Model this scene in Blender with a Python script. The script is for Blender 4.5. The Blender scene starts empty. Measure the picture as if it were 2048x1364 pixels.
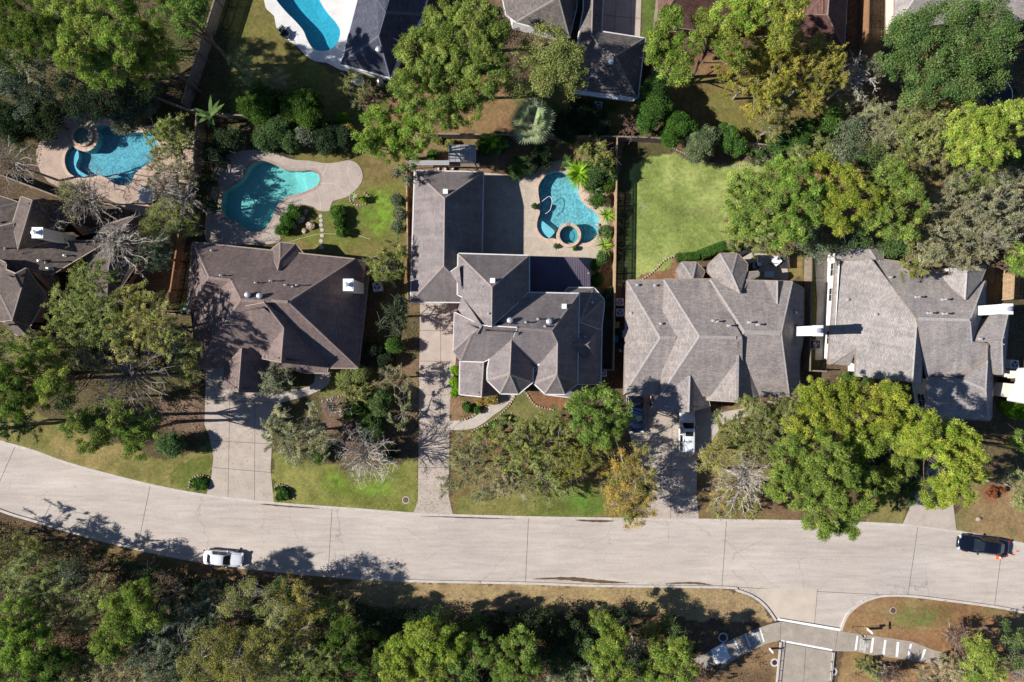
import bpy, bmesh, math, random
import numpy as np
from mathutils import Vector, Matrix
from mathutils.geometry import tessellate_polygon
from mathutils.bvhtree import BVHTree

random.seed(7)
rng = np.random.default_rng(11)
S = bpy.context.scene
COL = S.collection
# ------------------------------------------------------------------ camera
# a drone looking straight down from 82 m; F is its focal length in photo pixels (photo is 2048 x 1364)
F, CAMH, CX, CY = 1400.0, 82.0, 1024.0, 682.0
cam_d = bpy.data.cameras.new('drone_camera')
cam = bpy.data.objects.new('drone_camera', cam_d)
COL.objects.link(cam)
cam.location = (0, 0, CAMH)
cam.rotation_euler = (0, 0, 0)
cam_d.sensor_width = 36.0
cam_d.lens = 36.0 * F / 2048.0
cam_d.clip_start = 1.0
cam_d.clip_end = 6000.0
S.camera = cam
# ------------------------------------------------------------------ light
SUN_EL = math.radians(36.2)
SUN_AZ = math.radians(2.5)      # direction the light travels, measured from +x towards +y
W = bpy.data.worlds.new('World'); S.world = W; W.use_nodes = True
nt = W.node_tree; nt.nodes.clear()
sky = nt.nodes.new('ShaderNodeTexSky'); sky.sky_type = 'NISHITA'; sky.sun_disc = False
sky.sun_elevation = SUN_EL; sky.sun_rotation = math.radians(-92.5)
sky.air_density = 1.0; sky.dust_density = 0.3; sky.ozone_density = 2.5
bg = nt.nodes.new('ShaderNodeBackground'); bg.inputs[1].default_value = 0.05
wo = nt.nodes.new('ShaderNodeOutputWorld')
tint = nt.nodes.new('ShaderNodeMix'); tint.data_type = 'RGBA'; tint.blend_type = 'MULTIPLY'; tint.inputs[0].default_value = 1.0; tint.inputs[7].default_value = (0.84, 0.96, 1.2, 1)
nt.links.new(sky.outputs[0], tint.inputs[6]); nt.links.new(tint.outputs[2], bg.inputs[0]); nt.links.new(bg.outputs[0], wo.inputs[0])
sd = bpy.data.lights.new('sun', 'SUN'); sd.energy = 5.0; sd.angle = math.radians(0.5); sd.color = (1.0, 0.965, 0.92)
sun = bpy.data.objects.new('sun', sd); COL.objects.link(sun)
sdir = Vector((math.cos(SUN_EL) * math.cos(SUN_AZ), math.cos(SUN_EL) * math.sin(SUN_AZ), -math.sin(SUN_EL)))
sun.rotation_euler = sdir.to_track_quat('-Z', 'Y').to_euler()
S.view_settings.view_transform = 'Standard'; S.view_settings.look = 'None'
S.view_settings.exposure = 0.58; S.view_settings.gamma = 1.0
S.render.engine = 'CYCLES'
S.cycles.max_bounces = 5; S.cycles.diffuse_bounces = 2; S.cycles.glossy_bounces = 2
S.cycles.transmission_bounces = 2; S.cycles.transparent_max_bounces = 6
S.cycles.caustics_reflective = False; S.cycles.caustics_refractive = False

# ------------------------------------------------------------------ helpers
def P(px, py, z=0.0):
    """a measured point of the photo at height z -> metres in the world"""
    k = (CAMH - z) / F
    return Vector(((px - CX) * k, (CY - py) * k, z))
def crop(ox, oy, s):
    return lambda x, y: (ox + x / s, oy + y / s)

def tag(o, label=None, cat=None, group=None, kind=None):
    if label: o['label'] = label
    if cat: o['category'] = cat
    if group: o['group'] = group
    if kind: o['kind'] = kind
    return o
def empty(name, loc=(0, 0, 0), rz=0.0, label=None, cat=None, group=None):
    o = bpy.data.objects.new(name, None); COL.objects.link(o)
    o.location = loc; o.rotation_euler = (0, 0, rz); o.empty_display_size = 0.3
    return tag(o, label, cat, group)
def mk(name, verts, faces, mats, parent=None, midx=None, smooth=False, world=False):
    """link one mesh object. world=True: verts are world coordinates although parent is set (unrotated parent)"""
    me = bpy.data.meshes.new(name)
    if world and parent is not None:
        off = Vector(parent.matrix_basis.translation)
        p = parent.parent
        while p is not None:
            off = off + Vector(p.location); p = p.parent
        verts = [Vector(v) - off for v in verts]
    me.from_pydata([tuple(v) for v in verts], [], [tuple(f) for f in faces])
    if not isinstance(mats, (list, tuple)): mats = [mats]
    for m in mats: me.materials.append(m)
    if midx is not None:
        me.polygons.foreach_set('material_index', midx)
    if smooth:
        me.polygons.foreach_set('use_smooth', [True] * len(me.polygons))
    me.update()
    o = bpy.data.objects.new(name, me); COL.objects.link(o)
    if parent is not None: o.parent = parent
    return o

class MB:
    """collects shapes for ONE mesh"""
    def __init__(s): s.v = []; s.f = []; s.m = []
    def add(s, vs, fs, mi=0):
        b = len(s.v); s.v += [Vector(v) for v in vs]
        s.f += [tuple(b + i for i in f) for f in fs]; s.m += [mi] * len(fs)
    def box(s, c, d, mi=0, rz=0.0, taper=1.0):
        x, y, z = d[0] / 2, d[1] / 2, d[2] / 2
        R = Matrix.Rotation(rz, 3, 'Z')
        vs = []
        for sz, t in ((-1, 1.0), (1, taper)):
            for sx, sy in ((-1, -1), (1, -1), (1, 1), (-1, 1)):
                vs.append(R @ Vector((sx * x * t, sy * y * t, sz * z)) + Vector(c))
        s.add(vs, [(3, 2, 1, 0), (4, 5, 6, 7), (0, 1, 5, 4), (1, 2, 6, 5), (2, 3, 7, 6), (3, 0, 4, 7)], mi)
    def wall(s, a, b, z0, z1, th, mi=0):
        a = Vector((a[0], a[1], 0)); b = Vector((b[0], b[1], 0)); d = b - a
        if d.length < 1e-4: return
        s.box(((a.x + b.x) / 2, (a.y + b.y) / 2, (z0 + z1) / 2), (d.length, th, z1 - z0), mi, math.atan2(d.y, d.x))
    def tube(s, a, b, r0, r1, n=6, mi=0, cap=True):
        a = Vector(a); b = Vector(b); d = b - a
        if d.length < 1e-5: return
        q = d.to_track_quat('Z', 'Y')
        vs = []
        for p, r in ((a, r0), (b, r1)):
            for i in range(n):
                t = 2 * math.pi * i / n
                vs.append(p + q @ Vector((r * math.cos(t), r * math.sin(t), 0)))
        fs = [(i, (i + 1) % n, n + (i + 1) % n, n + i) for i in range(n)]
        if cap: fs += [tuple(range(n))[::-1], tuple(range(n, 2 * n))]
        s.add(vs, fs, mi)
    def lathe(s, c, prof, n=16, mi=0):
        c = Vector(c); vs = []
        for r, z in prof:
            for i in range(n):
                t = 2 * math.pi * i / n
                vs.append(c + Vector((r * math.cos(t), r * math.sin(t), z)))
        fs = []
        for k in range(len(prof) - 1):
            for i in range(n):
                fs.append((k * n + i, k * n + (i + 1) % n, (k + 1) * n + (i + 1) % n, (k + 1) * n + i))
        fs.append(tuple(range((len(prof) - 1) * n, len(prof) * n)))
        s.add(vs, fs, mi)
    def sheet(s, pts, z, mi=0, holes=()):
        loops = [[Vector((p[0], p[1], 0)) for p in pts]] + [[Vector((p[0], p[1], 0)) for p in h] for h in holes]
        tris = tessellate_polygon(loops)
        flat = [Vector((p.x, p.y, z)) for l in loops for p in l]
        fs = []
        for t in tris:
            a, b, c = (flat[i] for i in t)
            if (b - a).cross(c - a).z < 0: t = (t[0], t[2], t[1])
            fs.append(t)
        s.add(flat, fs, mi)
    def skirt(s, pts, z0, z1, mi=0, inward=False):
        """vertical ring below/above an outline"""
        n = len(pts); vs = [Vector((p[0], p[1], z0)) for p in pts] + [Vector((p[0], p[1], z1)) for p in pts]
        fs = [(i, (i + 1) % n, n + (i + 1) % n, n + i) for i in range(n)]
        if inward: fs = [f[::-1] for f in fs]
        s.add(vs, fs, mi)
    def blob(s, c, r, n=8, m=5, jit=0.12, mi=0, seed=0):
        rr = random.Random(seed); c = Vector(c); vs = []
        for j in range(1, m):
            ph = math.pi * j / m
            for i in range(n):
                t = 2 * math.pi * i / n
                k = 1 + rr.uniform(-jit, jit)
                vs.append(c + Vector((r[0] * k * math.sin(ph) * math.cos(t), r[1] * k * math.sin(ph) * math.sin(t), r[2] * k * math.cos(ph))))
        top = len(vs); vs += [c + Vector((0, 0, r[2])), c - Vector((0, 0, r[2]))]
        fs = []
        for j in range(m - 2):
            for i in range(n): fs.append((j * n + i, (j + 1) * n + i, (j + 1) * n + (i + 1) % n, j * n + (i + 1) % n))
        for i in range(n):
            fs.append((top, i, (i + 1) % n)); fs.append((top + 1, (m - 2) * n + (i + 1) % n, (m - 2) * n + i))
        s.add(vs, fs, mi)
    def build(s, name, mats, parent=None, smooth=False, world=False):
        return mk(name, s.v, s.f, mats, parent, s.m if isinstance(mats, (list, tuple)) else None, smooth, world)

def smooth_loop(pts, n=5):
    """closed Catmull-Rom through photo points"""
    out = []; N = len(pts)
    for i in range(N):
        p0, p1, p2, p3 = (pts[(i + k - 1) % N] for k in range(4))
        for j in range(n):
            t = j / n
            out.append(tuple(0.5 * ((2 * p1[k]) + (-p0[k] + p2[k]) * t + (2 * p0[k] - 5 * p1[k] + 4 * p2[k] - p3[k]) * t * t +
                       (-p0[k] + 3 * p1[k] - 3 * p2[k] + p3[k]) * t ** 3) for k in (0, 1)))
    return out
def smooth_line(pts, n=5):
    out = []; N = len(pts)
    for i in range(N - 1):
        p0 = pts[max(i - 1, 0)]; p1 = pts[i]; p2 = pts[i + 1]; p3 = pts[min(i + 2, N - 1)]
        for j in range(n):
            t = j / n
            out.append(tuple(0.5 * ((2 * p1[k]) + (-p0[k] + p2[k]) * t + (2 * p0[k] - 5 * p1[k] + 4 * p2[k] - p3[k]) * t * t +
                       (-p0[k] + 3 * p1[k] - 3 * p2[k] + p3[k]) * t ** 3) for k in (0, 1)))
    out.append(tuple(pts[-1])); return out
def area(pts):
    return 0.5 * sum(pts[i][0] * pts[(i + 1) % len(pts)][1] - pts[(i + 1) % len(pts)][0] * pts[i][1] for i in range(len(pts)))
def offset(pts, d, closed=True):
    """move an outline outwards by d metres (closed) or to its left (open)"""
    n = len(pts); pts = [Vector((p[0], p[1])) for p in pts]
    sgn = 1.0 if (not closed) else (-1.0 if area(pts) > 0 else 1.0)
    out = []
    for i in range(n):
        a = pts[i - 1] if (closed or i > 0) else pts[i]
        b = pts[(i + 1) % n] if (closed or i < n - 1) else pts[i]
        e1 = (pts[i] - a); e2 = (b - pts[i])
        if e1.length < 1e-9: e1 = e2
        if e2.length < 1e-9: e2 = e1
        e1.normalize(); e2.normalize()
        n1 = Vector((-e1.y, e1.x)); n2 = Vector((-e2.y, e2.x))
        m = n1 + n2
        if m.length < 1e-6: m = n1.copy()
        m.normalize(); k = 1.0 / max(0.4, m.dot(n1))
        out.append(tuple(pts[i] + m * d * sgn * k))
    return out
def inside(poly, X, Y):
    """vectorised point in polygon"""
    r = np.zeros(X.shape, bool); n = len(poly)
    for i in range(n):
        x1, y1 = poly[i][0], poly[i][1]; x2, y2 = poly[(i + 1) % n][0], poly[(i + 1) % n][1]
        if y1 == y2: continue
        c = ((y1 > Y) != (y2 > Y)) & (X < (x2 - x1) * (Y - y1) / (y2 - y1) + x1)
        r ^= c
    return r
def W2(pts, z=0.0):
    return [tuple(P(x, y, z)[:2]) for x, y in pts]

# ------------------------------------------------------------------ materials
def nodes(name):
    m = bpy.data.materials.new(name); m.use_nodes = True
    t = m.node_tree; b = t.nodes['Principled BSDF']
    return m, t, b
def N(t, kind, **kw):
    n = t.nodes.new(kind)
    for k, v in kw.items(): setattr(n, k, v)
    return n
def ramp(t, fac, stops):
    r = t.nodes.new('ShaderNodeValToRGB')
    while len(r.color_ramp.elements) < len(stops): r.color_ramp.elements.new(0.5)
    for e, (p, c) in zip(r.color_ramp.elements, stops):
        e.position = p; e.color = (*c, 1)
    t.links.new(fac, r.inputs[0]); return r
def mix(t, fac, a, b, mode='MIX'):
    m = t.nodes.new('ShaderNodeMix'); m.data_type = 'RGBA'; m.blend_type = mode
    if isinstance(fac, (int, float)): m.inputs[0].default_value = fac
    else: t.links.new(fac, m.inputs[0])
    for k, s in ((6, a), (7, b)):
        if isinstance(s, tuple): m.inputs[k].default_value = (*s, 1)
        else: t.links.new(s, m.inputs[k])
    return m.outputs[2]
def noise(t, scale, detail=4, rough=0.6, vec=None, stretch=None):
    n = t.nodes.new('ShaderNodeTexNoise'); n.inputs['Scale'].default_value = scale
    n.inputs['Detail'].default_value = detail; n.inputs['Roughness'].default_value = rough
    if vec is None:
        tc = t.nodes.new('ShaderNodeTexCoord'); vec = tc.outputs['Object']
    if stretch:
        mp = t.nodes.new('ShaderNodeMapping'); mp.inputs['Scale'].default_value = stretch
        t.links.new(vec, mp.inputs[0]); vec = mp.outputs[0]
    t.links.new(vec, n.inputs['Vector']); return n.outputs['Fac']
def world_pos(t):
    g = t.nodes.new('ShaderNodeNewGeometry'); return g.outputs['Position']
def bump(t, b, h, strength=0.3, dist=0.05):
    n = t.nodes.new('ShaderNodeBump'); n.inputs['Strength'].default_value = strength; n.inputs['Distance'].default_value = dist
    t.links.new(h, n.inputs['Height']); t.links.new(n.outputs[0], b.inputs['Normal'])
def sc(c, k): return tuple(min(1, x * k) for x in c)

def noisy(name, c, amp=0.18, scale=2.0, rough=0.85, fine=14.0, spots=None, stretch=None, metal=0.0, bmp=0.0):
    m, t, b = nodes(name); pos = world_pos(t)
    n1 = noise(t, scale, 5, 0.6, pos, stretch); n2 = noise(t, fine, 3, 0.6, pos)
    r1 = ramp(t, n1, [(0.3, sc(c, 1 - amp)), (0.7, sc(c, 1 + amp))])
    r2 = ramp(t, n2, [(0.3, (1 - amp,) * 3), (0.7, (1 + amp * .6,) * 3)])
    col = mix(t, 1.0, r1.outputs[0], r2.outputs[0], 'MULTIPLY')
    if spots:
        n3 = noise(t, spots[1], 4, 0.7, pos)
        r3 = ramp(t, n3, [(spots[2], (0, 0, 0)), (spots[2] + 0.08, (1, 1, 1))])
        col = mix(t, r3.outputs[0], col, spots[0])
    t.links.new(col, b.inputs['Base Color']); b.inputs['Roughness'].default_value = rough
    b.inputs['Metallic'].default_value = metal
    b.inputs['Specular IOR Level'].default_value = 0.25
    if bmp: bump(t, b, n2, bmp, 0.03)
    return m
def plain(name, c, rough=0.5, metal=0.0, spec=0.5, coat=0.0):
    m, t, b = nodes(name); pos = world_pos(t)
    n2 = noise(t, 9.0, 3, 0.6, pos)
    r = ramp(t, n2, [(0.3, sc(c, 0.92)), (0.7, sc(c, 1.05))])
    t.links.new(r.outputs[0], b.inputs['Base Color'])
    b.inputs['Roughness'].default_value = rough; b.inputs['Metallic'].default_value = metal
    b.inputs['Specular IOR Level'].default_value = spec; b.inputs['Coat Weight'].default_value = coat
    return m
def shingle(name, c, var=0.16, course=0.16, tab=0.30, wear=(0.3, 1.15), leaf=0.0):
    """asphalt shingles: courses by UV (u along the eave, v up the slope)"""
    m, t, b = nodes(name)
    uv = t.nodes.new('ShaderNodeUVMap'); uv.uv_map = 'UVMap'
    br = t.nodes.new('ShaderNodeTexBrick'); t.links.new(uv.outputs[0], br.inputs['Vector'])
    br.inputs['Scale'].default_value = 1.0; br.inputs['Brick Width'].default_value = tab
    br.inputs['Row Height'].default_value = course; br.inputs['Mortar Size'].default_value = 0.014
    br.inputs['Mortar Smooth'].default_value = 0.4
    br.inputs['Color1'].default_value = (*sc(c, 1 - var), 1); br.inputs['Color2'].default_value = (*sc(c, 1 + var), 1)
    br.inputs['Mortar'].default_value = (*sc(c, 0.5), 1)
    pos = world_pos(t)
    n1 = noise(t, 0.5, 5, 0.65, pos); n2 = noise(t, 9.0, 4, 0.7, pos)
    n4 = noise(t, 1.0, 4, 0.6, uv.outputs[0], (1.6, 0.12, 1))
    r1 = ramp(t, n1, [(0.3, (0.80, 0.80, 0.82)), (0.7, (1.16, 1.13, 1.10))])
    r2 = ramp(t, n2, [(0.3, (0.72, 0.72, 0.72)), (0.72, (1.22, 1.2, 1.18))])
    r4 = ramp(t, n4, [(0.35, (0.84, 0.84, 0.85)), (0.7, (1.1, 1.09, 1.07))])
    col = mix(t, 1.0, br.outputs[0], r1.outputs[0], 'MULTIPLY')
    col = mix(t, 1.0, col, r2.outputs[0], 'MULTIPLY'); col = mix(t, 1.0, col, r4.outputs[0], 'MULTIPLY')
    if leaf:
        n3 = noise(t, 3.0, 6, 0.8, pos)
        r3 = ramp(t, n3, [(leaf, (0, 0, 0)), (leaf + 0.03, (1, 1, 1))])
        col = mix(t, r3.outputs[0], col, (0.22, 0.10, 0.045))
    t.links.new(col, b.inputs['Base Color']); b.inputs['Roughness'].default_value = 0.92
    b.inputs['Specular IOR Level'].default_value = 0.15
    bump(t, b, n2, 0.15, 0.03)
    return m

M = {}
M['concrete'] = noisy('driveway_concrete', (0.43, 0.36, 0.30), 0.13, 0.7, 0.9, 10, ((0.26, 0.21, 0.17), 1.3, 0.66))
M['walk'] = noisy('walkway_concrete', (0.46, 0.40, 0.34), 0.12, 1.0, 0.9, 10)
M['curb'] = noisy('kerb_concrete', (0.50, 0.45, 0.40), 0.15, 1.0, 0.9, 8, ((0.27, 0.22, 0.18), 0.9, 0.62))
M['sharedpath'] = noisy('worn_path_concrete', (0.34, 0.29, 0.235), 0.15, 1.0, 0.9, 9)
M['joint'] = noisy('joint_filler', (0.13, 0.11, 0.09), 0.2, 2, 0.9, 8)
M['white_paint'] = noisy('white_road_paint', (0.78, 0.78, 0.76), 0.08, 2, 0.7, 20)
M['deckB'] = noisy('stone_pool_deck', (0.46, 0.38, 0.30), 0.16, 0.9, 0.85, 7, ((0.30, 0.23, 0.17), 2.0, 0.62))
M['deckA'] = noisy('grey_pool_deck', (0.40, 0.33, 0.28), 0.14, 0.8, 0.85, 8, ((0.24, 0.19, 0.15), 1.5, 0.62))
M['deckL'] = noisy('buff_pool_deck', (0.42, 0.31, 0.24), 0.15, 0.8, 0.85, 8)
M['deckT'] = noisy('white_pool_deck', (0.62, 0.60, 0.57), 0.1, 0.8, 0.8, 8)
M['brickcoping'] = noisy('brick_coping', (0.36, 0.25, 0.20), 0.25, 4.0, 0.85, 12)
M['coping'] = noisy('flagstone_coping', (0.55, 0.40, 0.30), 0.2, 3.0, 0.85, 9)
M['wood'] = noisy('weathered_fence_wood', (0.25, 0.20, 0.155), 0.3, 6, 0.85, 18, None, (1, 1, 0.12))
M['woodtan'] = noisy('new_fence_wood', (0.42, 0.29, 0.17), 0.25, 6, 0.85, 18, None, (1, 1, 0.12))
M['woodred'] = noisy('cedar_fence_wood', (0.30, 0.16, 0.085), 0.25, 6, 0.85, 18, None, (1, 1, 0.12))
M['brick'] = noisy('brick_wall', (0.26, 0.14, 0.10), 0.25, 6, 0.9, 14)
M['stucco'] = noisy('cream_siding', (0.62, 0.56, 0.48), 0.08, 2, 0.85, 8)
M['whitewall'] = noisy('white_siding', (0.74, 0.73, 0.70), 0.06, 2, 0.8, 8)
M['fascia_w'] = noisy('white_gutter_metal', (0.62, 0.61, 0.58), 0.1, 3, 0.5, 8)
M['fascia_t'] = noisy('taupe_fascia', (0.30, 0.24, 0.19), 0.12, 3, 0.6, 8)
m_, t_, b_n = M['whitewall'], M['whitewall'].node_tree, M['whitewall'].node_tree.nodes['Principled BSDF']
wv = t_.nodes.new('ShaderNodeTexWave'); wv.bands_direction = 'Z'; wv.inputs['Scale'].default_value = 1.6; wv.wave_profile = 'SAW'; t_.links.new(world_pos(t_), wv.inputs['Vector'])
src_ = b_n.inputs['Base Color'].links[0].from_socket; rw = ramp(t_, wv.outputs['Fac'], [(0.0, (0.78, 0.78, 0.78)), (0.12, (1, 1, 1))]); t_.links.new(mix(t_, 1, src_, rw.outputs[0], 'MULTIPLY'), b_n.inputs['Base Color'])
M['glass'] = plain('window_glass', (0.02, 0.025, 0.03), 0.06, 0, 0.6)
M['frame'] = plain('window_frame_paint', (0.65, 0.63, 0.6), 0.5)
M['door'] = plain('brown_door', (0.14, 0.07, 0.04), 0.5)
M['garage'] = plain('garage_door_paint', (0.55, 0.5, 0.44), 0.5)
M['galv'] = plain('galvanised_vent_metal', (0.62, 0.62, 0.62), 0.35, 0.5)
M['whitemetal'] = plain('white_painted_metal', (0.8, 0.8, 0.78), 0.4)
M['darkmetal'] = plain('dark_metal', (0.05, 0.05, 0.055), 0.45, 0.3)
M['rust'] = plain('rusty_iron', (0.10, 0.06, 0.045), 0.7)
M['rock'] = noisy('garden_rock', (0.38, 0.29, 0.22), 0.3, 3, 0.9, 9)
M['roofA'] = shingle('brown_shingles', (0.205, 0.158, 0.146), 0.17)
M['roofB'] = shingle('taupe_shingles', (0.232, 0.205, 0.202), 0.14)
M['roofC'] = shingle('grey_brown_shingles', (0.305, 0.272, 0.255), 0.17, 0.16, 0.34, leaf=0.745)
M['roofD'] = shingle('pale_grey_shingles', (0.365, 0.335, 0.318), 0.15, 0.16, 0.34)
M['roofE'] = shingle('charcoal_brown_shingles', (0.150, 0.122, 0.108), 0.22)
M['roofF'] = shingle('slate_blue_shingles', (0.085, 0.090, 0.120), 0.2)
M['roofG'] = shingle('grey_tabbed_shingles', (0.165, 0.145, 0.135), 0.25)
M['roofH'] = shingle('reddish_brown_shingles', (0.165, 0.090, 0.075), 0.25)
def cap_of(k, c):
    M['cap' + k] = noisy('ridge_cap_' + k.lower(), c, 0.2, 4, 0.9, 12)
cap_of('A', (0.235, 0.175, 0.15)); cap_of('B', (0.26, 0.215, 0.195)); cap_of('C', (0.32, 0.29, 0.27)); cap_of('D', (0.38, 0.35, 0.33))
cap_of('E', (0.19, 0.16, 0.14)); cap_of('F', (0.12, 0.125, 0.155)); cap_of('G', (0.21, 0.19, 0.175)); cap_of('H', (0.20, 0.12, 0.10))
# ================================================================== outlines of the ground
road_n = [(-400, 760), (-150, 835), (0, 883), (60, 900), (130, 925), (200, 945), (300, 970), (405, 990), (550, 1007), (700, 1018), (830, 1028),
          (905, 1031), (1100, 1036), (1390, 1040), (1600, 1043), (1800, 1050), (1910, 1063), (2048, 1089), (2250, 1135), (2500, 1200)]
road_s1 = [(-400, 870), (-150, 960), (0, 1019), (67, 1040), (150, 1064), (240, 1088), (320, 1106), (407, 1122), (498, 1135), (600, 1145), (717, 1155), (849, 1161),
           (1051, 1165), (1200, 1170), (1444, 1173), (1476, 1180), (1505, 1191), (1530, 1210), (1552, 1240)]
road_s2 = [(1680, 1260), (1693, 1230), (1719, 1206), (1747, 1194), (1771, 1190), (1814, 1190), (1885, 1198), (1990, 1212), (2048, 1223), (2250, 1262), (2500, 1330)]
RN = W2(smooth_line(road_n, 6), -0.12); RS1 = W2(smooth_line(road_s1, 6), -0.12); RS2 = W2(smooth_line(road_s2, 6), -0.12)
ROAD = RN + RS2[::-1] + RS1[::-1]

pB = crop(1040, 320, 6.82); pA = crop(420, 300, 6.0235); pL = crop(0, 0, 3.41); pT = crop(512, 0, 3.41)
POOLB = [pB(*p) for p in [(490, 150), (600, 170), (700, 230), (770, 300), (790, 380), (805, 470), (850, 560), (930, 640), (1020, 700), (1070, 770), (1090, 870), (1070, 980),
         (1020, 1070), (940, 1125), (850, 1142), (760, 1140), (620, 1130), (500, 1090), (440, 1072), (370, 1078), (310, 1050), (250, 980), (225, 900), (240, 800), (262, 730), (265, 650), (262, 560), (245, 450), (250, 350), (300, 260), (380, 180)]]
POOLA = [pA(*p) for p in [(620, 125), (700, 140), (800, 180), (880, 225), (980, 245), (1100, 250), (1200, 240), (1290, 270), (1325, 340), (1310, 410), (1250, 460), (1180, 490),
         (1080, 530), (980, 550), (900, 590), (830, 650), (790, 720), (765, 800), (730, 870), (670, 950), (600, 985), (500, 990), (420, 960), (340, 890), (240, 850), (160, 780),
         (130, 690), (140, 600), (185, 500), (260, 440), (340, 390), (400, 320), (450, 230), (520, 160)]]
POOLL = [pL(*p) for p in [(700, 850), (770, 870), (860, 905), (960, 900), (1040, 915), (1085, 1000), (1070, 1075), (1010, 1120), (930, 1180), (895, 1250), (840, 1270), (770, 1250), (700, 1200),
         (620, 1212), (540, 1215), (470, 1180), (440, 1110), (450, 1040), (490, 992), (530, 1018), (600, 1030), (655, 985), (670, 920), (655, 870)]]
POOLT = [pT(*p) for p in [(60, -160), (100, -60), (150, 20), (210, 90), (270, 150), (320, 210), (350, 280), (390, 335), (450, 352), (520, 335), (565, 280), (577, 210), (545, 150), (485, 80), (430, -10), (380, -140), (220, -210)]]
POOLS = {k: W2(smooth_loop(v, 4)) for k, v in dict(B=POOLB, A=POOLA, L=POOLL, T=POOLT).items()}

# ------------------------------------------------------------------ one ground sheet, finer where the photo looks
def axis(a, b, step, far):
    core = list(np.arange(a, b + 1e-6, step)); d = step; lo = []; hi = []; x = a; y = b
    while x > -far: d *= 1.45; x -= d; lo.append(x)
    d = step
    while y < far: d *= 1.45; y += d; hi.append(y)
    return np.array(lo[::-1] + core + hi)
gx = axis(-66, 66, 0.22, 2500); gy = axis(-46, 46, 0.22, 2500)
X, Y = np.meshgrid(gx, gy)
def vnoise(X, Y, s, seed):
    """smooth value noise in numpy"""
    r = np.random.default_rng(seed); g = r.random((256, 256))
    x = X / s + 50; y = Y / s + 70; xi = np.floor(x).astype(int); yi = np.floor(y).astype(int)
    fx = x - xi; fy = y - yi; fx = fx * fx * (3 - 2 * fx); fy = fy * fy * (3 - 2 * fy)
    a = g[yi % 256, xi % 256]; b = g[yi % 256, (xi + 1) % 256]; c = g[(yi + 1) % 256, xi % 256]; d = g[(yi + 1) % 256, (xi + 1) % 256]
    return (a * (1 - fx) + b * fx) * (1 - fy) + (c * (1 - fx) + d * fx) * fy
nA = vnoise(X, Y, 1.3, 1) - .5; nB = vnoise(X, Y, 0.5, 2) - .5; nC = vnoise(X, Y, 4.0, 3) - .5; nD = vnoise(X, Y, 0.9, 4) - .5
Xw = X + nA * 1.0 + nB * 0.5; Yw = Y + (vnoise(X, Y, 1.3, 5) - .5) * 1.0 + (vnoise(X, Y, 0.5, 6) - .5) * 0.5
LITTER = (0.10, 0.075, 0.052)
colr = np.empty(X.shape + (3,)); colr[:] = LITTER
rough_w = np.ones(X.shape)           # how much leaf litter shows
def paint(pts, c, litter=0.2, wob=True, c2=None, soft=None):
    poly = W2(pts); A, B = (Xw, Yw) if wob else (X, Y)
    m = inside(poly, A, B)
    cc = np.array(c)[None, None, :] * np.ones(X.shape + (1,))
    if c2 is not None:
        w = np.clip((nC + nA * .6) * 2.2 + 0.5, 0, 1)[..., None]
        cc = cc * (1 - w) + np.array(c2)[None, None, :] * w
    colr[m] = cc[m]; rough_w[m] = litter
def dab(px, py, rx, ry, c, amt=0.8, litter=None):
    """a soft-edged patch of another plant or soil"""
    p = P(px, py); sx = rx * CAMH / F; sy = ry * CAMH / F
    d = np.sqrt(((Xw - p.x) / sx) ** 2 + ((Yw - p.y) / sy) ** 2)
    w = np.clip(1.25 - d, 0, 1) ** 0.8 * amt; w = np.clip(w * (1 + nB * 1.6), 0, 1)
    colr[:] = colr * (1 - w[..., None]) + np.array(c) * w[..., None]
    if litter is not None: rough_w[:] = rough_w * (1 - w) + litter * w
GR = (0.14, 0.165, 0.04); OL = (0.20, 0.175, 0.06); DRY = (0.26, 0.175, 0.085); BRN = (0.20, 0.115, 0.065); LIME = (0.20, 0.30, 0.05); DGR = (0.05, 0.065, 0.02)
MUL = (0.15, 0.10, 0.075)
# whole lots first, then lawns
paint([(-200, -200), (840, -200), (840, 330), (-200, 330)], (0.10, 0.085, 0.045), 0.9, c2=DGR)
paint([(300, 600), (840, 480), (840, 1030), (300, 980), (-200, 860), (-200, 560)], (0.10, 0.085, 0.045), 0.9, c2=(0.07, 0.075, 0.03))
paint([(455, 90), (720, 190), (860, 190), (860, 290), (640, 270), (470, 230)], OL, 0.35, c2=(0.10, 0.12, 0.03))
paint([(470, -60), (560, -60), (600, 110), (690, 160), (700, 200), (500, 190), (455, 90)], OL, 0.3, c2=(0.12, 0.13, 0.035))
paint([(780, 150), (1030, 150), (1030, 270), (780, 270)], DRY, 0.8, c2=BRN)
paint([(1030, 170), (1300, 190), (1300, 275), (1030, 275)], (0.06, 0.10, 0.025), 0.3, c2=OL)
paint([(1288, -60), (1318, -60), (1304, 96), (1282, 96)], (0.11, 0.16, 0.04), 0.05, False)
paint([(1325, 130), (1420, 105), (1560, 130), (1700, 190), (1720, 260), (1560, 300), (1400, 290), (1325, 250)], (0.20, 0.155, 0.06), 0.3, c2=(0.15, 0.14, 0.045))
paint([(1300, 100), (1700, 100), (1700, 150), (1300, 150)], BRN, 0.8, c2=DRY)
paint([(1700, 60), (2300, 60), (2300, 330), (1700, 330)], (0.13, 0.095, 0.055), 1.0, c2=BRN)
paint([(570, 290), (730, 280), (815, 300), (815, 520), (745, 560), (545, 560), (545, 400), (640, 400)], OL, 0.35, c2=(0.125, 0.14, 0.035))
dab(760, 330, 45, 40, (0.26, 0.19, 0.09), 0.7); dab(765, 420, 45, 45, (0.16, 0.27, 0.035), 0.85, 0.1); dab(690, 430, 50, 25, (0.09, 0.17, 0.03), 0.8)
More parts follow.
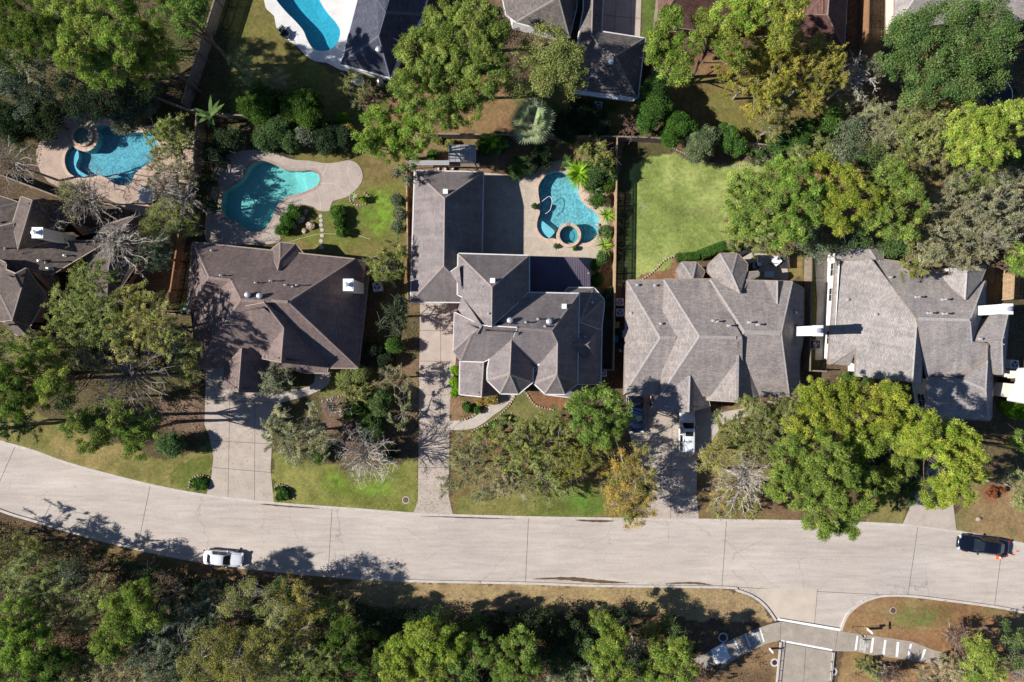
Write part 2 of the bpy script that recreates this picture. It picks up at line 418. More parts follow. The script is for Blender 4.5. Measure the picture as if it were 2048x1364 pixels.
dab(600, 500, 60, 20, DRY, 0.5); dab(720, 510, 60, 20, (0.2, 0.17, 0.07), 0.6); dab(780, 580, 40, 90, (0.12, 0.095, 0.05), 0.8)
paint([(818, 270), (860, 270), (1240, 275), (1240, 620), (1190, 620), (1190, 330), (960, 345), (818, 345)], (0.27, 0.185, 0.12), 0.8, c2=(0.19, 0.125, 0.08))
dab(900, 285, 60, 12, OL, 0.7); dab(1165, 285, 60, 14, (0.17, 0.16, 0.06), 0.8)
paint([(812, 345), (830, 345), (822, 610), (808, 610)], (0.24, 0.15, 0.05), 0.6, False)
# lawn C
paint([(1268, 322), (1330, 306), (1400, 322), (1500, 328), (1560, 330), (1560, 520), (1480, 520), (1350, 512), (1330, 530), (1290, 555), (1255, 556), (1255, 330)],
      (0.235, 0.300, 0.085), 0.08, c2=(0.275, 0.320, 0.105))
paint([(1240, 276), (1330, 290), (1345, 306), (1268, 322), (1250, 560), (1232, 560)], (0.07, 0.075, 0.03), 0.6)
paint([(1340, 292), (1600, 300), (1600, 332), (1480, 330), (1420, 318)], BRN, 0.9, c2=MUL)
paint([(1252, 556), (1292, 553), (1335, 528), (1352, 512), (1362, 522), (1345, 560), (1252, 570)], (0.25, 0.15, 0.09), 1.0, c2=BRN)
dab(1290, 420, 8, 8, (0.35, 0.33, 0.2), 0.7); dab(1385, 425, 50, 12, (0.1, 0.09, 0.05), 0.35)
paint([(1560, 330), (1680, 330), (2300, 330), (2300, 560), (1620, 560), (1600, 520), (1560, 520)], (0.16, 0.12, 0.065), 0.9, c2=DRY)
paint([(1530, 500), (1612, 500), (1612, 560), (1560, 560)], (0.16, 0.17, 0.055), 0.2, c2=DRY)
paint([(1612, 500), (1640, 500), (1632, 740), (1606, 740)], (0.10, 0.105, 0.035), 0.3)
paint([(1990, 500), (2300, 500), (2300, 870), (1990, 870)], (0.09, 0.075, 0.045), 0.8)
# fronts
paint([(-300, 770), (60, 820), (200, 880), (330, 920), (420, 890), (428, 985), (300, 985), (-100, 900), (-300, 820)], (0.21, 0.195, 0.065), 0.15, c2=(0.26, 0.205, 0.085))
paint([(428, 905), (410, 880), (428, 992), (340, 975), (350, 930)], GR, 0.1, c2=(0.14, 0.14, 0.04))
paint([(320, 800), (412, 800), (410, 875), (330, 860)], (0.21, 0.14, 0.11), 1.0, c2=MUL)
paint([(543, 905), (640, 930), (760, 935), (836, 920), (836, 1034), (545, 1020)], (0.175, 0.195, 0.05), 0.06, c2=(0.21, 0.205, 0.065))
dab(672, 963, 26, 12, LIME, 0.9, 0); dab(745, 975, 42, 15, LIME, 0.95, 0); dab(700, 985, 60, 20, (0.13, 0.19, 0.03), 0.5)
paint([(650, 800), (820, 780), (836, 800), (836, 915), (690, 915), (640, 850)], (0.17, 0.11, 0.09), 1.0, c2=MUL)
paint([(660, 735), (760, 735), (800, 745), (800, 790), (640, 800), (640, 780)], OL, 0.3, c2=(0.13, 0.14, 0.045))
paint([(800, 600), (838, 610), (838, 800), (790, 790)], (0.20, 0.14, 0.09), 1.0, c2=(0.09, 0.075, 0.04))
dab(825, 790, 16, 50, (0.34, 0.25, 0.16), 0.7, 1)
paint([(898, 725), (920, 725), (920, 830), (898, 830)], BRN, 1.0)
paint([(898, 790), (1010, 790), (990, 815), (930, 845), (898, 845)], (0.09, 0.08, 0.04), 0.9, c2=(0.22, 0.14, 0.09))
paint([(1008, 800), (1030, 783), (1052, 785), (1080, 810), (1120, 822), (1120, 850), (1010, 845), (960, 862)], (0.155, 0.165, 0.06), 0.1, c2=(0.19, 0.17, 0.07))
paint([(1050, 782), (1150, 792), (1170, 800), (1120, 822), (1078, 808)], (0.28, 0.13, 0.075), 0.9, c2=(0.18, 0.09, 0.05))
paint([(905, 860), (980, 850), (1250, 830), (1220, 1040), (900, 1034)], (0.165, 0.135, 0.05), 0.5, c2=(0.20, 0.145, 0.065))
dab(1000, 880, 55, 30, (0.15, 0.08, 0.055), 0.8, 1)
paint([(950, 985), (1090, 985), (1180, 960), (1215, 1042), (905, 1036), (912, 990)], (0.15, 0.185, 0.045), 0.08, c2=(0.19, 0.18, 0.06))
dab(1170, 1000, 45, 30, (0.10, 0.20, 0.03), 0.8, 0)
paint([(1392, 905), (1500, 905), (1610, 970), (1610, 1050), (1398, 1046)], (0.20, 0.15, 0.06), 0.5, c2=(0.17, 0.12, 0.06))
paint([(1420, 815), (1560, 800), (1600, 1050), (1480, 1000), (1400, 900)], (0.20, 0.125, 0.075), 1, c2=OL)
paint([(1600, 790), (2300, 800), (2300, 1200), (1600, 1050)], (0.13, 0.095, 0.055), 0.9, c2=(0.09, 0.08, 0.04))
paint([(1740, 1000), (1815, 985), (1808, 1060), (1740, 1052)], (0.23, 0.19, 0.085), 0.2, c2=(0.19, 0.17, 0.06))
paint([(1912, 975), (1950, 950), (2100, 960), (2300, 1160), (2048, 1095), (1912, 1070)], (0.21, 0.18, 0.075), 0.25, c2=(0.25, 0.17, 0.09))
dab(1985, 985, 30, 22, (0.24, 0.105, 0.06), 0.8, 1)
# south side
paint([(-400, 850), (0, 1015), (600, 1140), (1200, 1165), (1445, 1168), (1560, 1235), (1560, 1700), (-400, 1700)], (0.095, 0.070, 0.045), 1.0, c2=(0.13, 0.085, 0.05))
paint([(100, 1060), (240, 1088), (498, 1135), (717, 1155), (700, 1200), (480, 1180), (250, 1130)], (0.19, 0.14, 0.055), 0.8, c2=(0.20, 0.12, 0.07))
paint([(717, 1154), (849, 1160), (1051, 1164), (1200, 1169), (1444, 1171), (1476, 1178), (1505, 1189), (1532, 1210), (1554, 1240), (1450, 1242), (1250, 1222), (1050, 1228), (850, 1228), (740, 1215), (650, 1180)],
      (0.37, 0.265, 0.15), 0.3, c2=(0.33, 0.255, 0.125))
paint([(1680, 1262), (1693, 1230), (1719, 1206), (1747, 1194), (1771, 1190), (1885, 1198), (2048, 1223), (2300, 1290), (2300, 1700), (1660, 1700)], (0.30, 0.165, 0.085), 0.6, c2=(0.27, 0.18, 0.09))
dab(1845, 1230, 62, 26, (0.145, 0.150, 0.05), 0.95, 0.1); dab(1990, 1222, 50, 8, (0.19, 0.16, 0.06), 0.8)
dab(1730, 1315, 45, 20, (0.22, 0.15, 0.06), 0.7, .4); dab(1500, 1330, 60, 20, (0.20, 0.13, 0.06), 0.6)
paint([(1450, 1290), (1560, 1262), (1565, 1400), (1400, 1400)], (0.15, 0.10, 0.06), 0.9, c2=(0.2, 0.13, 0.07))
colr *= (1 + (nA * 0.35 + nC * 0.35 + nB * .3))[..., None]
colr = np.clip(colr, 0.01, 1)
Z = (vnoise(X, Y, 3.0, 9) - .5) * 0.0
ZS = np.zeros(X.shape)
rin = inside(ROAD, X, Y); ZS[rin] = -0.5
for k, pl in POOLS.items():
    ZS[inside(offset(pl, 0.12), X, Y)] = -3.2
near = (np.abs(X) < 70) & (np.abs(Y) < 50)
me = bpy.data.meshes.new('ground')
nyy, nxx = X.shape
co = np.stack([X, Y, ZS], -1).reshape(-1, 3).astype(np.float32)
idx = np.arange(nxx * nyy).reshape(nyy, nxx)
quads = np.stack([idx[:-1, :-1], idx[:-1, 1:], idx[1:, 1:], idx[1:, :-1]], -1).reshape(-1, 4)
me.vertices.add(len(co)); me.vertices.foreach_set('co', co.ravel())
me.loops.add(quads.size); me.loops.foreach_set('vertex_index', quads.ravel().astype(np.int32))
me.polygons.add(len(quads)); me.polygons.foreach_set('loop_start', np.arange(0, quads.size, 4, dtype=np.int32))
me.update(calc_edges=True)
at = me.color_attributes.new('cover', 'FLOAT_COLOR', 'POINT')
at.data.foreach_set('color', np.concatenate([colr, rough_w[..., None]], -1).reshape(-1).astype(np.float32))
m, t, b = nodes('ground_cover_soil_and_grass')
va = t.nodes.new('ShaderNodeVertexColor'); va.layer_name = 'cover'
pos = world_pos(t)
f1 = noise(t, 2.6, 6, 0.75, pos); f2 = noise(t, 11.0, 4, 0.75, pos); f3 = noise(t, 5.0, 5, 0.8, pos)
r1 = ramp(t, f1, [(0.32, (0.62, 0.64, 0.6)), (0.68, (1.32, 1.28, 1.25))])
r2 = ramp(t, f2, [(0.3, (0.52, 0.54, 0.5)), (0.7, (1.5, 1.46, 1.4))])
c = mix(t, 1.0, va.outputs[0], r1.outputs[0], 'MULTIPLY'); c = mix(t, 1.0, c, r2.outputs[0], 'MULTIPLY')
lt = ramp(t, f3, [(0.50, (0, 0, 0)), (0.60, (1, 1, 1))])
vor = t.nodes.new('ShaderNodeTexVoronoi'); vor.inputs['Scale'].default_value = 7.0; t.links.new(pos, vor.inputs['Vector'])
lc = ramp(t, vor.outputs['Color'], [(0.0, (0.10, 0.055, 0.03)), (0.45, (0.26, 0.15, 0.08)), (0.8, (0.36, 0.23, 0.13)), (1.0, (0.45, 0.33, 0.22))])
lf = t.nodes.new('ShaderNodeMath'); lf.operation = 'MULTIPLY'; t.links.new(lt.outputs[0], lf.inputs[0]); t.links.new(va.outputs[1], lf.inputs[1])
lf2 = t.nodes.new('ShaderNodeMath'); lf2.operation = 'MULTIPLY'; lf2.inputs[1].default_value = 0.6; t.links.new(lf.outputs[0], lf2.inputs[0])
c = mix(t, lf2.outputs[0], c, lc.outputs[0])
t.links.new(c, b.inputs['Base Color']); b.inputs['Roughness'].default_value = 0.95; b.inputs['Specular IOR Level'].default_value = 0.1
bump(t, b, f2, 0.8, 0.08)
me.materials.append(m)
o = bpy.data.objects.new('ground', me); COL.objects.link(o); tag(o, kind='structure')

# ------------------------------------------------------------------ road, kerbs, joints
m, t, b = nodes('road_concrete'); pos = world_pos(t)
n1 = noise(t, 0.25, 6, 0.6, pos, (0.35, 1.6, 1)); n2 = noise(t, 6.0, 4, 0.7, pos); n3 = noise(t, 1.1, 5, 0.65, pos, (0.25, 2.2, 1)); n5 = noise(t, 0.09, 3, 0.5, pos)
r1 = ramp(t, n1, [(0.28, (0.410, 0.350, 0.298)), (0.72, (0.515, 0.450, 0.392))])
r2 = ramp(t, n2, [(0.25, (0.86, 0.86, 0.86)), (0.75, (1.12, 1.12, 1.12))])
r3 = ramp(t, n3, [(0.3, (0.86, 0.86, 0.87)), (0.7, (1.08, 1.08, 1.07))]); r5 = ramp(t, n5, [(0.35, (0.94, 0.95, 0.97)), (0.65, (1.05, 1.04, 1.03))])
c = mix(t, 1, r1.outputs[0], r2.outputs[0], 'MULTIPLY'); c = mix(t, 1, c, r3.outputs[0], 'MULTIPLY'); c = mix(t, 1, c, r5.outputs[0], 'MULTIPLY')
n6 = noise(t, 0.8, 5, 0.75, pos); r6 = ramp(t, n6, [(0.60, (0, 0, 0)), (0.72, (1, 1, 1))]); f6 = t.nodes.new('ShaderNodeMath'); f6.operation = 'MULTIPLY'; f6.inputs[1].default_value = .35; t.links.new(r6.outputs[0], f6.inputs[0]); c = mix(t, f6.outputs[0], c, (0.30, 0.26, 0.22))
mu = t.nodes.new('ShaderNodeTexMusgrave') if hasattr(bpy.types, 'ShaderNodeTexMusgrave') else None
vc = t.nodes.new('ShaderNodeTexVoronoi'); vc.feature = 'DISTANCE_TO_EDGE'; vc.inputs['Scale'].default_value = .16
mpv = t.nodes.new('ShaderNodeVectorMath'); mpv.operation = 'ADD'; nv_ = t.nodes.new('ShaderNodeTexNoise'); nv_.inputs['Scale'].default_value = .9; nv_.inputs['Detail'].default_value = 6; t.links.new(pos, nv_.inputs['Vector']); t.links.new(pos, mpv.inputs[0]); t.links.new(nv_.outputs['Color'], mpv.inputs[1]); t.links.new(mpv.outputs[0], vc.inputs['Vector'])
rc = ramp(t, vc.outputs['Distance'], [(0.0, (1, 1, 1)), (0.006, (0, 0, 0))]); rm_ = ramp(t, noise(t, .12, 2, .5, pos), [(.5, (0, 0, 0)), (.56, (.5, .5, .5))]); c = mix(t, mix(t, 1, rc.outputs[0], rm_.outputs[0], 'MULTIPLY'), c, (0.17, 0.14, 0.12))
t.links.new(c, b.inputs['Base Color']); b.inputs['Roughness'].default_value = 0.88; b.inputs['Specular IOR Level'].default_value = 0.2
M['road'] = m
mb = MB(); mb.sheet(ROAD, -0.12, 0)
def line(mb, pts, z, w, mi, dens=3):
    pts = W2(smooth_line(pts, dens), z) if len(pts) > 2 else W2(pts, z)
    L = offset(pts, w / 2, False); R = offset(pts, -w / 2, False)
    vs = [Vector((*p, z)) for p in L] + [Vector((*p, z)) for p in R]; n = len(L)
    mb.add(vs, [(i, n + i, n + i + 1, i + 1) for i in range(n - 1)], mi)
for a, bb in [((300, 972), (275, 1096)), ((664, 1018), (656, 1150)), ((1057, 1036), (1051, 1164)), ((1453, 1042), (1444, 1172)), ((1836, 1052), (1816, 1190)), ((2006, 1082), (1989, 1212)),
              ((30, 893), (-20, 1008)), ((1444, 1173), (1770, 1190))]:
    line(mb, [a, bb], -0.115, 0.055, 1)
line(mb, [(-100, 920), (130, 995), (300, 1037), (480, 1066), (660, 1086), (860, 1097), (1055, 1100), (1300, 1107), (1450, 1108), (1700, 1117), (1828, 1122), (2005, 1144), (2200, 1180)], -0.114, 0.03, 2)
line(mb, [(1635, 1178), (1629, 1250)], -0.113, 0.04, 1)
mb.sheet(W2([(1505, 1177), (1634, 1179), (1628, 1251), (1554, 1241), (1531, 1209)], -.12), -0.114, 3)
M['newpatch'] = noisy('pale_new_concrete', (0.50, 0.42, 0.34), 0.1, 0.6, 0.9, 9)
M['stain'] = noisy('damp_gutter_dirt', (0.12, 0.075, 0.045), 0.3, 3, 0.9, 9)
M['lightseam'] = noisy('pale_seam', (0.52, 0.48, 0.43), 0.1, 3, 0.9, 9)
road = mb.build('road', [M['road'], M['joint'], M['lightseam'], M['newpatch']]); tag(road, kind='structure')
def streak(pts, w0, z):
    """damp dirt lying in the gutter"""
    mb = MB(); pts = W2(smooth_line(pts, 8), z); n = len(pts); r = random.Random(3)
    ws = [w0 * math.sin(math.pi * i / (n - 1)) * r.uniform(.7, 1.2) + 0.02 for i in range(n)]
    vs = []
    for p, w in zip(pts, ws): vs += [Vector((p[0], p[1] + w * .5, z)), Vector((p[0], p[1] - w * .5, z))]
    mb.add(vs, [(2 * i, 2 * i + 1, 2 * i + 3, 2 * i + 2) for i in range(n - 1)])
    o = mb.build('gutter_dirt', [M['stain']]); tag(o, kind='structure')
streak([(1065, 1158), (1130, 1157), (1200, 1163), (1258, 1166)], 0.42, -0.112)
streak([(1330, 1167), (1385, 1166), (1425, 1170)], 0.25, -0.112)
streak([(520, 1008), (560, 1011), (640, 1017)], 0.22, -0.112)
streak([(1150, 1040), (1190, 1042), (1230, 1042)], 0.3, -0.112)
streak([(840, 1032), (900, 1034), (960, 1036), (1030, 1038)], 0.15, -0.112)
def kerb(pl, z0=-0.25, z1=0.018, win=0.13, wout=0.2, side=1):
    a = offset(pl, -win * side, False); c = offset(pl, wout * side, False)
    a2 = offset(pl, -(win - 0.05) * side, False)
    n = len(pl); vs = [Vector((*p, z0)) for p in a] + [Vector((*p, z1)) for p in a2] + [Vector((*p, z1)) for p in c] + [Vector((*p, z0)) for p in c]
    fs = []
    for i in range(n - 1):
        for k in range(3): fs.append((k * n + i, (k + 1) * n + i, (k + 1) * n + i + 1, k * n + i + 1))
    mb = MB(); mb.add(vs, fs); o = mb.build('kerb', [M['curb']]); tag(o, kind='structure'); return o
kerb(RN, side=1); kerb(RS1, side=-1); kerb(RS2, side=-1)

# ------------------------------------------------------------------ paving sheets
PZ = [0.010]
def paving(name, pts, mat, z=None, joints=(), holes=(), smooth=0, edge=True, jw=0.05, jm='joint'):
    PZ[0] += 0.0025; z = PZ[0]
    pl = W2(smooth_loop(pts, smooth) if smooth else pts)
    mb = MB(); mb.sheet(pl, z, 0, holes=[h for h in holes]); mb.skirt(pl, z - 0.12, z, 0, inward=area(pl) < 0)
    for j in joints: line(mb, list(j), z + 0.004, jw, 1, 4)
    o = mb.build(name, [M[mat] if isinstance(mat, str) else mat, M['lightseam' if name == 'pool_deck' else jm]]); tag(o, kind='structure'); return o
paving('driveway', [(412, 735), (540, 735), (560, 800), (545, 870), (541, 940), (548, 1006), (500, 1003), (412, 992), (422, 960), (427, 915), (418, 870), (409, 850)], 'concrete',
       joints=[((412, 800), (556, 806)), ((413, 880), (543, 888)), ((427, 935), (541, 945)), ((460, 780), (456, 996)), ((510, 780), (509, 1002))])
paving('driveway', [(840, 600), (915, 600), (912, 720), (900, 800), (898, 930), (897, 990), (906, 1032), (826, 1029), (836, 1000), (838, 800)], 'concrete',
       joints=[((882, 605), (880, 860)), ((840, 661), (908, 662)), ((840, 722), (903, 723)), ((839, 790), (900, 790)), ((838, 862), (898, 862)), ((837, 935), (897, 935))])
paving('driveway', [(1252, 785), (1300, 785), (1420, 810), (1424, 835), (1423, 860), (1395, 900), (1393, 990), (1398, 1040), (1296, 1040), (1288, 960), (1262, 880), (1254, 850)], 'concrete',
       joints=[((1296, 790), (1294, 1038)), ((1345, 812), (1341, 1038)), ((1250, 832), (1390, 832)), ((1264, 884), (1394, 884)), ((1284, 940), (1394, 940)), ((1292, 990), (1394, 990))])
paving('driveway', [(1860, 830), (1930, 830), (1900, 900), (1890, 950), (1905, 1000), (1913, 1062), (1806, 1047), (1822, 1010), (1850, 950), (1862, 900)], 'concrete',
       joints=[((1845, 1000), (1905, 1008)), ((1868, 900), (1900, 903))])
paving('driveway', [(1205, -80), (1285, -80), (1280, 75), (1195, 65)], 'concrete', joints=[((1205, 30), (1280, 37)), ((1238, -80), (1228, 65)), ((1262, -80), (1262, 70))])
paving('path', [(545, 806), (600, 796), (640, 780), (658, 765), (660, 740), (632, 740), (628, 765), (600, 778), (545, 782)], 'walk', smooth=2)
paving('path', [(897, 842), (935, 840), (960, 826), (985, 805), (998, 790), (1010, 775), (1032, 770), (1030, 790), (1012, 812), (985, 832), (950, 856), (897, 860)], 'walk', smooth=2)
paving('path', [(1390, 830), (1440, 825), (1500, 815), (1500, 830), (1450, 845), (1425, 880), (1393, 905)], 'walk', smooth=2)
paving('path', [(1628, 505), (1664, 505), (1658, 620), (1656, 720), (1630, 720), (1634, 600)], 'walk')
# shared-use path and the covered drive at the lower right
paving('path', [(1405, 1345), (1388, 1318), (1440, 1290), (1500, 1262), (1540, 1248), (1562, 1243), (1680, 1262), (1720, 1268), (1780, 1276), (1825, 1283), (1862, 1298), (1890, 1306), (1880, 1330),
       (1830, 1322), (1790, 1316), (1740, 1309), (1715, 1303), (1668, 1302), (1560, 1280), (1530, 1288), (1470, 1318), (1430, 1345)], 'sharedpath', z=0.014,
       joints=[((1482, 1280), (1498, 1308)), ((1562, 1243), (1560, 1281)), ((1676, 1262), (1670, 1301)), ((1719, 1268), (1712, 1303)), ((1441, 1292), (1459, 1326))])
paving('driveway', [(1560, 1284), (1666, 1304), (1655, 1420), (1548, 1420)], 'sharedpath', joints=[((1612, 1292), (1605, 1400))])
mb = MB()
for a, bb in [((1561, 1284), (1548, 1420)), ((1667, 1304), (1655, 1420))]:
    a = P(*a); bb = P(*bb); mb.wall(a, bb, -0.1, 0.13, 0.22)
o = mb.build('kerb', [M['curb']]); tag(o, kind='structure')
def bars(pts4, name='painted_line'):
    mb = MB(); mb.sheet(W2(pts4), 0.058); o = mb.build(name, [M['white_paint']]); tag(o, kind='structure')
q = crop(1680, 1220, 10.24)
for x0, y0, x1, y1, w in [(355, 525, 315, 820, 36), (675, 565, 635, 870, 40), (925, 608, 885, 915, 40), (1185, 650, 1157, 952, 44), (1450, 688, 1400, 920, 36), (1735, 800, 1665, 1025, 40), (516, 505, 508, 575, 22)]:
    w *= 1.2; bars([q(x0 - w / 2, y0), q(x0 + w / 2, y0), q(x1 + w / 2, y1), q(x1 - w / 2, y1)])
q2 = crop(1400, 1230, 8.533)
for x0, y0, x1, y1, w in [(1018, 220, 1090, 455, 26), (770, 315, 855, 540, 26), (575, 400, 675, 625, 28)]:
    bars([q2(x0 - w / 2, y0), q2(x0 + w / 2, y0), q2(x1 + w / 2, y1), q2(x1 - w / 2, y1)])
bars([q2(180, 590), q2(400, 470), q2(455, 560), q2(500, 690), q2(540, 720), q2(290, 870), q2(240, 770)])
def lettering(px, py, ang, text, size):
    cu = bpy.data.curves.new('lettering', 'FONT'); cu.body = text; cu.size = size; cu.align_x = 'CENTER'; cu.align_y = 'CENTER'; cu.space_line = 0.95; cu.offset = 0.006
    tmp = bpy.data.objects.new('tmp', cu); COL.objects.link(tmp)
    dg = bpy.context.evaluated_depsgraph_get(); me = bpy.data.meshes.new_from_object(tmp.evaluated_get(dg))
    bpy.data.objects.remove(tmp)
    me.materials.clear(); me.materials.append(M['white_paint'])
    o = bpy.data.objects.new('painted_lettering', me); COL.objects.link(o); p = P(px, py); o.location = (p.x, p.y, 0.060); o.rotation_euler = (0, 0, math.radians(ang))
    tag(o, kind='structure')
lettering(1727.5, 1290, -98, 'NO\nMOTORIZED\nVEHICLES\nALLOWED', 0.29)
lettering(1511, 1276, 108, 'NO\nMOTORIZED\nVEHICLES\nALLOWED', 0.27)
bars([(1554, 1240), (1556, 1236), (1682, 1257), (1680, 1262)])
bars([(1562, 1279), (1562, 1283), (1664, 1302), (1664, 1298)])

# ------------------------------------------------------------------ pools
def water_mat(name, tint, rough=0.03, wav=5.0):
    m, t, b = nodes(name); t.nodes.remove(b); pos = world_pos(t)
    nb = noise(t, wav, 4, 0.6, pos)
    bp = t.nodes.new('ShaderNodeBump'); bp.inputs['Strength'].default_value = 0.25; bp.inputs['Distance'].default_value = 0.06; t.links.new(nb, bp.inputs['Height'])
    tr = t.nodes.new('ShaderNodeBsdfTransparent'); tr.inputs[0].default_value = (*tint, 1)
    gl = t.nodes.new('ShaderNodeBsdfGlossy'); gl.inputs['Roughness'].default_value = rough; t.links.new(bp.outputs[0], gl.inputs['Normal'])
    mx = t.nodes.new('ShaderNodeMixShader'); mx.inputs[0].default_value = 0.045; t.links.new(tr.outputs[0], mx.inputs[1]); t.links.new(gl.outputs[0], mx.inputs[2])
    t.links.new(mx.outputs[0], t.nodes['Material Output'].inputs[0]); return m
def caustic_plaster(name, c, amt=0.25, scale=6.0):
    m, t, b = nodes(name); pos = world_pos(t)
    vo = t.nodes.new('ShaderNodeTexVoronoi'); vo.inputs['Scale'].default_value = scale; t.links.new(pos, vo.inputs['Vector'])  # cells paint the water's caustic light pattern into the plaster colour
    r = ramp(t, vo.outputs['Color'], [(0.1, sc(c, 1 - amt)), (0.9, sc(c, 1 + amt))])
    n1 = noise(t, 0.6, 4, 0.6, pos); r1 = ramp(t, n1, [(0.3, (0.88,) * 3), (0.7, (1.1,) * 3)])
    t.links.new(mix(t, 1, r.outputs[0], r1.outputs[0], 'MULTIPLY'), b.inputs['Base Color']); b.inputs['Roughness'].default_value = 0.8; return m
def pool(label, key, deck, coping, cop_mat, cop_w, tint, plc, depth=1.25, plamt=0.25, shelf=None, jl=(), deck_pts=None, deck_smooth=3, holes=(), grp='backyard swimming pools'):
    pl = POOLS[key]; c = P(*[sum(v) / 2 for v in zip(*[(min(p[0] for p in {'A': POOLA, 'B': POOLB, 'L': POOLL, 'T': POOLT}[key]), min(p[1] for p in {'A': POOLA, 'B': POOLB, 'L': POOLL, 'T': POOLT}[key])),
        (max(p[0] for p in {'A': POOLA, 'B': POOLB, 'L': POOLL, 'T': POOLT}[key]), max(p[1] for p in {'A': POOLA, 'B': POOLB, 'L': POOLL, 'T': POOLT}[key]))])])
    root = empty('swimming_pool', (c.x, c.y, 0), label=label, cat='swimming pool', group=grp)
    mpl = caustic_plaster('pool_caustic_plaster_' + key.lower(), plc, plamt)
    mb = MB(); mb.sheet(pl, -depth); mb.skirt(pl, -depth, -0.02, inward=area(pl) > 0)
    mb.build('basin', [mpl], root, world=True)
    if shelf:
        mb = MB()
        for pts, z in shelf:
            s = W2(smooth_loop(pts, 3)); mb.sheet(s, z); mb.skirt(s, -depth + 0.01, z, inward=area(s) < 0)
        mb.build('steps', [caustic_plaster('step_caustic_plaster_' + key.lower(), sc(plc, 1.35), 0.1)], root, world=True)
    mb = MB(); mb.sheet(offset(pl, 0.01), -0.14); mb.build('water', [water_mat('pool_water_' + key.lower(), tint)], root, world=True)
    cop = offset(pl, cop_w); mb = MB(); inn = offset(pl, -0.05)
    mb.sheet(cop, 0.045, holes=[inn]); mb.skirt(cop, -0.1, 0.045, inward=area(cop) < 0); mb.skirt(inn, -0.06, 0.045, inward=area(inn) > 0)
    mb.build('coping', [M[cop_mat]], root, world=True)
    if deck_pts:
        paving('pool_deck', deck_pts, deck, 0.014, jl, [cop] , deck_smooth)
    return root
rB = pool('turquoise free-form pool with raised round spa behind the middle house', 'B', 'deckB', True, 'coping', 0.40, (0.74, 0.94, 0.96), (0.21, 0.42, 0.46), 1.1, 0.38,
     shelf=[([pB(*p) for p in [(262, 790), (330, 775), (430, 850), (505, 920), (470, 1000), (380, 1074), (310, 1048), (252, 980), (228, 900)]], -0.9),
            ([pB(*p) for p in [(262, 800), (310, 800), (400, 860), (490, 940), (460, 1000), (380, 1072), (310, 1046), (254, 980), (230, 900)]], -0.62),
            ([pB(*p) for p in [(262, 812), (290, 815), (380, 880), (470, 960), (450, 1010), (380, 1070), (312, 1044), (256, 978), (232, 900)]], -0.35)],
     deck_pts=[(962, 345), (1030, 350), (1040, 348), (1075, 330), (1130, 318), (1175, 335), (1222, 400), (1215, 500), (1195, 560), (1200, 620), (1040, 640), (958, 640)], deck_smooth=0,
     jl=[((962, 420), (1062, 420)), ((962, 470), (1062, 472))])
rA = pool('long green-blue pool narrowing to a pale shallow end in the left neighbour yard', 'A', 'deckA', True, 'brickcoping', 0.26, (0.72, 0.93, 0.92), (0.23, 0.48, 0.46), 1.3, 0.12,
     shelf=[([pA(*p) for p in [(1000, 250), (1100, 254), (1200, 244), (1286, 274), (1320, 340), (1306, 408), (1248, 456), (1180, 486), (1080, 524), (1010, 540), (1035, 400)]], -0.75),
            ([pA(*p) for p in [(1130, 256), (1200, 246), (1284, 276), (1317, 340), (1303, 406), (1246, 454), (1180, 484), (1140, 380)]], -0.42)],
     deck_pts=[pA(*p) for p in [(860, 70), (1000, 115), (1200, 130), (1400, 160), (1550, 145), (1680, 125), (1780, 170), (1835, 270), (1830, 380), (1760, 480), (1640, 570), (1480, 620), (1440, 730),
               (1310, 730), (1230, 680), (1080, 670), (960, 740), (880, 830), (830, 950), (822, 1120), (400, 1140), (0, 1140), (-60, 900), (10, 500), (100, 150), (300, 20), (600, 0), (750, 30)]],
     jl=[(pA(1180, 130), pA(1180, 232)), (pA(1415, 165), pA(1385, 250), pA(1345, 310)), (pA(1690, 130), pA(1655, 240), pA(1700, 380), pA(1780, 450)), (pA(1330, 400), pA(1500, 410), pA(1600, 500), pA(1640, 570)), (pA(1280, 480), pA(1325, 600), pA(1330, 730)), (pA(660, 950), pA(760, 1090))])
rL = pool('turquoise freeform pool under bare branches beyond the left fence', 'L', 'deckL', True, 'coping', 0.3, (0.68, 0.90, 0.94), (0.19, 0.40, 0.46), 1.25, 0.3,
     shelf=[([pL(*p) for p in [(452, 1045), (500, 1000), (520, 1060), (500, 1130), (560, 1180), (620, 1208), (540, 1212), (472, 1178), (444, 1110)]], -0.5)],
     deck_pts=[pL(*p) for p in [(480, 760), (700, 790), (900, 860), (1060, 850), (1300, 900), (1340, 1100), (1300, 1500), (1000, 1480), (700, 1340), (420, 1290), (280, 1180), (250, 1020), (330, 900)]], deck_smooth=2)
rT = pool('deep blue kidney-shaped pool with a white deck at the top of the view', 'T', 'deckT', True, 'deckT', 0.3, (0.52, 0.86, 0.95), (0.10, 0.42, 0.48), 1.4, 0.15,
     deck_pts=[pT(*p) for p in [(0, -300), (55, 0), (75, 65), (125, 110), (140, 190), (200, 265), (275, 310), (330, 370), (400, 418), (480, 428), (545, 462), (605, 484), (650, 470), (900, 440), (900, 0), (900, -300)]], deck_smooth=2)
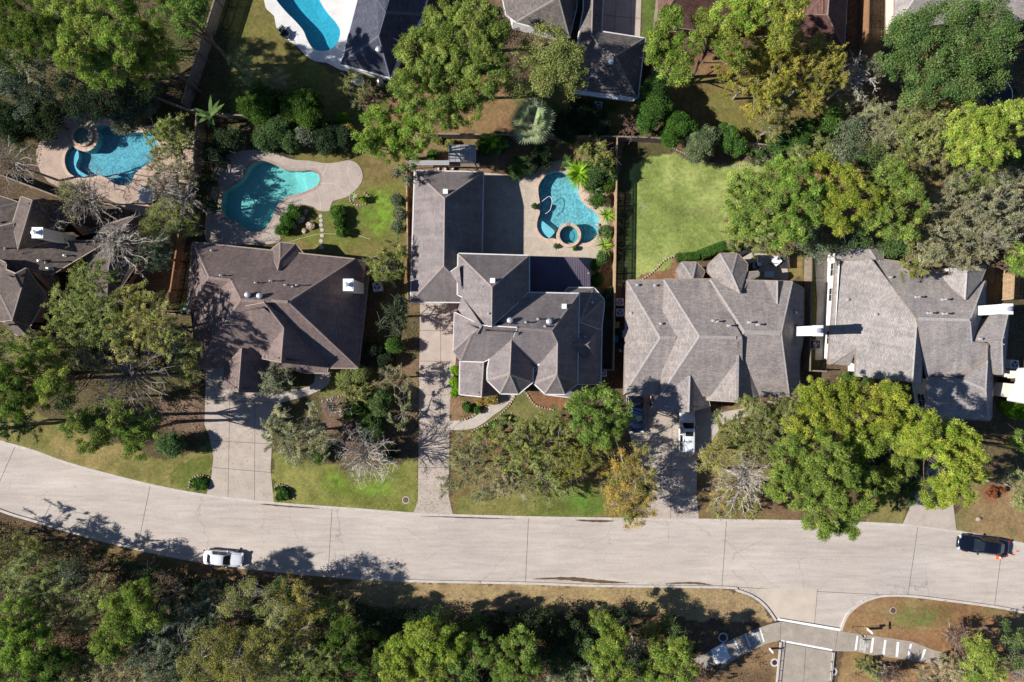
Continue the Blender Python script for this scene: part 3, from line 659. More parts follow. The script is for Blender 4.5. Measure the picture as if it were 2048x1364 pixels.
# raised spas
def spa(parent, cpx, r_out, r_in, h, tint, mat, spill=None):
    c = P(*cpx); root = empty('spa', (c.x, c.y, 0)); root.parent = parent; root.location = (c.x - parent.location.x, c.y - parent.location.y, 0)
    ring = lambda r: [(r * math.cos(2 * math.pi * i / 40), r * math.sin(2 * math.pi * i / 40)) for i in range(40)]
    mb = MB(); mb.sheet(ring(r_out), h, 0, holes=[ring(r_in)]); mb.skirt(ring(r_out), -1.2, h); mb.skirt(ring(r_in), h - 1.0, h, inward=True)
    mb.build('rim', [M[mat]], root)
    mb = MB(); mb.sheet(ring(r_in), h - 0.98); mb.sheet(ring(r_in * 0.62), h - 0.9); mb.build('floor', [caustic_plaster('spa_caustic_plaster', (0.22, 0.38, 0.42), 0.1)], root)
    mb = MB(); mb.sheet(ring(r_in), h - 0.1); mb.build('spa_water', [water_mat('spa_water', tint)], root)
    if spill is not None:
        mb = MB(); mb.box((spill[0], spill[1], h + 0.015), (0.42, r_out - r_in + 0.04, 0.05)); mb.build('spillway', [M['brickcoping']], root)
spa(rB, pB(663, 1030), 1.42, 1.08, 0.42, (0.65, 0.92, 0.95), 'coping', (-0.1, 1.25))
spa(rL, pL(566, 930), 1.25, 0.95, 0.3, (0.6, 0.9, 0.93), 'coping')
# ================================================================== houses
def add_uv(me, faces_uv):
    uvl = me.uv_layers.new(name='UVMap'); buf = np.zeros((len(me.loops), 2), np.float32)
    for pi, p in enumerate(me.polygons):
        n = p.normal
        u = Vector((0, 0, 1)).cross(n)
        if u.length < 0.05: u = Vector((1, 0, 0))
        u.normalize(); v = n.cross(u)
        for li in p.loop_indices:
            co = me.vertices[me.loops[li].vertex_index].co
            buf[li] = (co.dot(u), co.dot(v))
    uvl.data.foreach_set('uv', buf.ravel())

class House:
    def __init__(s, name, label, roofmat, capmat, wallmat, gutter='fascia_t', cat='house', group='houses along the street', c=None, cr=None, th=0.2, wz=2.9, zk=1.0):
        s.zk = zk
        s.c = cr; s.rm, s.cm, s.wm, s.gm = roofmat, capmat, wallmat, gutter
        p = P(*c); s.root = empty(name, (p.x, p.y, 0), label=label, cat=cat, group=group)
        s.tris = []; s.tv = []; s.n = 0; s.th = th
        s.rv = []; s.rf = []; s.rmi = []; s.gut = MB(); s.cap = MB(); s.wal = MB(); s.wz = wz
    def V(s, v):
        return P(*s.c(v[0], v[1]), v[2])
    def block(s, verts, faces, wall=True, walldrop=None, gutter=True, caps=True, inset=0.35):
        """one roof volume; verts name -> (crop x, crop y, height); faces = lists of names"""
        verts = {k: (v[0], v[1], 2.9 + (v[2] - 2.9) * s.zk if v[2] > 2.9 else v[2]) for k, v in verts.items()}
        names = list(verts); pos = {k: s.V(verts[k]) for k in names}; z0 = {k: verts[k][2] for k in names}
        def sxy(k): return s.c(verts[k][0], verts[k][1])
        if any(len(f) > 3 for f in faces):
            for it in range(80):
                acc = {k: [] for k in names}
                for f in faces:
                    if len(f) < 4: continue
                    A_ = np.array([[pos[k].x, pos[k].y, 1.0] for k in f]); zz = np.array([pos[k].z for k in f])
                    sol, *_ = np.linalg.lstsq(A_, zz, rcond=None)
                    for k in f:
                        px_, py_ = sxy(k); u_ = (px_ - CX) / F; v_ = (CY - py_) / F; m_ = sol[0] * u_ + sol[1] * v_
                        acc[k].append((m_ * CAMH + sol[2]) / (1 + m_))
                for k in names:
                    if acc[k]:
                        zt = sum(acc[k]) / len(acc[k]); w_ = .04 if z0[k] > 3.15 else .25
                        zt = zt * (1 - w_) + z0[k] * w_; pos[k] = P(*sxy(k), min(max(zt, z0[k] - 1.2), z0[k] + 1.2))
        F_ = []
        for f in faces:
            pts = [pos[k] for k in f]
            nz = sum((pts[i].x * pts[(i + 1) % len(pts)].y - pts[(i + 1) % len(pts)].x * pts[i].y) for i in range(len(pts)))
            F_.append(list(f) if nz > 0 else list(f)[::-1])
        base = len(s.rv); order = {k: i for i, k in enumerate(names)}
        s.rv += [pos[k] for k in names] + [pos[k] - Vector((0, 0, s.th)) for k in names]; nn = len(names)
        count = {}
        for f in F_:
            for i in range(len(f)):
                e = (f[i], f[(i + 1) % len(f)]); count.setdefault(frozenset(e), []).append((e, f))
            tr = tessellate_polygon([[pos[k] for k in f]])
            for a in tr:
                pa = [pos[f[i]] for i in a]
                if (pa[1] - pa[0]).cross(pa[2] - pa[0]).z < 0: a = (a[0], a[2], a[1])
                s.tv += [pos[f[i]] for i in a]
                s.rf.append(tuple(base + order[f[i]] for i in a)); s.rmi.append(0)
                s.rf.append(tuple(base + nn + order[f[i]] for i in a)[::-1]); s.rmi.append(1)
        zmin = min(p.z for p in pos.values())
        for es in count.values():
            (a, bb), f = es[0]
            if len(es) == 1:
                A, B = pos[a], pos[bb]
                s.rf.append((base + order[bb], base + order[a], base + nn + order[a], base + nn + order[bb])); s.rmi.append(1)
                d = (B - A); d2 = Vector((d.x, d.y, 0))
                if d2.length < 0.05: continue
                out = Vector((d2.y, -d2.x, 0)).normalized()
                if gutter:
                    hor = abs(d.z) < 0.45
                    w = 0.13 if hor else 0.07
                    o0 = Vector((0, 0, -0.02)); o1 = Vector((0, 0, -0.12))
                    vs = [A + o0, B + o0, B + out * w + o0, A + out * w + o0, A + o1, B + o1, B + out * w + o1, A + out * w + o1]
                    s.gut.add(vs, [(3, 2, 1, 0), (4, 5, 6, 7), (2, 3, 7, 6), (0, 1, 5, 4), (1, 2, 6, 5), (3, 0, 4, 7)])
                if wall:
                    zb = s.wz if walldrop is None else walldrop
                    i1 = A - out * inset; i2 = B - out * inset
                    t1 = i1.z - s.th * .5; t2 = i2.z - s.th * .5
                    dirn = d2.normalized()
                    i1 = i1 + dirn * min(inset, d2.length * .2); i2 = i2 - dirn * min(inset, d2.length * .2)
                    if zb < max(t1, t2):
                        in2 = -out * 0.12
                        vs = [(i1.x, i1.y, zb), (i2.x, i2.y, zb), (i2.x, i2.y, t2), (i1.x, i1.y, t1)]
                        vs += [tuple(Vector(q) + in2) for q in vs]
                        g_ = MB(); g_.add(vs, [(0, 1, 2, 3), (7, 6, 5, 4), (0, 3, 7, 4), (1, 5, 6, 2)]); g_.build('gable_wall', [M[s.wm]], s.root, world=True)
            elif caps and len(es) == 2:
                A, B = pos[a], pos[bb]; d = (B - A).normalized()
                nrm = []
                for (_e, f) in es:
                    pts = [pos[k] for k in f]; nv = Vector((0, 0, 0))
                    for i in range(len(pts)): nv += pts[i].cross(pts[(i + 1) % len(pts)])
                    nrm.append((nv.normalized(), sum(pts, Vector()) / len(pts)))
                (n1, c1), (n2, c2) = nrm
                mid = (A + B) / 2
                conv = n1.dot(c2 - mid) < 0
                if not conv or n1.dot(n2) > 0.995: continue
                w = 0.15; up = (n1 + n2).normalized() * 0.035
                t1 = n1.cross(d) ; t2 = n2.cross(d)
                if t1.dot(c1 - mid) < 0: t1 = -t1
                if t2.dot(c2 - mid) < 0: t2 = -t2
                q = [A + up, B + up, B + t1 * w + n1 * .02, A + t1 * w + n1 * .02, B + t2 * w + n2 * .02, A + t2 * w + n2 * .02]
                f1 = (0, 1, 2, 3); f2 = (1, 0, 5, 4)
                if (q[1] - q[0]).cross(q[2] - q[1]).z < 0: f1 = f1[::-1]; f2 = f2[::-1]
                s.cap.add(q, [f1, f2])
        return s
    def finish(s):
        o = mk('roof', s.rv, s.rf, [M[s.rm], M[s.gm]], s.root, s.rmi, world=True); add_uv(o.data, None)
        s.roof = o
        tr = [(3 * i, 3 * i + 1, 3 * i + 2) for i in range(len(s.tv) // 3)]
        s.bvh = BVHTree.FromPolygons([tuple(v) for v in s.tv], tr)
        if s.gut.v: s.gut.build('gutter', [M[s.gm]], s.root, world=True)
        if s.cap.v: s.cap.build('ridge_cap', [M[s.cm]], s.root, world=True)
        if s.wal.v: s.wal.build('wall', [M[s.wm]], s.root, world=True)
    def hit(s, px, py):
        d = P(px, py, 0) - Vector((0, 0, CAMH)); d.normalize()
        r = s.bvh.ray_cast(Vector((0, 0, CAMH)), d)
        return r[0] if r[0] is not None else P(px, py, 3.0)
    def pipe(s, x, y, h=0.5, r=0.06, kind='pipe'):
        p = s.hit(*s.c(x, y)); l = p - s.root.location; mb = MB()
        if kind == 'pipe':
            mb.tube(l - Vector((0, 0, .1)), l + Vector((0, 0, h)), r, r, 8); mb.tube(l - Vector((0, 0, .05)), l + Vector((0, 0, .12)), r * 2.6, r * 1.5, 8)
            mb.tube(l + Vector((0, 0, h)), l + Vector((0, 0, h + .08)), r * 1.9, r * 1.4, 8)
        elif kind == 'turbine':
            mb.lathe(l - Vector((0, 0, .12)), [(0.2, 0), (0.2, .3), (0.3, .36), (0.34, .5), (0.28, .64), (0.14, .72), (0.02, .74)], 16)
        elif kind == 'box':
            mb.box(l + Vector((0, 0, .12)), (0.45, 0.45, 0.4)); mb.box(l + Vector((0, 0, .34)), (0.52, 0.52, 0.05))
        elif kind == 'flat':
            mb.box(l + Vector((0, 0, .05)), (0.26, 0.26, 0.14), 0, .7)
        mb.build('roof_vent', [M['galv'] if kind != 'box' else M['whitemetal']], s.root, smooth=False)
    def ridge_vent(s, a, b, w=0.32):
        A = s.hit(*s.c(*a)); B = s.hit(*s.c(*b)); z = max(A.z, B.z) + 0.02
        A = P(*s.c(*a), z); B = P(*s.c(*b), z); mb = MB(); d = B - A
        mb.box(tuple((A + B) / 2 - s.root.location), (d.length, w, 0.09), 0, math.atan2(d.y, d.x)); mb.build('ridge_vent', [M[s.cm]], s.root)
    def walls(s, pts, z0=0.0, z1=None, inset=0.45, mat=None, zref=2.9):
        pl = [tuple(P(*s.c(x, y), zref)[:2]) for x, y in pts]; pl = offset(pl, -inset); z1 = z1 or zref + 0.1
        mb = MB(); mb.skirt(pl, z0 - 0.3, z1, 0, inward=area(pl) < 0)
        o = mb.build('wall', [M[mat or s.wm]], s.root, world=True); s.pl = pl; return pl
    def opening(s, i, t, w, h, z, kind='window', pl=None):
        """a window or door on wall segment i of the last walls() outline, t = 0..1 along it"""
        pl = pl or s.pl; a = Vector((*pl[i], 0)); b = Vector((*pl[(i + 1) % len(pl)], 0)); d = b - a; ang = math.atan2(d.y, d.x)
        out = Vector((d.y, -d.x, 0)).normalized() * (1 if area(pl) > 0 else -1)
        c = a + d * t + out * 0.03 - s.root.location; c.z = z
        e = empty(kind, tuple(c), ang); e.parent = s.root
        if kind == 'window':
            mb = MB()
            for q in ((-w / 2, 0, .07, h + .07), (w / 2, 0, .07, h + .07), (0, 0, .04, h)): mb.box((q[0], 0, 0), (q[2], .1, q[3]))
            for zz in (-h / 2, 0, h / 2): mb.box((0, 0.002, zz), (w, .09, .06))
            mb.build('window_frame', [M['frame']], e)
            mb = MB(); mb.box((0, 0, 0), (w - .05, .04, h - .05)); mb.build('pane', [M['glass']], e)
        elif kind == 'door':
            mb = MB(); mb.box((0, 0, 0), (w, .06, h)); 
            for sx in (-.22, .22):
                for zz in (-.5, .35): mb.box((sx * w, 0, zz), (w * .32, .09, h * .3))
            mb.build('door_panel', [M['door']], e)
            mb = MB(); mb.box((w * .4, 0, 0), (.05, .2, .12)); mb.build('handle', [M['galv']], e)
        else:
            mb = MB()
            for k in range(4): mb.box((0, 0, -h / 2 + h * (k + .5) / 4), (w, .07, h / 4 - .03))
            mb.build('door_panel', [M['garage']], e)
    def chimney(s, x0, y0, x1, y1, zt, zb, mat='whitewall', capm='whitemetal', cap=True):
        """outline measured at the top of the chimney (crop pixels)"""
        a = P(*s.c(x0, y1), zt); b = P(*s.c(x1, y0), zt); c = (a + b) / 2; w, d = abs(b.x - a.x), abs(b.y - a.y)
        e = empty('chimney', (c.x - s.root.location.x, c.y - s.root.location.y, 0)); e.parent = s.root
        mb = MB(); mb.box((0, 0, (zt - .15 + zb) / 2), (w, d, zt - .15 - zb)); mb.build('stack', [M[mat]], e)
        if cap:
            mb = MB(); mb.box((0, 0, zt - .1), (w + .1, d + .1, .1)); mb.box((0, 0, zt - .03), (w * .8, d * .8, .06)); mb.build('chase_cover', [M[capm]], e)
            mb = MB(); mb.lathe((-w * .1, 0, zt), [(.16, -.02), (.16, .3), (.26, .32), (.26, .4), (.02, .46)], 14); mb.build('flue', [M['galv']], e)

# ---------------- house A (brown, left of the middle)
cA = crop(350, 450, 3.898)
A = House('house', 'brown shingled house with a white chimney, right of the cedar fence', 'roofA', 'capA', 'brick', 'fascia_t', c=(560, 620), cr=cA)
A.block(dict(nw=(140, 137, 2.9), n2=(1400, 268, 3.1), R3=(885, 600, 8.7), R2=(515, 582, 8.5), R1b=(435, 425, 6.0), R1a=(265, 405, 6.0), sw1=(92, 680, 2.9), v1=(150, 683, 2.9),
             sw2=(145, 1110, 2.9), se=(1430, 1113, 2.9), ne=(1520, 288, 2.9)),
        [('nw', 'n2', 'R3', 'R2', 'R1b', 'R1a'), ('nw', 'R1a', 'sw1'), ('R1a', 'R1b', 'v1', 'sw1'), ('R1b', 'R2', 'sw2', 'v1'), ('R2', 'R3', 'se', 'sw2'), ('R3', 'n2', 'ne', 'se')], wall=False)
A.block(dict(T0=(697, 606, 8.6), T1=(735, 650, 8.4), T2=(850, 800, 7.3), G=(828, 1070, 7.3), v4=(665, 1038, 4.6), w=(520, 965, 3.3), w0=(500, 640, 7.3), e1=(1200, 1110, 3.0), e2=(1190, 985, 3.1)),
        [('T0', 'T1', 'T2', 'v4', 'w', 'w0'), ('T2', 'G', 'v4'), ('T0', 'T1', 'T2', 'G', 'e1', 'e2')])
A.block(dict(t1=(740, 655, 7.95), t2=(740, 704, 7.3), b1=(524, 968, 3.45), b0=(520, 940, 3.75)), [('t1', 't2', 'b1', 'b0')], wall=False, gutter=False)
A.block(dict(a=(522, 960, 5.3), b=(495, 1300, 5.3), c=(368, 1265, 3.0), d=(388, 1100, 3.0), e=(740, 1305, 2.9), f=(760, 1000, 2.9)), [('a', 'b', 'c', 'd'), ('a', 'b', 'e', 'f')], walldrop=0.0)
A.block(dict(w1=(745, 200, 2.95), a=(820, 137, 2.95), b=(938, 150, 2.95), c=(998, 224, 2.95), p=(818, 275, 4.9), q=(803, 352, 5.35)),
        [('w1', 'a', 'p', 'q'), ('a', 'b', 'p'), ('b', 'c', 'q', 'p')], wall=False)
A.block(dict(a=(900, 1078, 3.3), b=(1022, 1082, 3.3), c=(1190, 1100, 3.2), d=(1180, 1152, 2.8), e=(1010, 1150, 2.8), f=(905, 1120, 2.9)), [('a', 'b', 'c', 'd', 'e', 'f')], wall=False)
A.finish()
A.walls([(140, 137), (745, 200), (820, 137), (938, 150), (998, 224), (1520, 288), (1430, 1100), (1180, 1090), (1180, 1060), (620, 1060), (620, 1290), (380, 1270), (380, 1110), (145, 1110), (92, 680)])
for i, t in ((5, .2), (5, .75), (4, .3), (4, .7)): A.opening(i, t, 1.5, 1.4, 1.6)
A.opening(10, .5, 3.2, 2.1, 1.05, 'garage_door')
for x, y, h in ((368, 395, .6), (635, 452, .5), (755, 438, .7), (868, 470, .6), (920, 482, .3), (960, 472, .7), (288, 200, .3)): A.pipe(x, y, h)
A.pipe(575, 545, kind='turbine'); A.pipe(668, 553, kind='turbine')
A.ridge_vent((270, 412), (435, 430)); A.ridge_vent((520, 588), (695, 598)); A.ridge_vent((750, 590), (880, 600))
A.chimney(1312, 422, 1386, 510, 8.3, 2.6, 'stucco')

# ---------------- house B (middle, taupe)
cB = crop(800, 500, 3.898); gB = crop(800, 300, 4.547)
B = House('house', 'middle two-storey house with twin octagonal bays, white gutters and a garage wing', 'roofB', 'capB', 'brick', 'fascia_w', c=(1050, 650), cr=cB)
def g(x, y, z):
    px, py = gB(x, y); return ((px - 800) * 3.898, (py - 500) * 3.898, z)
B.block(dict(nw=g(135, 190, 2.9), ne=g(755, 202, 2.9), se=g(742, 960, 2.9), R1=g(408, 440, 6.5), R2=g(400, 1055, 6.5), V=g(455, 1112, 5.7), q=g(600, 1120, 4.2), r=(452, 128, 6.0), s=(470, 405, 2.9), sw=(85, 402, 2.9)),
        [('nw', 'ne', 'R1'), ('nw', 'R1', 'R2', 'sw'), ('R1', 'ne', 'se', 'q', 'V', 'R2'), ('R2', 'V', 'r', 's', 'sw')], wall=False)
B.block(dict(V=g(455, 1112, 5.75), a=(462, 118, 6.6), b=(480, 300, 6.6)), [('V', 'a', 'b')], wall=False, gutter=False)
# upper storey: north wing, west wing, main ridge, two bays
B.block(dict(nw=(455, 30, 5.6), ne=(1005, 46, 5.6), R1=(720, 288, 9.9), R2=(716, 592, 9.9), e=(1005, 332, 5.6), L=(640, 592, 9.7), k=(485, 365, 6.3), w=(450, 350, 5.6)),
        [('nw', 'ne', 'R1'), ('nw', 'R1', 'R2', 'L', 'k', 'w'), ('R1', 'ne', 'e', 'R2')], walldrop=2.0)
B.block(dict(L=(640, 592, 9.7), R=(1185, 630, 9.9), n1=(716, 590, 9.8), n2=(1003, 334, 5.6), n3=(1396, 342, 5.6), T=(1230, 722, 8.3), P=(1226, 972, 8.1), e1=(1390, 588, 5.6), e2=(1383, 925, 5.6), se=(1382, 1040, 5.6), s2=(1285, 1122, 5.6),
             s1=(1132, 1121, 5.6), sw=(1045, 1038, 5.6), w=(1045, 965, 5.6), v=(1090, 885, 6.0), v0=(1066, 893, 5.7), Q0=(870, 698, 8.2), m=(912, 608, 9.75)),
        [('m', 'R', 'n3', 'n2', 'n1'), ('R', 'T', 'P', 'se', 'e2', 'e1', 'n3'), ('T', 'P', 'sw', 'w', 'v'), ('P', 'sw', 's1'), ('P', 's1', 's2'), ('P', 's2', 'se'), ('m', 'R', 'T', 'v', 'v0', 'Q0')], walldrop=2.0)
B.block(dict(m=(912, 608, 9.75), L=(640, 592, 9.7), n1=(716, 590, 9.8), Q0=(870, 698, 8.2), P=(858, 968, 8.1), nw=(682, 930, 5.6), sw=(682, 1015, 5.6), s1=(785, 1117, 5.6), s2=(922, 1120, 5.6), se=(1031, 1030, 5.6), ne=(1036, 922, 5.6), v0=(1066, 896, 5.75),
             k=(700, 846, 5.9), k2=(655, 870, 5.4), c=(472, 864, 5.4), h=(560, 655, 8.8), wl=(415, 790, 5.4), wt=(424, 485, 5.4), t2=(585, 643, 8.9)),
        [('L', 'm', 'Q0', 'k', 'k2', 'c', 'h'), ('Q0', 'P', 'sw', 'nw', 'k'), ('P', 'sw', 's1'), ('P', 's1', 's2'), ('P', 's2', 'se'), ('Q0', 'P', 'se', 'ne', 'v0'), ('h', 'c', 'wl'), ('L', 'h', 'wl', 'wt')], walldrop=2.0)
B.block(dict(a=(484, 362, 6.4), L=(641, 592, 9.75), h=(600, 655, 9.0), w=(450, 462, 5.5)), [('a', 'L', 'h', 'w')], wall=False, gutter=False)
# lower roofs
B.block(dict(a=(470, 866, 3.2), b=(655, 870, 5.2), c=(637, 1143, 5.2), d=(465, 1126, 3.2), e=(800, 1118, 3.0), f=(800, 880, 3.0)), [('a', 'b', 'c', 'd'), ('b', 'c', 'e', 'f')], walldrop=0)
B.block(dict(a=(1385, 575, 5.3), b=(1572, 560, 2.9), c=(1563, 1046, 2.9), d=(1380, 1046, 5.2)), [('a', 'b', 'c', 'd')], wall=False)
B.block(dict(a=(1282, 326, 3.4), b=(1308, 296, 2.95), c=(1510, 298, 2.95), d=(1588, 386, 2.95), e=(1588, 446, 2.95), f=(1568, 620, 3.0), p=(1400, 560, 5.4), q=(1400, 330, 4.0)),
        [('a', 'b', 'c', 'q'), ('q', 'c', 'p'), ('c', 'd', 'p'), ('d', 'e', 'f', 'p')], wall=False)
B.block(dict(a=(1340, 737, 6.3), b=(1462, 738, 6.3), c=(1440, 645, 4.9), d=(1527, 645, 4.8), e=(1520, 836, 4.8), f=(1430, 835, 4.9)), [('a', 'b', 'd', 'c'), ('a', 'b', 'e', 'f'), ('b', 'd', 'e')], wall=True, walldrop=3.2, inset=.2, gutter=False)
B.block(dict(a=(1150, 1125, 3.1), b=(1415, 1158, 2.9), c=(1420, 950, 3.6), d=(1300, 930, 4.0)), [('a', 'b', 'c', 'd')], wall=False)
B.finish()
M['seam'] = noisy('standing_seam_metal', (0.11, 0.09, 0.12), 0.08, 1, 0.5, 6, metal=0.0)
mb = MB(); pts = [P(*cB(x, y), z) for x, y, z in ((1008, 46, 2.7), (1385, 58, 2.5), (1482, 172, 2.4), (1484, 340, 2.4), (1008, 340, 2.7))]
mb.add(pts + [p - Vector((0, 0, .1)) for p in pts], [(0, 4, 3, 2, 1), (5, 6, 7, 8, 9)] + [(i, (i + 1) % 5, 5 + (i + 1) % 5, 5 + i) for i in range(5)])
for k in range(26):
    x = 1020 + k * 18; y0 = 50 if x < 1385 else 58 + (x - 1385) * 1.17; za = 2.7 - .3 * (x - 1008) / 476
    a = P(*cB(x, y0), za + .03); b_ = P(*cB(x, 338), za + .03); mb.tube(a, b_, .025, .025, 4)
mb.build('patio_roof', [M['seam']], B.root, world=True)
for x, y in ((1030, 60), (1360, 66), (1470, 180), (1470, 320)):
    mb = MB(); a = P(*cB(x, y), 2.5); mb.tube((a.x, a.y, 0), (a.x, a.y, 2.42), .09, .09, 8)
    mb.build('post', [M['fascia_w']], B.root, world=True)
B.walls([(p[0], p[1]) for p in (g(135, 190, 0), g(755, 200, 0), g(742, 960, 0))] + [(1005, 46), (1008, 330), (1282, 326), (1308, 296), (1510, 298), (1588, 386), (1588, 446), (1563, 1046), (1415, 1150), (1380, 1110), (1285, 1118), (1132, 1118), (1060, 1050), (1030, 1030), (922, 1115), (785, 1115), (640, 1140), (470, 1125), (472, 864), (420, 800), (430, 480), (450, 400), (85, 402)])
for i, t in ((3, .3), (3, .7), (14, .5), (18, .5), (20, .5)): B.opening(i, t, 1.5, 1.4, 1.6)
B.opening(24, .55, 4.6, 2.2, 1.1, 'garage_door'); B.opening(19, .5, 1.1, 2.1, 1.05, 'door')
for x, y, k in ((722, 240, 'box'), (1278, 440, 'box'), (858, 550, 'turbine'), (1162, 558, 'turbine'), (1500, 408, 'flat')): B.pipe(x, y, kind=k)
B.pipe(*g(415, 382, 0)[:2], kind='box')
for x, y, h in ((980, 565, .6), (1075, 540, .9), (1130, 597, .5), (690, 495, .4), (595, 402, .1), (518, 458, .1), (488, 290, .1), (642, 288, .15), (1443, 680, .2), (1325, 678, .15)): B.pipe(x, y, h, .07 if h > .2 else .04)

# ---------------- house C (grey brown, right of the middle)
cC = crop(1220, 480, 3.789)
C_ = House('house', 'wide grey-brown house with a white side chimney and orange leaves in its roof valleys', 'roofC', 'capC', 'brick', 'fascia_t', c=(1420, 660), cr=cC, zk=.56)
C_.block(dict(nw=(130, 308, 2.9), ne=(470, 306, 2.9), R1=(382, 740, 6.2), R2=(500, 740, 6.2), sw=(108, 1172, 2.9), se=(470, 1172, 2.9)), [('nw', 'R1', 'sw'), ('nw', 'ne', 'R2', 'R1'), ('R1', 'R2', 'se', 'sw')], wall=False)
C_.block(dict(nw=(410, 300, 4.8), n=(765, 299, 4.8), A=(680, 730, 8.6), B=(1000, 742, 8.6), sw=(385, 1172, 4.2), s2=(1000, 1180, 3.6)), [('nw', 'A', 'sw'), ('nw', 'n', 'B', 'A'), ('A', 'B', 's2', 'sw')], walldrop=2.5)
C_.block(dict(nw=(762, 299, 4.85), n2=(1385, 318, 3.6), R=(1020, 692, 9.2), R2=(1300, 702, 9.2), k=(985, 742, 8.62), se=(1362, 1186, 3.3), s1=(1000, 1182, 3.3), e1=(1468, 365, 2.9), e2=(1462, 740, 2.9), e3=(1434, 890, 2.9), e4=(1430, 1160, 2.9)),
         [('nw', 'n2', 'R2', 'R'), ('nw', 'R', 'k'), ('R', 'R2', 'se', 's1', 'k'), ('R2', 'n2', 'e1', 'e2', 'e3', 'e4', 'se')], wall=False)
C_.block(dict(a=(974, 850, 6.9), b=(965, 1226, 6.9), c=(730, 1212, 3.4), d=(735, 1165, 3.4), e=(1070, 1212, 4.0), f=(1160, 1178, 3.2)), [('a', 'b', 'c', 'd'), ('a', 'b', 'e', 'f')], walldrop=0.5)
C_.block(dict(a=(608, 1030, 5.9), b=(600, 1300, 5.9), c=(312, 1292, 2.9), d=(385, 1120, 3.6), e=(755, 1262, 2.9), f=(735, 1165, 3.0)), [('a', 'b', 'c', 'd'), ('a', 'b', 'e', 'f')], walldrop=0.0)
C_.block(dict(w=(505, 228, 3.0), a=(545, 170, 2.95), b=(655, 172, 2.95), c=(716, 236, 2.95), c2=(690, 300, 3.2), p=(628, 292, 4.9), w2=(530, 300, 3.4)), [('w', 'a', 'p', 'w2'), ('a', 'b', 'p'), ('b', 'c', 'c2', 'p')], walldrop=0, inset=.3)
C_.block(dict(w=(745, 190, 4.6), a=(836, 104, 4.6), b=(965, 105, 4.6), c=(1040, 180, 4.6), c2=(1035, 236, 4.7), p=(924, 256, 7.0), w2=(742, 240, 4.6), q=(985, 400, 7.0), w3=(800, 300, 5.2)),
         [('w', 'a', 'p', 'q', 'w3', 'w2'), ('a', 'b', 'p'), ('b', 'c', 'c2', 'p'), ('p', 'c2', 'q')], walldrop=0, inset=.3)
C_.block(dict(a=(870, 262, 4.8), b=(1128, 240, 4.8), b2=(1126, 268, 4.6), c=(1075, 292, 5.2), d=(990, 402, 7.0)), [('a', 'b', 'b2', 'c', 'd')], wall=False)
C_.block(dict(a=(1272, 312, 6.7), b=(1270, 482, 6.9), w=(1068, 312, 4.7), e=(1384, 322, 4.2)), [('a', 'b', 'w'), ('a', 'b', 'e')], walldrop=2.5, inset=.25)
C_.finish()
C_.walls([(130, 308), (520, 306), (520, 240), (550, 175), (650, 175), (710, 240), (745, 240), (836, 130), (965, 130), (1030, 190), (1060, 300), (1384, 322), (1468, 365), (1462, 740), (1434, 890), (1430, 1160), (1160, 1180), (1060, 1205), (740, 1205), (740, 1270), (320, 1285), (305, 1172), (108, 1172)])
for i, t in ((19, .3), (20, .5), (0, .5), (8, .5)): C_.opening(i, t, 1.4, 1.4, 1.6)
C_.opening(19, .7, 4.4, 2.2, 1.1, 'garage_door') if False else None
for x, y, h in ((205, 342, .3), (340, 345, .3), (383, 635, .3), (160, 555, .15), (805, 618, .6), (895, 650, .6), (1050, 625, .6), (1115, 642, .6), (780, 612, .3), (1402, 550, .2)): C_.pipe(x, y, h, .08)
C_.ridge_vent((690, 735), (955, 740)); C_.ridge_vent((1030, 705), (1290, 710)); C_.ridge_vent((967, 870), (962, 1215), .3)
C_.chimney(1542, 650, 1614, 725, 8.4, 0, 'whitewall')

# ---------------- house D (pale grey, far right)
cD = crop(1600, 480, 3.6875)
D = House('house', 'pale grey shingled house at the right with a white chimney on its far side', 'roofD', 'capD', 'whitewall', 'fascia_t', c=(1840, 660), cr=cD, zk=.52)
D.block(dict(nw=(268, 145, 2.9), nn=(520, 135, 2.9), R=(865, 585, 8.6), S=(832, 1046, 8.6), s=(410, 1002, 3.9), s0=(415, 800, 4.4), w1=(236, 560, 2.9), w2=(208, 912, 2.9), w3=(245, 905, 2.9), e=(893, 1057, 4.3), e0=(905, 640, 7.2)),
        [('nw', 'nn', 'R', 'S', 's', 's0', 'w3', 'w2', 'w1'), ('R', 'S', 'e', 'e0')], wall=False)
D.block(dict(S=(832, 1044, 8.5), s=(412, 1000, 3.8), s9=(640, 1018, 2.0), e=(893, 1055, 4.2)), [('S', 's', 's9'), ('S', 's9', 'e')], wall=False, gutter=False, caps=False)
D.block(dict(nn=(520, 135, 2.9), n2=(720, 160, 2.9), n3=(1000, 240, 2.9), n4=(1365, 300, 2.9), R=(865, 585, 8.6), R2=(1256, 592, 8.6), e=(1366, 480, 3.2), e2=(1270, 756, 4.4), s=(1390, 770, 4.3), s3=(1390, 1040, 3.4), s2=(930, 1012, 3.4), k=(880, 640, 8.0)),
        [('nn', 'n2', 'n3', 'n4', 'R2', 'R'), ('R', 'R2', 'e2', 's', 's3', 's2', 'k'), ('R2', 'n4', 'e', 'e2')], wall=False)
D.block(dict(a=(1236, 184, 6.3), b=(1220, 437, 6.3), w=(1110, 180, 3.8), w1=(1106, 262, 3.8), w2=(1013, 266, 3.4), e=(1376, 190, 3.5), e2=(1332, 300, 3.9)), [('a', 'b', 'w2', 'w1', 'w'), ('a', 'b', 'e2', 'e')], walldrop=0)
D.block(dict(a=(1410, 548, 5.6), b=(1536, 545, 5.3), c=(1492, 745, 5.4), d=(1395, 742, 4.9), e=(1275, 756, 4.6), f=(1540, 548, 3.0), h=(1525, 745, 3.0)), [('a', 'b', 'c', 'd', 'e'), ('b', 'f', 'h', 'c')], walldrop=0)
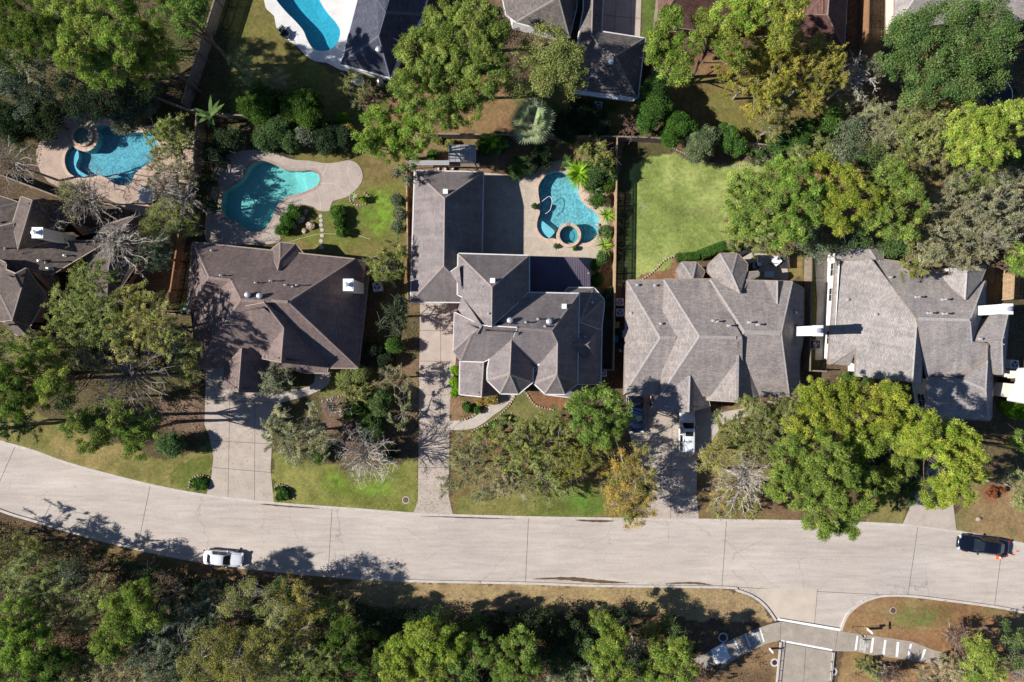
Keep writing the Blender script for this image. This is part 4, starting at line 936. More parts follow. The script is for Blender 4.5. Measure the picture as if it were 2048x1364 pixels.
D.block(dict(a=(1397, 742, 5.2), b=(1492, 742, 5.4), c=(1498, 988, 4.0), d=(1436, 985, 4.0), e=(1406, 850, 4.8), f=(1525, 742, 3), h=(1508, 985, 3.0)), [('a', 'b', 'c', 'd', 'e'), ('b', 'f', 'h', 'c')], walldrop=0)
D.block(dict(a=(1386, 775, 6.6), b=(1372, 1106, 6.2), c=(1205, 1030, 3.9), k=(1384, 886, 6.5), c2=(940, 1018, 3.5), w=(925, 1292, 2.9), s=(1392, 1328, 2.9), e0=(1420, 985, 3.0), e=(1412, 1310, 3.0)),
        [('a', 'k', 'b', 's', 'e', 'e0'), ('k', 'b', 'c'), ('c', 'b', 's', 'w', 'c2')], wall=False)
D.block(dict(a=(415, 800, 4.35), b=(368, 920, 2.9), c=(240, 906, 2.9)), [('a', 'b', 'c')], wall=False)
D.block(dict(a=(268, 110, 3.4), b=(270, 145, 3.6), c=(560, 137, 3.9), d=(610, 137, 3.0), e=(612, 55, 3.0), f=(500, 45, 4.2), h=(300, 60, 3.4)), [('a', 'b', 'c', 'f', 'h'), ('c', 'd', 'e', 'f')], walldrop=0)
D.finish()
D.walls([(268, 60), (605, 60), (612, 140), (720, 160), (1000, 240), (1110, 190), (1370, 195), (1366, 480), (1536, 548), (1505, 985), (1415, 985), (1405, 1315), (935, 1290), (900, 1050), (415, 1000), (415, 915), (225, 905), (236, 560)])
for i, t in ((17, .35), (17, .75), (16, .5), (13, .5), (12, .3)): D.opening(i, t, 1.5, 1.4, 1.6)
D.opening(11, .4, 4.6, 2.2, 1.1, 'garage_door')
for x, y, h in ((665, 275, .3), (855, 422, .7), (1050, 440, .7), (942, 540, .7), (1055, 545, .7), (350, 440, .2), (560, 548, .2), (1325, 730, .3)): D.pipe(x, y, h, .08)
D.ridge_vent((880, 580), (1250, 590))
D.chimney(1500, 472, 1572, 545, 8.2, 0, 'whitewall')

# ---------------- house E (left edge, charcoal brown)
cE = crop(0, 350, 3.8975)
E = House('house', 'charcoal-brown house with several ridges cut off by the left edge', 'roofE', 'capE', 'brick', 'fascia_t', c=(60, 520), cr=cE)
E.block(dict(a=(165, 168, 5.6), b=(252, 200, 8.0), c=(140, 582, 8.0), d=(98, 380, 6.6), e=(335, 182, 7.2), f=(455, 235, 4.6), h=(520, 330, 3.6), i=(485, 440, 3.8), j=(300, 545, 5.6)), [('a', 'b', 'c', 'd'), ('b', 'e', 'f', 'h', 'i', 'j', 'c')], walldrop=2.5)
E.block(dict(a=(-400, 160, 3.0), b=(0, 165, 3.4), c=(142, 212, 4.4), d=(-10, 250, 6.2), e=(-400, 280, 6.2), f=(105, 375, 6.0), h=(-10, 405, 6.6), i=(-400, 420, 6.6)), [('a', 'b', 'c', 'd', 'e'), ('d', 'c', 'f', 'h', 'i', 'e')], walldrop=2.5)
E.block(dict(a=(-400, 400, 6.8), b=(0, 402, 6.8), c=(100, 376, 6.8), d=(135, 590, 6.9), e=(300, 545, 6.4), f=(450, 515, 6.0), h=(640, 512, 5.4), i=(850, 505, 4.0), j=(395, 775, 3.6), k=(205, 725, 5.8), l=(120, 772, 6.0), m=(42, 738, 6.3), n=(40, 680, 6.6), o=(0, 665, 6.8), p=(-400, 640, 6.8)),
        [('a', 'b', 'c', 'd', 'e', 'f', 'h', 'i', 'j', 'k', 'l', 'm', 'n', 'o', 'p')], walldrop=2.5)
E.block(dict(a=(0, 665, 6.9), n=(42, 690, 6.8), m=(40, 738, 6.6), l=(120, 772, 6.9), R=(172, 875, 6.9), S=(97, 1130, 6.9), T=(0, 930, 5.2), z=(-400, 640, 6.9), z2=(-400, 1000, 4.0), U=(205, 727, 6.4), E1=(360, 945, 3.4), E2=(230, 1175, 3.2), W=(0, 1140, 3.4)),
        [('a', 'n', 'm', 'l', 'R', 'S', 'T', 'z2', 'z'), ('l', 'U', 'E1', 'E2', 'S', 'R'), ('T', 'S', 'W', 'z2')], walldrop=2.0)
E.block(dict(a=(205, 727, 6.6), b=(400, 780, 4.0), c=(425, 830, 3.3), d=(370, 945, 3.3)), [('a', 'b', 'c', 'd')], walldrop=2.0)
E.block(dict(a=(92, 1130, 5.4), b=(205, 1165, 3.4), c=(318, 1280, 3.0), d=(268, 1310, 3.0), e=(110, 1235, 2.9), f=(20, 1150, 3.4)), [('a', 'b', 'c', 'd'), ('a', 'd', 'e', 'f')], walldrop=0)
E.block(dict(a=(1040, 322, 4.6), b=(650, 445, 3.6), c=(900, 450, 5.2), d=(850, 700, 5.2), e=(720, 1030, 3.0), f=(830, 1050, 3.0), h=(1060, 700, 3.0), i=(1080, 330, 3.0), j=(660, 520, 4.0)), [('a', 'b', 'c'), ('a', 'c', 'd', 'f', 'h', 'i'), ('c', 'j', 'e', 'f', 'd')], walldrop=2.5)
E.finish()
E.walls([(-380, 170), (60, 180), (460, 240), (660, 440), (1070, 335), (1050, 700), (820, 1030), (300, 1270), (110, 1225), (0, 1140), (-380, 1140)])
for i, t in ((2, .5), (4, .5), (5, .3), (5, .7)): E.opening(i, t, 1.4, 1.4, 1.6)
for x, y, h in ((40, 572, .9), (355, 680, 1.2), (315, 668, .4), (378, 727, .3), (410, 732, .8), (515, 630, .4)): E.pipe(x, y, h, .07)
E.chimney(248, 410, 328, 488, 9.6, 4.0, 'stucco')

# ---------------- house F (slate blue, top)
cF = crop(512, 0, 3.41)
F_h = House('house', 'slate-blue hipped roof house beside the deep blue pool', 'roofF', 'capF', 'whitewall', 'fascia_w', c=(760, 40), cr=cF)
F_h.block(dict(w0=(760, -260, 2.9), sw=(580, 435, 2.9), se=(915, 528, 2.9), k=(960, 420, 2.95), R=(838, 246, 6.2), R0=(885, 84, 6.2), t=(825, -10, 6.2), e=(1135, 100, 2.9), ne=(1200, -160, 2.9), R9=(980, -240, 7.0), nt=(860, -260, 6.2)),
          [('w0', 'sw', 'R', 'R0', 't', 'nt'), ('sw', 'se', 'R'), ('R0', 'R', 'se', 'k', 'e'), ('t', 'R0', 'e', 'ne', 'R9', 'nt')], wall=False)
F_h.finish(); F_h.walls([(760, -260), (580, 435), (915, 528), (960, 420), (1135, 100), (1200, -160)])
for i, t in ((1, .3), (1, .75)): F_h.opening(i, t, 1.3, 1.3, 1.6)
F_h.pipe(840, 345, kind='turbine')

# ---------------- house G (grey tabbed, top middle)
cG = crop(1024, 0, 3.41)
G_ = House('house', 'grey house with a southern wing and white gutters, north of the fan palm', 'roofG', 'capG', 'whitewall', 'fascia_w', c=(1170, 60), cr=cG)
G_.block(dict(a=(-120, -300, 2.9), b=(-40, 100, 2.9), c=(30, 150, 2.9), d=(393, 252, 2.9), R=(320, -20, 7.0), R0=(320, -300, 7.0), e=(440, 55, 3.0), e0=(455, -300, 3.0)), [('a', 'b', 'c', 'R', 'R0'), ('c', 'd', 'R'), ('R', 'd', 'e', 'e0', 'R0')], wall=False)
G_.block(dict(a=(490, 62, 3.0), a0=(495, -300, 3.0), R=(562, -300, 4.9), R2=(545, 250, 4.9), e0=(635, -300, 2.9), e=(608, 215, 2.9), q=(600, 330, 4.9), nw=(608, 216, 2.92), ne=(905, 262, 2.9), A=(704, 384, 5.2), se=(856, 668, 2.9), sw=(430, 610, 2.9), w=(455, 250, 2.9)),
         [('a0', 'a', 'w', 'sw', 'A', 'q', 'R2', 'R'), ('R', 'R2', 'e', 'e0'), ('R2', 'q', 'A', 'ne', 'nw'), ('A', 'ne', 'se'), ('A', 'se', 'sw')], wall=False)
G_.finish()
G_.walls([(-120, -300), (-20, 140), (393, 252), (440, 55), (455, -300)]); G_.walls([(490, -300), (455, 250), (430, 610), (856, 668), (905, 262), (608, 215), (620, -300)])
for t in (.25, .7): G_.opening(2, t, 1.4, 1.3, 1.6)
G_.pipe(672, 425, kind='box'); 
mb = MB(); pts = [P(*cG(x, y), z) for x, y, z in ((428, 612, 2.6), (855, 668, 2.6), (826, 692, 2.3), (426, 640, 2.3))]
mb.add(pts + [p - Vector((0, 0, .06)) for p in pts], [(0, 3, 2, 1), (4, 5, 6, 7), (0, 1, 5, 4), (1, 2, 6, 5), (2, 3, 7, 6), (3, 0, 4, 7)]); mb.build('awning', [M['whitemetal']], G_.root, world=True)

# ---------------- houses H, I, J at the top right
cH = crop(1300, 0, 4.267)
H_ = House('house', 'reddish-brown roofed house under the yellow-green pines at the top', 'roofH', 'capH', 'brick', 'fascia_t', c=(1500, 20), cr=cH)
H_.block(dict(w=(80, -400, 2.9), sw=(60, 210, 2.9), s=(430, 260, 2.9), s2=(760, 215, 2.9), s3=(1235, 130, 3.0), R=(300, -150, 7.5), R2=(1060, -200, 7.5), e=(1250, -400, 3.0)), [('w', 'sw', 'R'), ('sw', 's', 's2', 's3', 'R2', 'R'), ('R2', 's3', 'e'), ('w', 'R', 'R2', 'e')], wall=False)
H_.block(dict(a=(1300, -400, 3.6), b=(1230, -400, 3.6), c=(1250, 118, 3.6), d=(1515, 130, 5.2), e=(1530, -400, 5.2)), [('b', 'c', 'd', 'e')], walldrop=2.5)
H_.block(dict(a=(1230, 120, 3.4), b=(1520, 130, 6.0), c=(1560, -400, 6.0), d=(1700, -400, 2.9), e=(1655, 415, 2.9), f=(1235, 375, 2.9)), [('a', 'b', 'e', 'f'), ('b', 'c', 'd', 'e')], wall=False)
H_.finish(); H_.walls([(80, -380), (60, 210), (430, 260), (760, 215), (1235, 130), (1240, 375), (1655, 412), (1700, -380)])
for i, t in ((1, .5), (2, .5), (5, .3), (5, .7)): H_.opening(i, t, 1.3, 1.3, 1.6)
cJ = crop(1780, 0, 5.683)
J = House('house', 'pale grey roof behind the big dark oak in the top right corner', 'roofD', 'capD', 'stucco', 'fascia_t', c=(1940, 20), cr=cJ)
J.block(dict(a=(60, -500, 2.9), b=(50, 330, 2.9), c=(650, 250, 2.9), d=(1250, 150, 3.2), R=(500, -350, 7), R2=(1500, -250, 7), e=(1950, 160, 2.9), f=(2300, -500, 2.9)), [('a', 'b', 'R'), ('b', 'c', 'd', 'e', 'R2', 'R'), ('R2', 'e', 'f'), ('a', 'R', 'R2', 'f')], wall=False)
J.block(dict(a=(1200, 170, 4.5), b=(1900, 150, 4.5), c=(1900, 330, 3.6), d=(1200, 330, 3.6)), [('a', 'b', 'c', 'd')], wall=False)
J.finish(); J.walls([(60, -480), (60, 320), (650, 250), (1900, 320), (2000, -480)])
for i, t in ((1, .5), (2, .3)): J.opening(i, t, 1.3, 1.3, 1.6)
# low white roof at the right edge
cK = crop(1960, 580, 4.871)
K = House('garage', 'bright white flat roofed outbuilding at the right edge', 'whiteroof', 'whiteroof', 'stucco', 'fascia_w', cat='garage', group=None, c=(2040, 790), cr=cK) if 'whiteroof' in M else None
M['whiteroof'] = noisy('white_membrane_roof', (0.80, 0.79, 0.76), 0.04, 1, 0.7, 6)
K = House('garage', 'bright white roofed outbuilding at the right edge', 'whiteroof', 'whiteroof', 'stucco', 'fascia_w', cat='garage', group=None, c=(2040, 790), cr=cK)
K.block(dict(a=(375, 772, 4.2), b=(900, 740, 4.2), c=(900, 1180, 3.2), d=(272, 1068, 3.2), m=(362, 880, 4.0)), [('a', 'b', 'c', 'd', 'm')], walldrop=0)
K.finish()

# ================================================================== fences
def fence(pts, mat='wood', h=1.85, label='', group='wooden privacy fences', post=2.4, closed=False, gap=0.0):
    pw = [P(x, y) for x, y in pts]; root = empty('fence', (pw[0].x, pw[0].y, 0), label=label, cat='fence', group=group)
    pk = MB(); ra = MB(); o = root.location; r = random.Random(len(pts) * 7 + int(pts[0][0]))
    for a, b_ in zip(pw[:-1], pw[1:]):
        a = a - o; b_ = b_ - o; d = b_ - a; L = d.length; ang = math.atan2(d.y, d.x); n = int(L / 0.155); u = d.normalized(); nv = Vector((-u.y, u.x, 0))
        for i in range(n):
            c = a + u * (i + .5) * L / n; hh = h + r.uniform(-.02, .02)
            pk.box((c.x, c.y, hh / 2), (0.138, 0.02, hh), 0, ang + r.uniform(-.03, .03))
        for z in (.35, h * .5, h - .25):
            m_ = (a + b_) / 2 + nv * .04; ra.box((m_.x, m_.y, z), (L, 0.045, 0.09), 0, ang)
        m_ = (a + b_) / 2 + nv * 0.02; ra.box((m_.x, m_.y, h + .015), (L, 0.16, 0.035), 0, ang)
        k = max(1, int(L / post))
        for i in range(k + 1):
            c = a + u * i * L / k + nv * .1; ra.box((c.x, c.y, h / 2), (.1, .1, h), 0, ang)
    pk.build('pickets', [M[mat]], root); ra.build('rails_and_posts', [M[mat]], root)
fence([(470, -60), (446, 15), (413, 120), (381, 219)], 'wood', 2.3, 'grey weathered fence slanting down from the top between the pines and the grassy yard')
fence([(408, 232), (402, 345), (373, 473)], 'wood', 2.0, 'grey fence between the two left swimming pools')
fence([(373, 473), (357, 581), (348, 620)], 'woodred', 2.0, 'reddish cedar fence beside the brown house')
fence([(285, 190), (364, 219), (390, 229), (451, 238), (512, 242), (653, 255), (706, 262)], 'wood', 1.8, 'thin weathered back fence running past the banana plant')
fence([(838, 277), (1010, 279), (1240, 283)], 'wood', 1.9, 'grey back fence behind the middle garden, by the fan palm')
fence([(1229, 283), (1226, 500), (1222, 738)], 'woodtan', 1.9, 'tan fence between the middle pool and the striped lawn shadow')
fence([(1222, 738), (1200, 738)], 'wood', 1.6, 'short fence return beside the front air conditioner')
fence([(817, 345), (819, 470)], 'woodtan', 1.9, 'tan fence left of the middle garage')
fence([(819, 470), (820, 600)], 'wood', 1.9, 'shaded fence stretch beside the lower middle garage')
fence([(1240, 283), (1440, 290), (1575, 305), (1700, 312)], 'wood', 1.9, 'grey fence behind the bushes at the top of the big lawn')
fence([(1609, 512), (1606, 740)], 'wood', 1.9, 'grey fence between the two right-hand houses')
fence([(1606, 740), (1640, 742)], 'wood', 1.7, 'short gate fence below the air conditioner between the right-hand houses')
fence([(1318, -60), (1303, 85), (1298, 170)], 'wood', 1.9, 'pale fence beside the narrow green strip at the top')
fence([(1722, -60), (1718, 95)], 'woodred', 2.0, 'orange-brown fence at the top right between two roofs')
fence([(2003, 600), (2008, 500), (2012, 440)], 'woodtan', 1.9, 'tan fence behind the far right chimney')
fence([(8, 352), (140, 402)], 'wood', 1.5, 'low pale fence between the left pool and the charcoal house')
fence([(348, 628), (392, 632)], 'wood', 1.6, 'short fence beside the green bin')
# ================================================================== vegetation
def leaf_mat(name, c, c2=None, trans=0.3, scale=0.35):
    """leaf colour times a per-leaf tint; c2 = second leaf colour of the same plant"""
    m, t, b = nodes(name); t.nodes.remove(b)
    va = t.nodes.new('ShaderNodeVertexColor'); va.layer_name = 'tint'
    col = va.outputs[0]
    if c2 is None: c2 = tuple(min(1, x * k) for x, k in zip(c, (1.35, 1.15, 1.2)))
    col = mix(t, va.outputs[1], c, c2)
    col = mix(t, 1.0, col, va.outputs[0], 'MULTIPLY')
    d = t.nodes.new('ShaderNodeBsdfDiffuse'); tr = t.nodes.new('ShaderNodeBsdfTranslucent'); mx = t.nodes.new('ShaderNodeMixShader')
    t.links.new(col, d.inputs[0]); t.links.new(col, tr.inputs[0]); mx.inputs[0].default_value = trans
    t.links.new(d.outputs[0], mx.inputs[1]); t.links.new(tr.outputs[0], mx.inputs[2]); t.links.new(mx.outputs[0], t.nodes['Material Output'].inputs[0])
    return m
PAL = {
 'pine': ((0.18, 0.27, 0.05), (0.38, 0.47, 0.10), .32), 'pineb': ((0.25, 0.34, 0.05), (0.48, 0.53, 0.10), .32), 'pined': ((0.09, 0.16, 0.03), (0.20, 0.29, 0.055), .28),
 'oak': ((0.085, 0.15, 0.045), (0.18, 0.25, 0.08), .25), 'oakd': ((0.030, 0.055, 0.024), (0.08, 0.11, 0.05), .2), 'grey': ((0.10, 0.135, 0.07), (0.23, 0.27, 0.16), .2),
 'olive': ((0.235, 0.265, 0.075), (0.44, 0.44, 0.15), .35), 'yellow': ((0.27, 0.28, 0.06), (0.48, 0.42, 0.10), .35), 'green': ((0.06, 0.13, 0.03), (0.14, 0.25, 0.045), .25),
 'orange': ((0.34, 0.33, 0.08), (0.70, 0.44, 0.11), .35), 'khaki': ((0.27, 0.27, 0.14), (0.48, 0.45, 0.24), .35), 'red': ((0.20, 0.07, 0.04), (0.33, 0.13, 0.06), .2),
 'silver': ((0.15, 0.18, 0.10), (0.30, 0.33, 0.20), .2), 'palm': ((0.32, 0.38, 0.20), (0.52, 0.57, 0.34), .35), 'lime': ((0.18, 0.34, 0.02), (0.28, 0.45, 0.03), .3), 'brown': ((0.16, 0.10, 0.06), (0.26, 0.17, 0.10), .2)}
for k, (a, b_, tr) in PAL.items(): M['leaf_' + k] = leaf_mat('leaves_' + k, a, b_, tr)
def bark(name, c): return noisy(name, c, 0.3, 4, 0.95, 14, None, (1, 1, .3))
M['bark'] = bark('grey_brown_bark', (0.16, 0.12, 0.095)); M['barkpale'] = bark('pale_bark', (0.46, 0.41, 0.35)); M['barkgrey'] = bark('grey_bark', (0.30, 0.265, 0.225)); M['barkred'] = bark('pine_bark', (0.17, 0.105, 0.075))

def np_mesh(name, V3, nper, mat, parent, tint=None):
    """V3: (N, nper, 3) local vertex positions of N separate faces"""
    n = len(V3); me = bpy.data.meshes.new(name)
    me.vertices.add(n * nper); me.vertices.foreach_set('co', V3.astype(np.float32).ravel())
    me.loops.add(n * nper); me.loops.foreach_set('vertex_index', np.arange(n * nper, dtype=np.int32))
    me.polygons.add(n); me.polygons.foreach_set('loop_start', np.arange(0, n * nper, nper, dtype=np.int32))
    me.update(calc_edges=True)
    if tint is not None:
        at = me.color_attributes.new('tint', 'FLOAT_COLOR', 'POINT')
        at.data.foreach_set('color', np.repeat(tint, nper, axis=0).astype(np.float32).ravel())
    me.materials.append(mat); o = bpy.data.objects.new(name, me); COL.objects.link(o)
    if parent is not None: o.parent = parent
    return o
def tubes(name, A, B, ra, rb, mat, parent, n=3):
    A = np.array(A, float); B = np.array(B, float); ra = np.array(ra, float); rb = np.array(rb, float)
    d = B - A; L = np.linalg.norm(d, axis=1, keepdims=True); d = d / np.maximum(L, 1e-6)
    ref = np.where(np.abs(d[:, 2:3]) > .9, np.array([[1., 0, 0]]), np.array([[0, 0, 1.]]))
    u = np.cross(d, ref); u /= np.linalg.norm(u, axis=1, keepdims=True); v = np.cross(d, u)
    Q = []
    for i in range(n):
        t0, t1 = 2 * math.pi * i / n, 2 * math.pi * (i + 1) / n
        e0 = u * math.cos(t0) + v * math.sin(t0); e1 = u * math.cos(t1) + v * math.sin(t1)
        Q.append(np.stack([A + e0 * ra[:, None], A + e1 * ra[:, None], B + e1 * rb[:, None], B + e0 * rb[:, None]], 1))
    return np_mesh(name, np.concatenate(Q), 4, mat, parent)
def rdir(n, r, up=0.0):
    d = r.normal(size=(n, 3)); d[:, 2] += up; return d / np.linalg.norm(d, axis=1, keepdims=True)
def leaf_cards(C, r, size, up=0.6, asp=0.55, tri=False, along=None):
    n = len(C); nrm = rdir(n, r, up)
    a = rdir(n, r) if along is None else along
    a = a - nrm * np.sum(a * nrm, 1, keepdims=True); a /= np.maximum(np.linalg.norm(a, axis=1, keepdims=True), 1e-6)
    b_ = np.cross(nrm, a); s = (size * r.uniform(.65, 1.35, n))[:, None]
    if tri: return np.stack([C - a * s * .5 + b_ * s * asp * .5, C - a * s * .5 - b_ * s * asp * .5, C + a * s * .6], 1)
    return np.stack([C - a * s * .5, C + b_ * s * asp * .5, C + a * s * .5, C - b_ * s * asp * .5], 1)
def tints(n, r, grp, ng, amt=.22, mixp=0.35):
    g = r.uniform(1 - amt, 1 + amt, ng)[grp]; l = r.uniform(.8, 1.2, n); k = (g * l)[:, None]
    hue = np.stack([r.uniform(.92, 1.08, ng)[grp], np.ones(n), r.uniform(.9, 1.1, ng)[grp]], 1)
    w = np.clip(r.uniform(-.3, 1.0, ng)[grp] * mixp * 2 + r.uniform(-.25, .25, n), 0, 1)[:, None]
    return np.concatenate([k * hue, w], 1)
LEAFN = 0
def crown(kind, lobes, zc, root, mat, r, dens=1.0, flat=.5, hh=5.0):
    """returns clump centres too"""
    global LEAFN
    cs = []; rs = []; spec = dict(pine=(.47, 150), oak=(.72, 170), feather=(.58, 165), sparse=(.52, 125), bush=(.42, 120))[kind]
    cr, K = spec
    for (px, py, rp) in lobes:
        z = zc + r.uniform(-.10, .07) * zc; c = np.array(P(px, py, z)); R = rp * (CAMH - z) / F * {'pine': 1.17, 'feather': 1.18, 'sparse': 1.12, 'oak': 1.08}.get(kind, 1.0)
        if kind == 'bush': flat = min(.8, .42 * hh / max(R, .2))
        step = {'pine': .72, 'oak': .80, 'feather': .72, 'sparse': .78, 'bush': .34}[kind]
        n = int((R / (cr * step)) ** 2 * 1.9 * dens) + 4
        th = r.uniform(0, 2 * math.pi, n); q = np.sqrt(r.uniform(0, 1, n))
        ph = r.uniform(0, 6.28, 4); wob = 1 + .13 * np.sin(3 * th + ph[0]) + .10 * np.sin(5 * th + ph[1]) + .08 * np.sin(8 * th + ph[2])
        rad = np.maximum(R - cr * .6, .1) * q * wob
        if kind == 'bush': rad = rad * (1 + .18 * np.sin(2 * th + ph[1]))
        h = np.sqrt(np.clip(1 - q ** 2, 0, 1)) * R * flat
        lay = r.uniform(0, 1, n); z_ = np.where(lay < .62, h * r.uniform(.65, 1.1, n), -h * r.uniform(0, 1.2, n) + r.uniform(-.6, .3, n))
        pts = np.stack([c[0] + rad * np.cos(th), c[1] + rad * np.sin(th), c[2] + z_], 1)
        # gaps
        if kind in ('pine', 'sparse', 'feather', 'oak'):
            f = np.sin(pts[:, 0] * 1.7 + ph[3]) * np.sin(pts[:, 1] * 1.9 + ph[0]) + .5 * np.sin(pts[:, 0] * 3.3 + pts[:, 1] * 2.7 + ph[1])
            thr = {'pine': -.26, 'sparse': -.35, 'feather': -.42, 'oak': -.5}[kind]; pts = pts[f > thr]
        cs.append(pts)
    cs = np.concatenate(cs); cs[:, 2] = np.maximum(cs[:, 2], .25); ng = len(cs); loc = np.array(root.location)
    if kind == 'bush': crv_k = min(1.0, hh / 1.3)
    else: crv_k = 1.0
    K = int(K); g = np.repeat(np.arange(ng), K); n = len(g)
    crv = r.uniform(.55, 1.45, ng) * cr * max(.45, crv_k)
    if kind == 'pine':
        d = rdir(n, r, .45); rr = r.uniform(.25, 1.0, n) ** .7
        C = cs[g] - loc + d * (crv[g] * rr)[:, None] * np.array([1, 1, .75])
        V = leaf_cards(C, r, .20, .9, .36, True, d + r.normal(size=(n, 3)) * .35)
    elif kind in ('oak', 'bush'):
        d = rdir(n, r, .3); rr = r.uniform(.15, 1.0, n) ** .5
        C = cs[g] - loc + d * (crv[g] * rr)[:, None] * np.array([1, 1, .6])
        V = leaf_cards(C, r, .155 if kind == 'oak' else .125, .9, .62)
    elif kind == 'feather':
        dr = rdir(ng, r, .25)[g]; d = rdir(n, r, .1)
        C = cs[g] - loc + dr * (crv[g] * r.uniform(-1, 1.1, n))[:, None] + d * (crv[g] * .42 * r.uniform(0, 1, n))[:, None]
        V = leaf_cards(C, r, .135, 1.5, .5)
    else:
        d = rdir(n, r, .2); C = cs[g] - loc + d * (crv[g] * r.uniform(.1, 1.1, n))[:, None]
        V = leaf_cards(C, r, .125, 1.3, .55)
    pick = None
    tt = tints(n, r, g, ng, .24, .5); tt[:, :3] *= r.uniform(.85, 1.12) * np.array([r.uniform(.9, 1.1), 1, r.uniform(.85, 1.15)])
    np_mesh('crown', V, V.shape[1], mat, root, tt); LEAFN += n
    return cs
def limbs(root, cs, zc, r, mat, r0=.22, nl=7, twigs=60, tw=.018, seed=0, lean=None, bz=.45):
    """trunk, limbs that fork toward the leaf clumps, thin twigs"""
    loc = np.array(root.location); A = []; B = []; ra = []; rb = []
    top = np.array([cs[:, 0].mean(), cs[:, 1].mean(), zc * .78]) - loc
    segs = 5; prev = np.zeros(3); rad = r0
    for i in range(1, segs + 1):
        q = top * (i / segs) + np.array([r.normal() * .06, r.normal() * .06, 0]) * (i < segs)
        rn = r0 * (1 - .6 * i / segs); A.append(prev); B.append(q); ra.append(rad); rb.append(rn); prev = q; rad = rn
    tr = tubes('trunk', A, B, ra, rb, mat, root, 8)
    A = []; B = []; ra = []; rb = []
    idx = r.choice(len(cs), min(nl, len(cs)), replace=False); ends = []
    for i in idx:
        e = cs[i] - loc; st = top * r.uniform(bz, 1.0); m1 = st + (e - st) * .5 + np.array([0, 0, -.25]) + r.normal(size=3) * .2
        A += [st, m1]; B += [m1, e]; ra += [r0 * .42, r0 * .24]; rb += [r0 * .24, r0 * .1]; ends += [m1, e, (m1 + e) / 2]
    if twigs and ends:
        ends = np.array(ends); k = r.choice(len(cs), min(twigs, len(cs)), replace=False)
        for i in k:
            e = cs[i] - loc; dd = np.linalg.norm(ends - e, axis=1); j = int(np.argmin(dd)); s_ = ends[j]; m1 = (s_ + e) / 2 + r.normal(size=3) * .12 * dd[j]
            A += [s_, m1]; B += [m1, e + r.normal(size=3) * .1]; ra += [tw * 1.9, tw * 1.4]; rb += [tw * 1.4, tw * .7]
            for _ in range(3):
                e2 = e + r.normal(size=3) * .5; A.append(m1 + (e - m1) * r.uniform(.3, 1)); B.append(e2); ra.append(tw); rb.append(tw * .5)
    if A: tubes('limbs', A, B, ra, rb, mat, root, 4)
def bare_crown(root, lobes, zc, r, mat, tw=.022, n1=13):
    """leafless fan of twigs"""
    loc = np.array(root.location); A = []; B = []; ra = []; rb = []; cs = []
    c0 = np.array(P(*np.mean([l[:2] for l in lobes], 0), zc * .62)) - loc
    for (px, py, rp) in lobes:
        c = np.array(P(px, py, zc)) - loc; R = rp * (CAMH - zc) / F
        cs.append(c + loc)
        for i in range(n1):
            th = 2 * math.pi * (i + r.uniform(-.3, .3)) / n1; e = c + np.array([math.cos(th), math.sin(th), 0]) * R * r.uniform(.65, 1.12) + np.array([0, 0, r.uniform(-.8, .9)])
            s_ = c0; P0 = s_; dirv = (e - s_); k = 6; kink = r.normal(size=3) * .06
            for j in range(k):
                q = s_ + dirv * ((j + 1) / k) + r.normal(size=3) * .13 + kink * j + np.array([0, 0, .5 * math.sin(math.pi * (j + 1) / k)])
                w0 = tw * (3.2 - 2.3 * j / k); w1 = tw * (3.2 - 2.3 * (j + 1) / k); A.append(P0); B.append(q); ra.append(w0); rb.append(w1)
                if j >= 1:
                    for _ in range(3):
                        sd = dirv / np.linalg.norm(dirv) * .7 + r.normal(size=3) * .55; sd /= np.linalg.norm(sd); L = R * r.uniform(.18, .38) * (1.2 - j / k * .5)
                        s0 = P0 + (q - P0) * r.uniform(0, 1); e1 = s0 + sd * L; A.append(s0); B.append(e1); ra.append(tw * .9); rb.append(tw * .55)
                        for _ in range(3):
                            f = r.uniform(.25, .95); s1 = s0 + (e1 - s0) * f; d2 = sd * .6 + r.normal(size=3) * .6; d2 /= np.linalg.norm(d2)
                            A.append(s1); B.append(s1 + d2 * L * r.uniform(.3, .55)); ra.append(tw * .6); rb.append(tw * .35)
                P0 = q
    tubes('branches', A, B, ra, rb, mat, root, 3)
    r0 = .16; tubes('trunk', [np.zeros(3), c0 * .5 + np.array([.08, 0, 0])], [c0 * .5 + np.array([.08, 0, 0]), c0], [r0, r0 * .8], [r0 * .8, r0 * .55], mat, root, 7)
    return np.array(cs)
BARK = dict(pine='barkred', oak='bark', feather='barkgrey', sparse='barkpale', bush='bark')
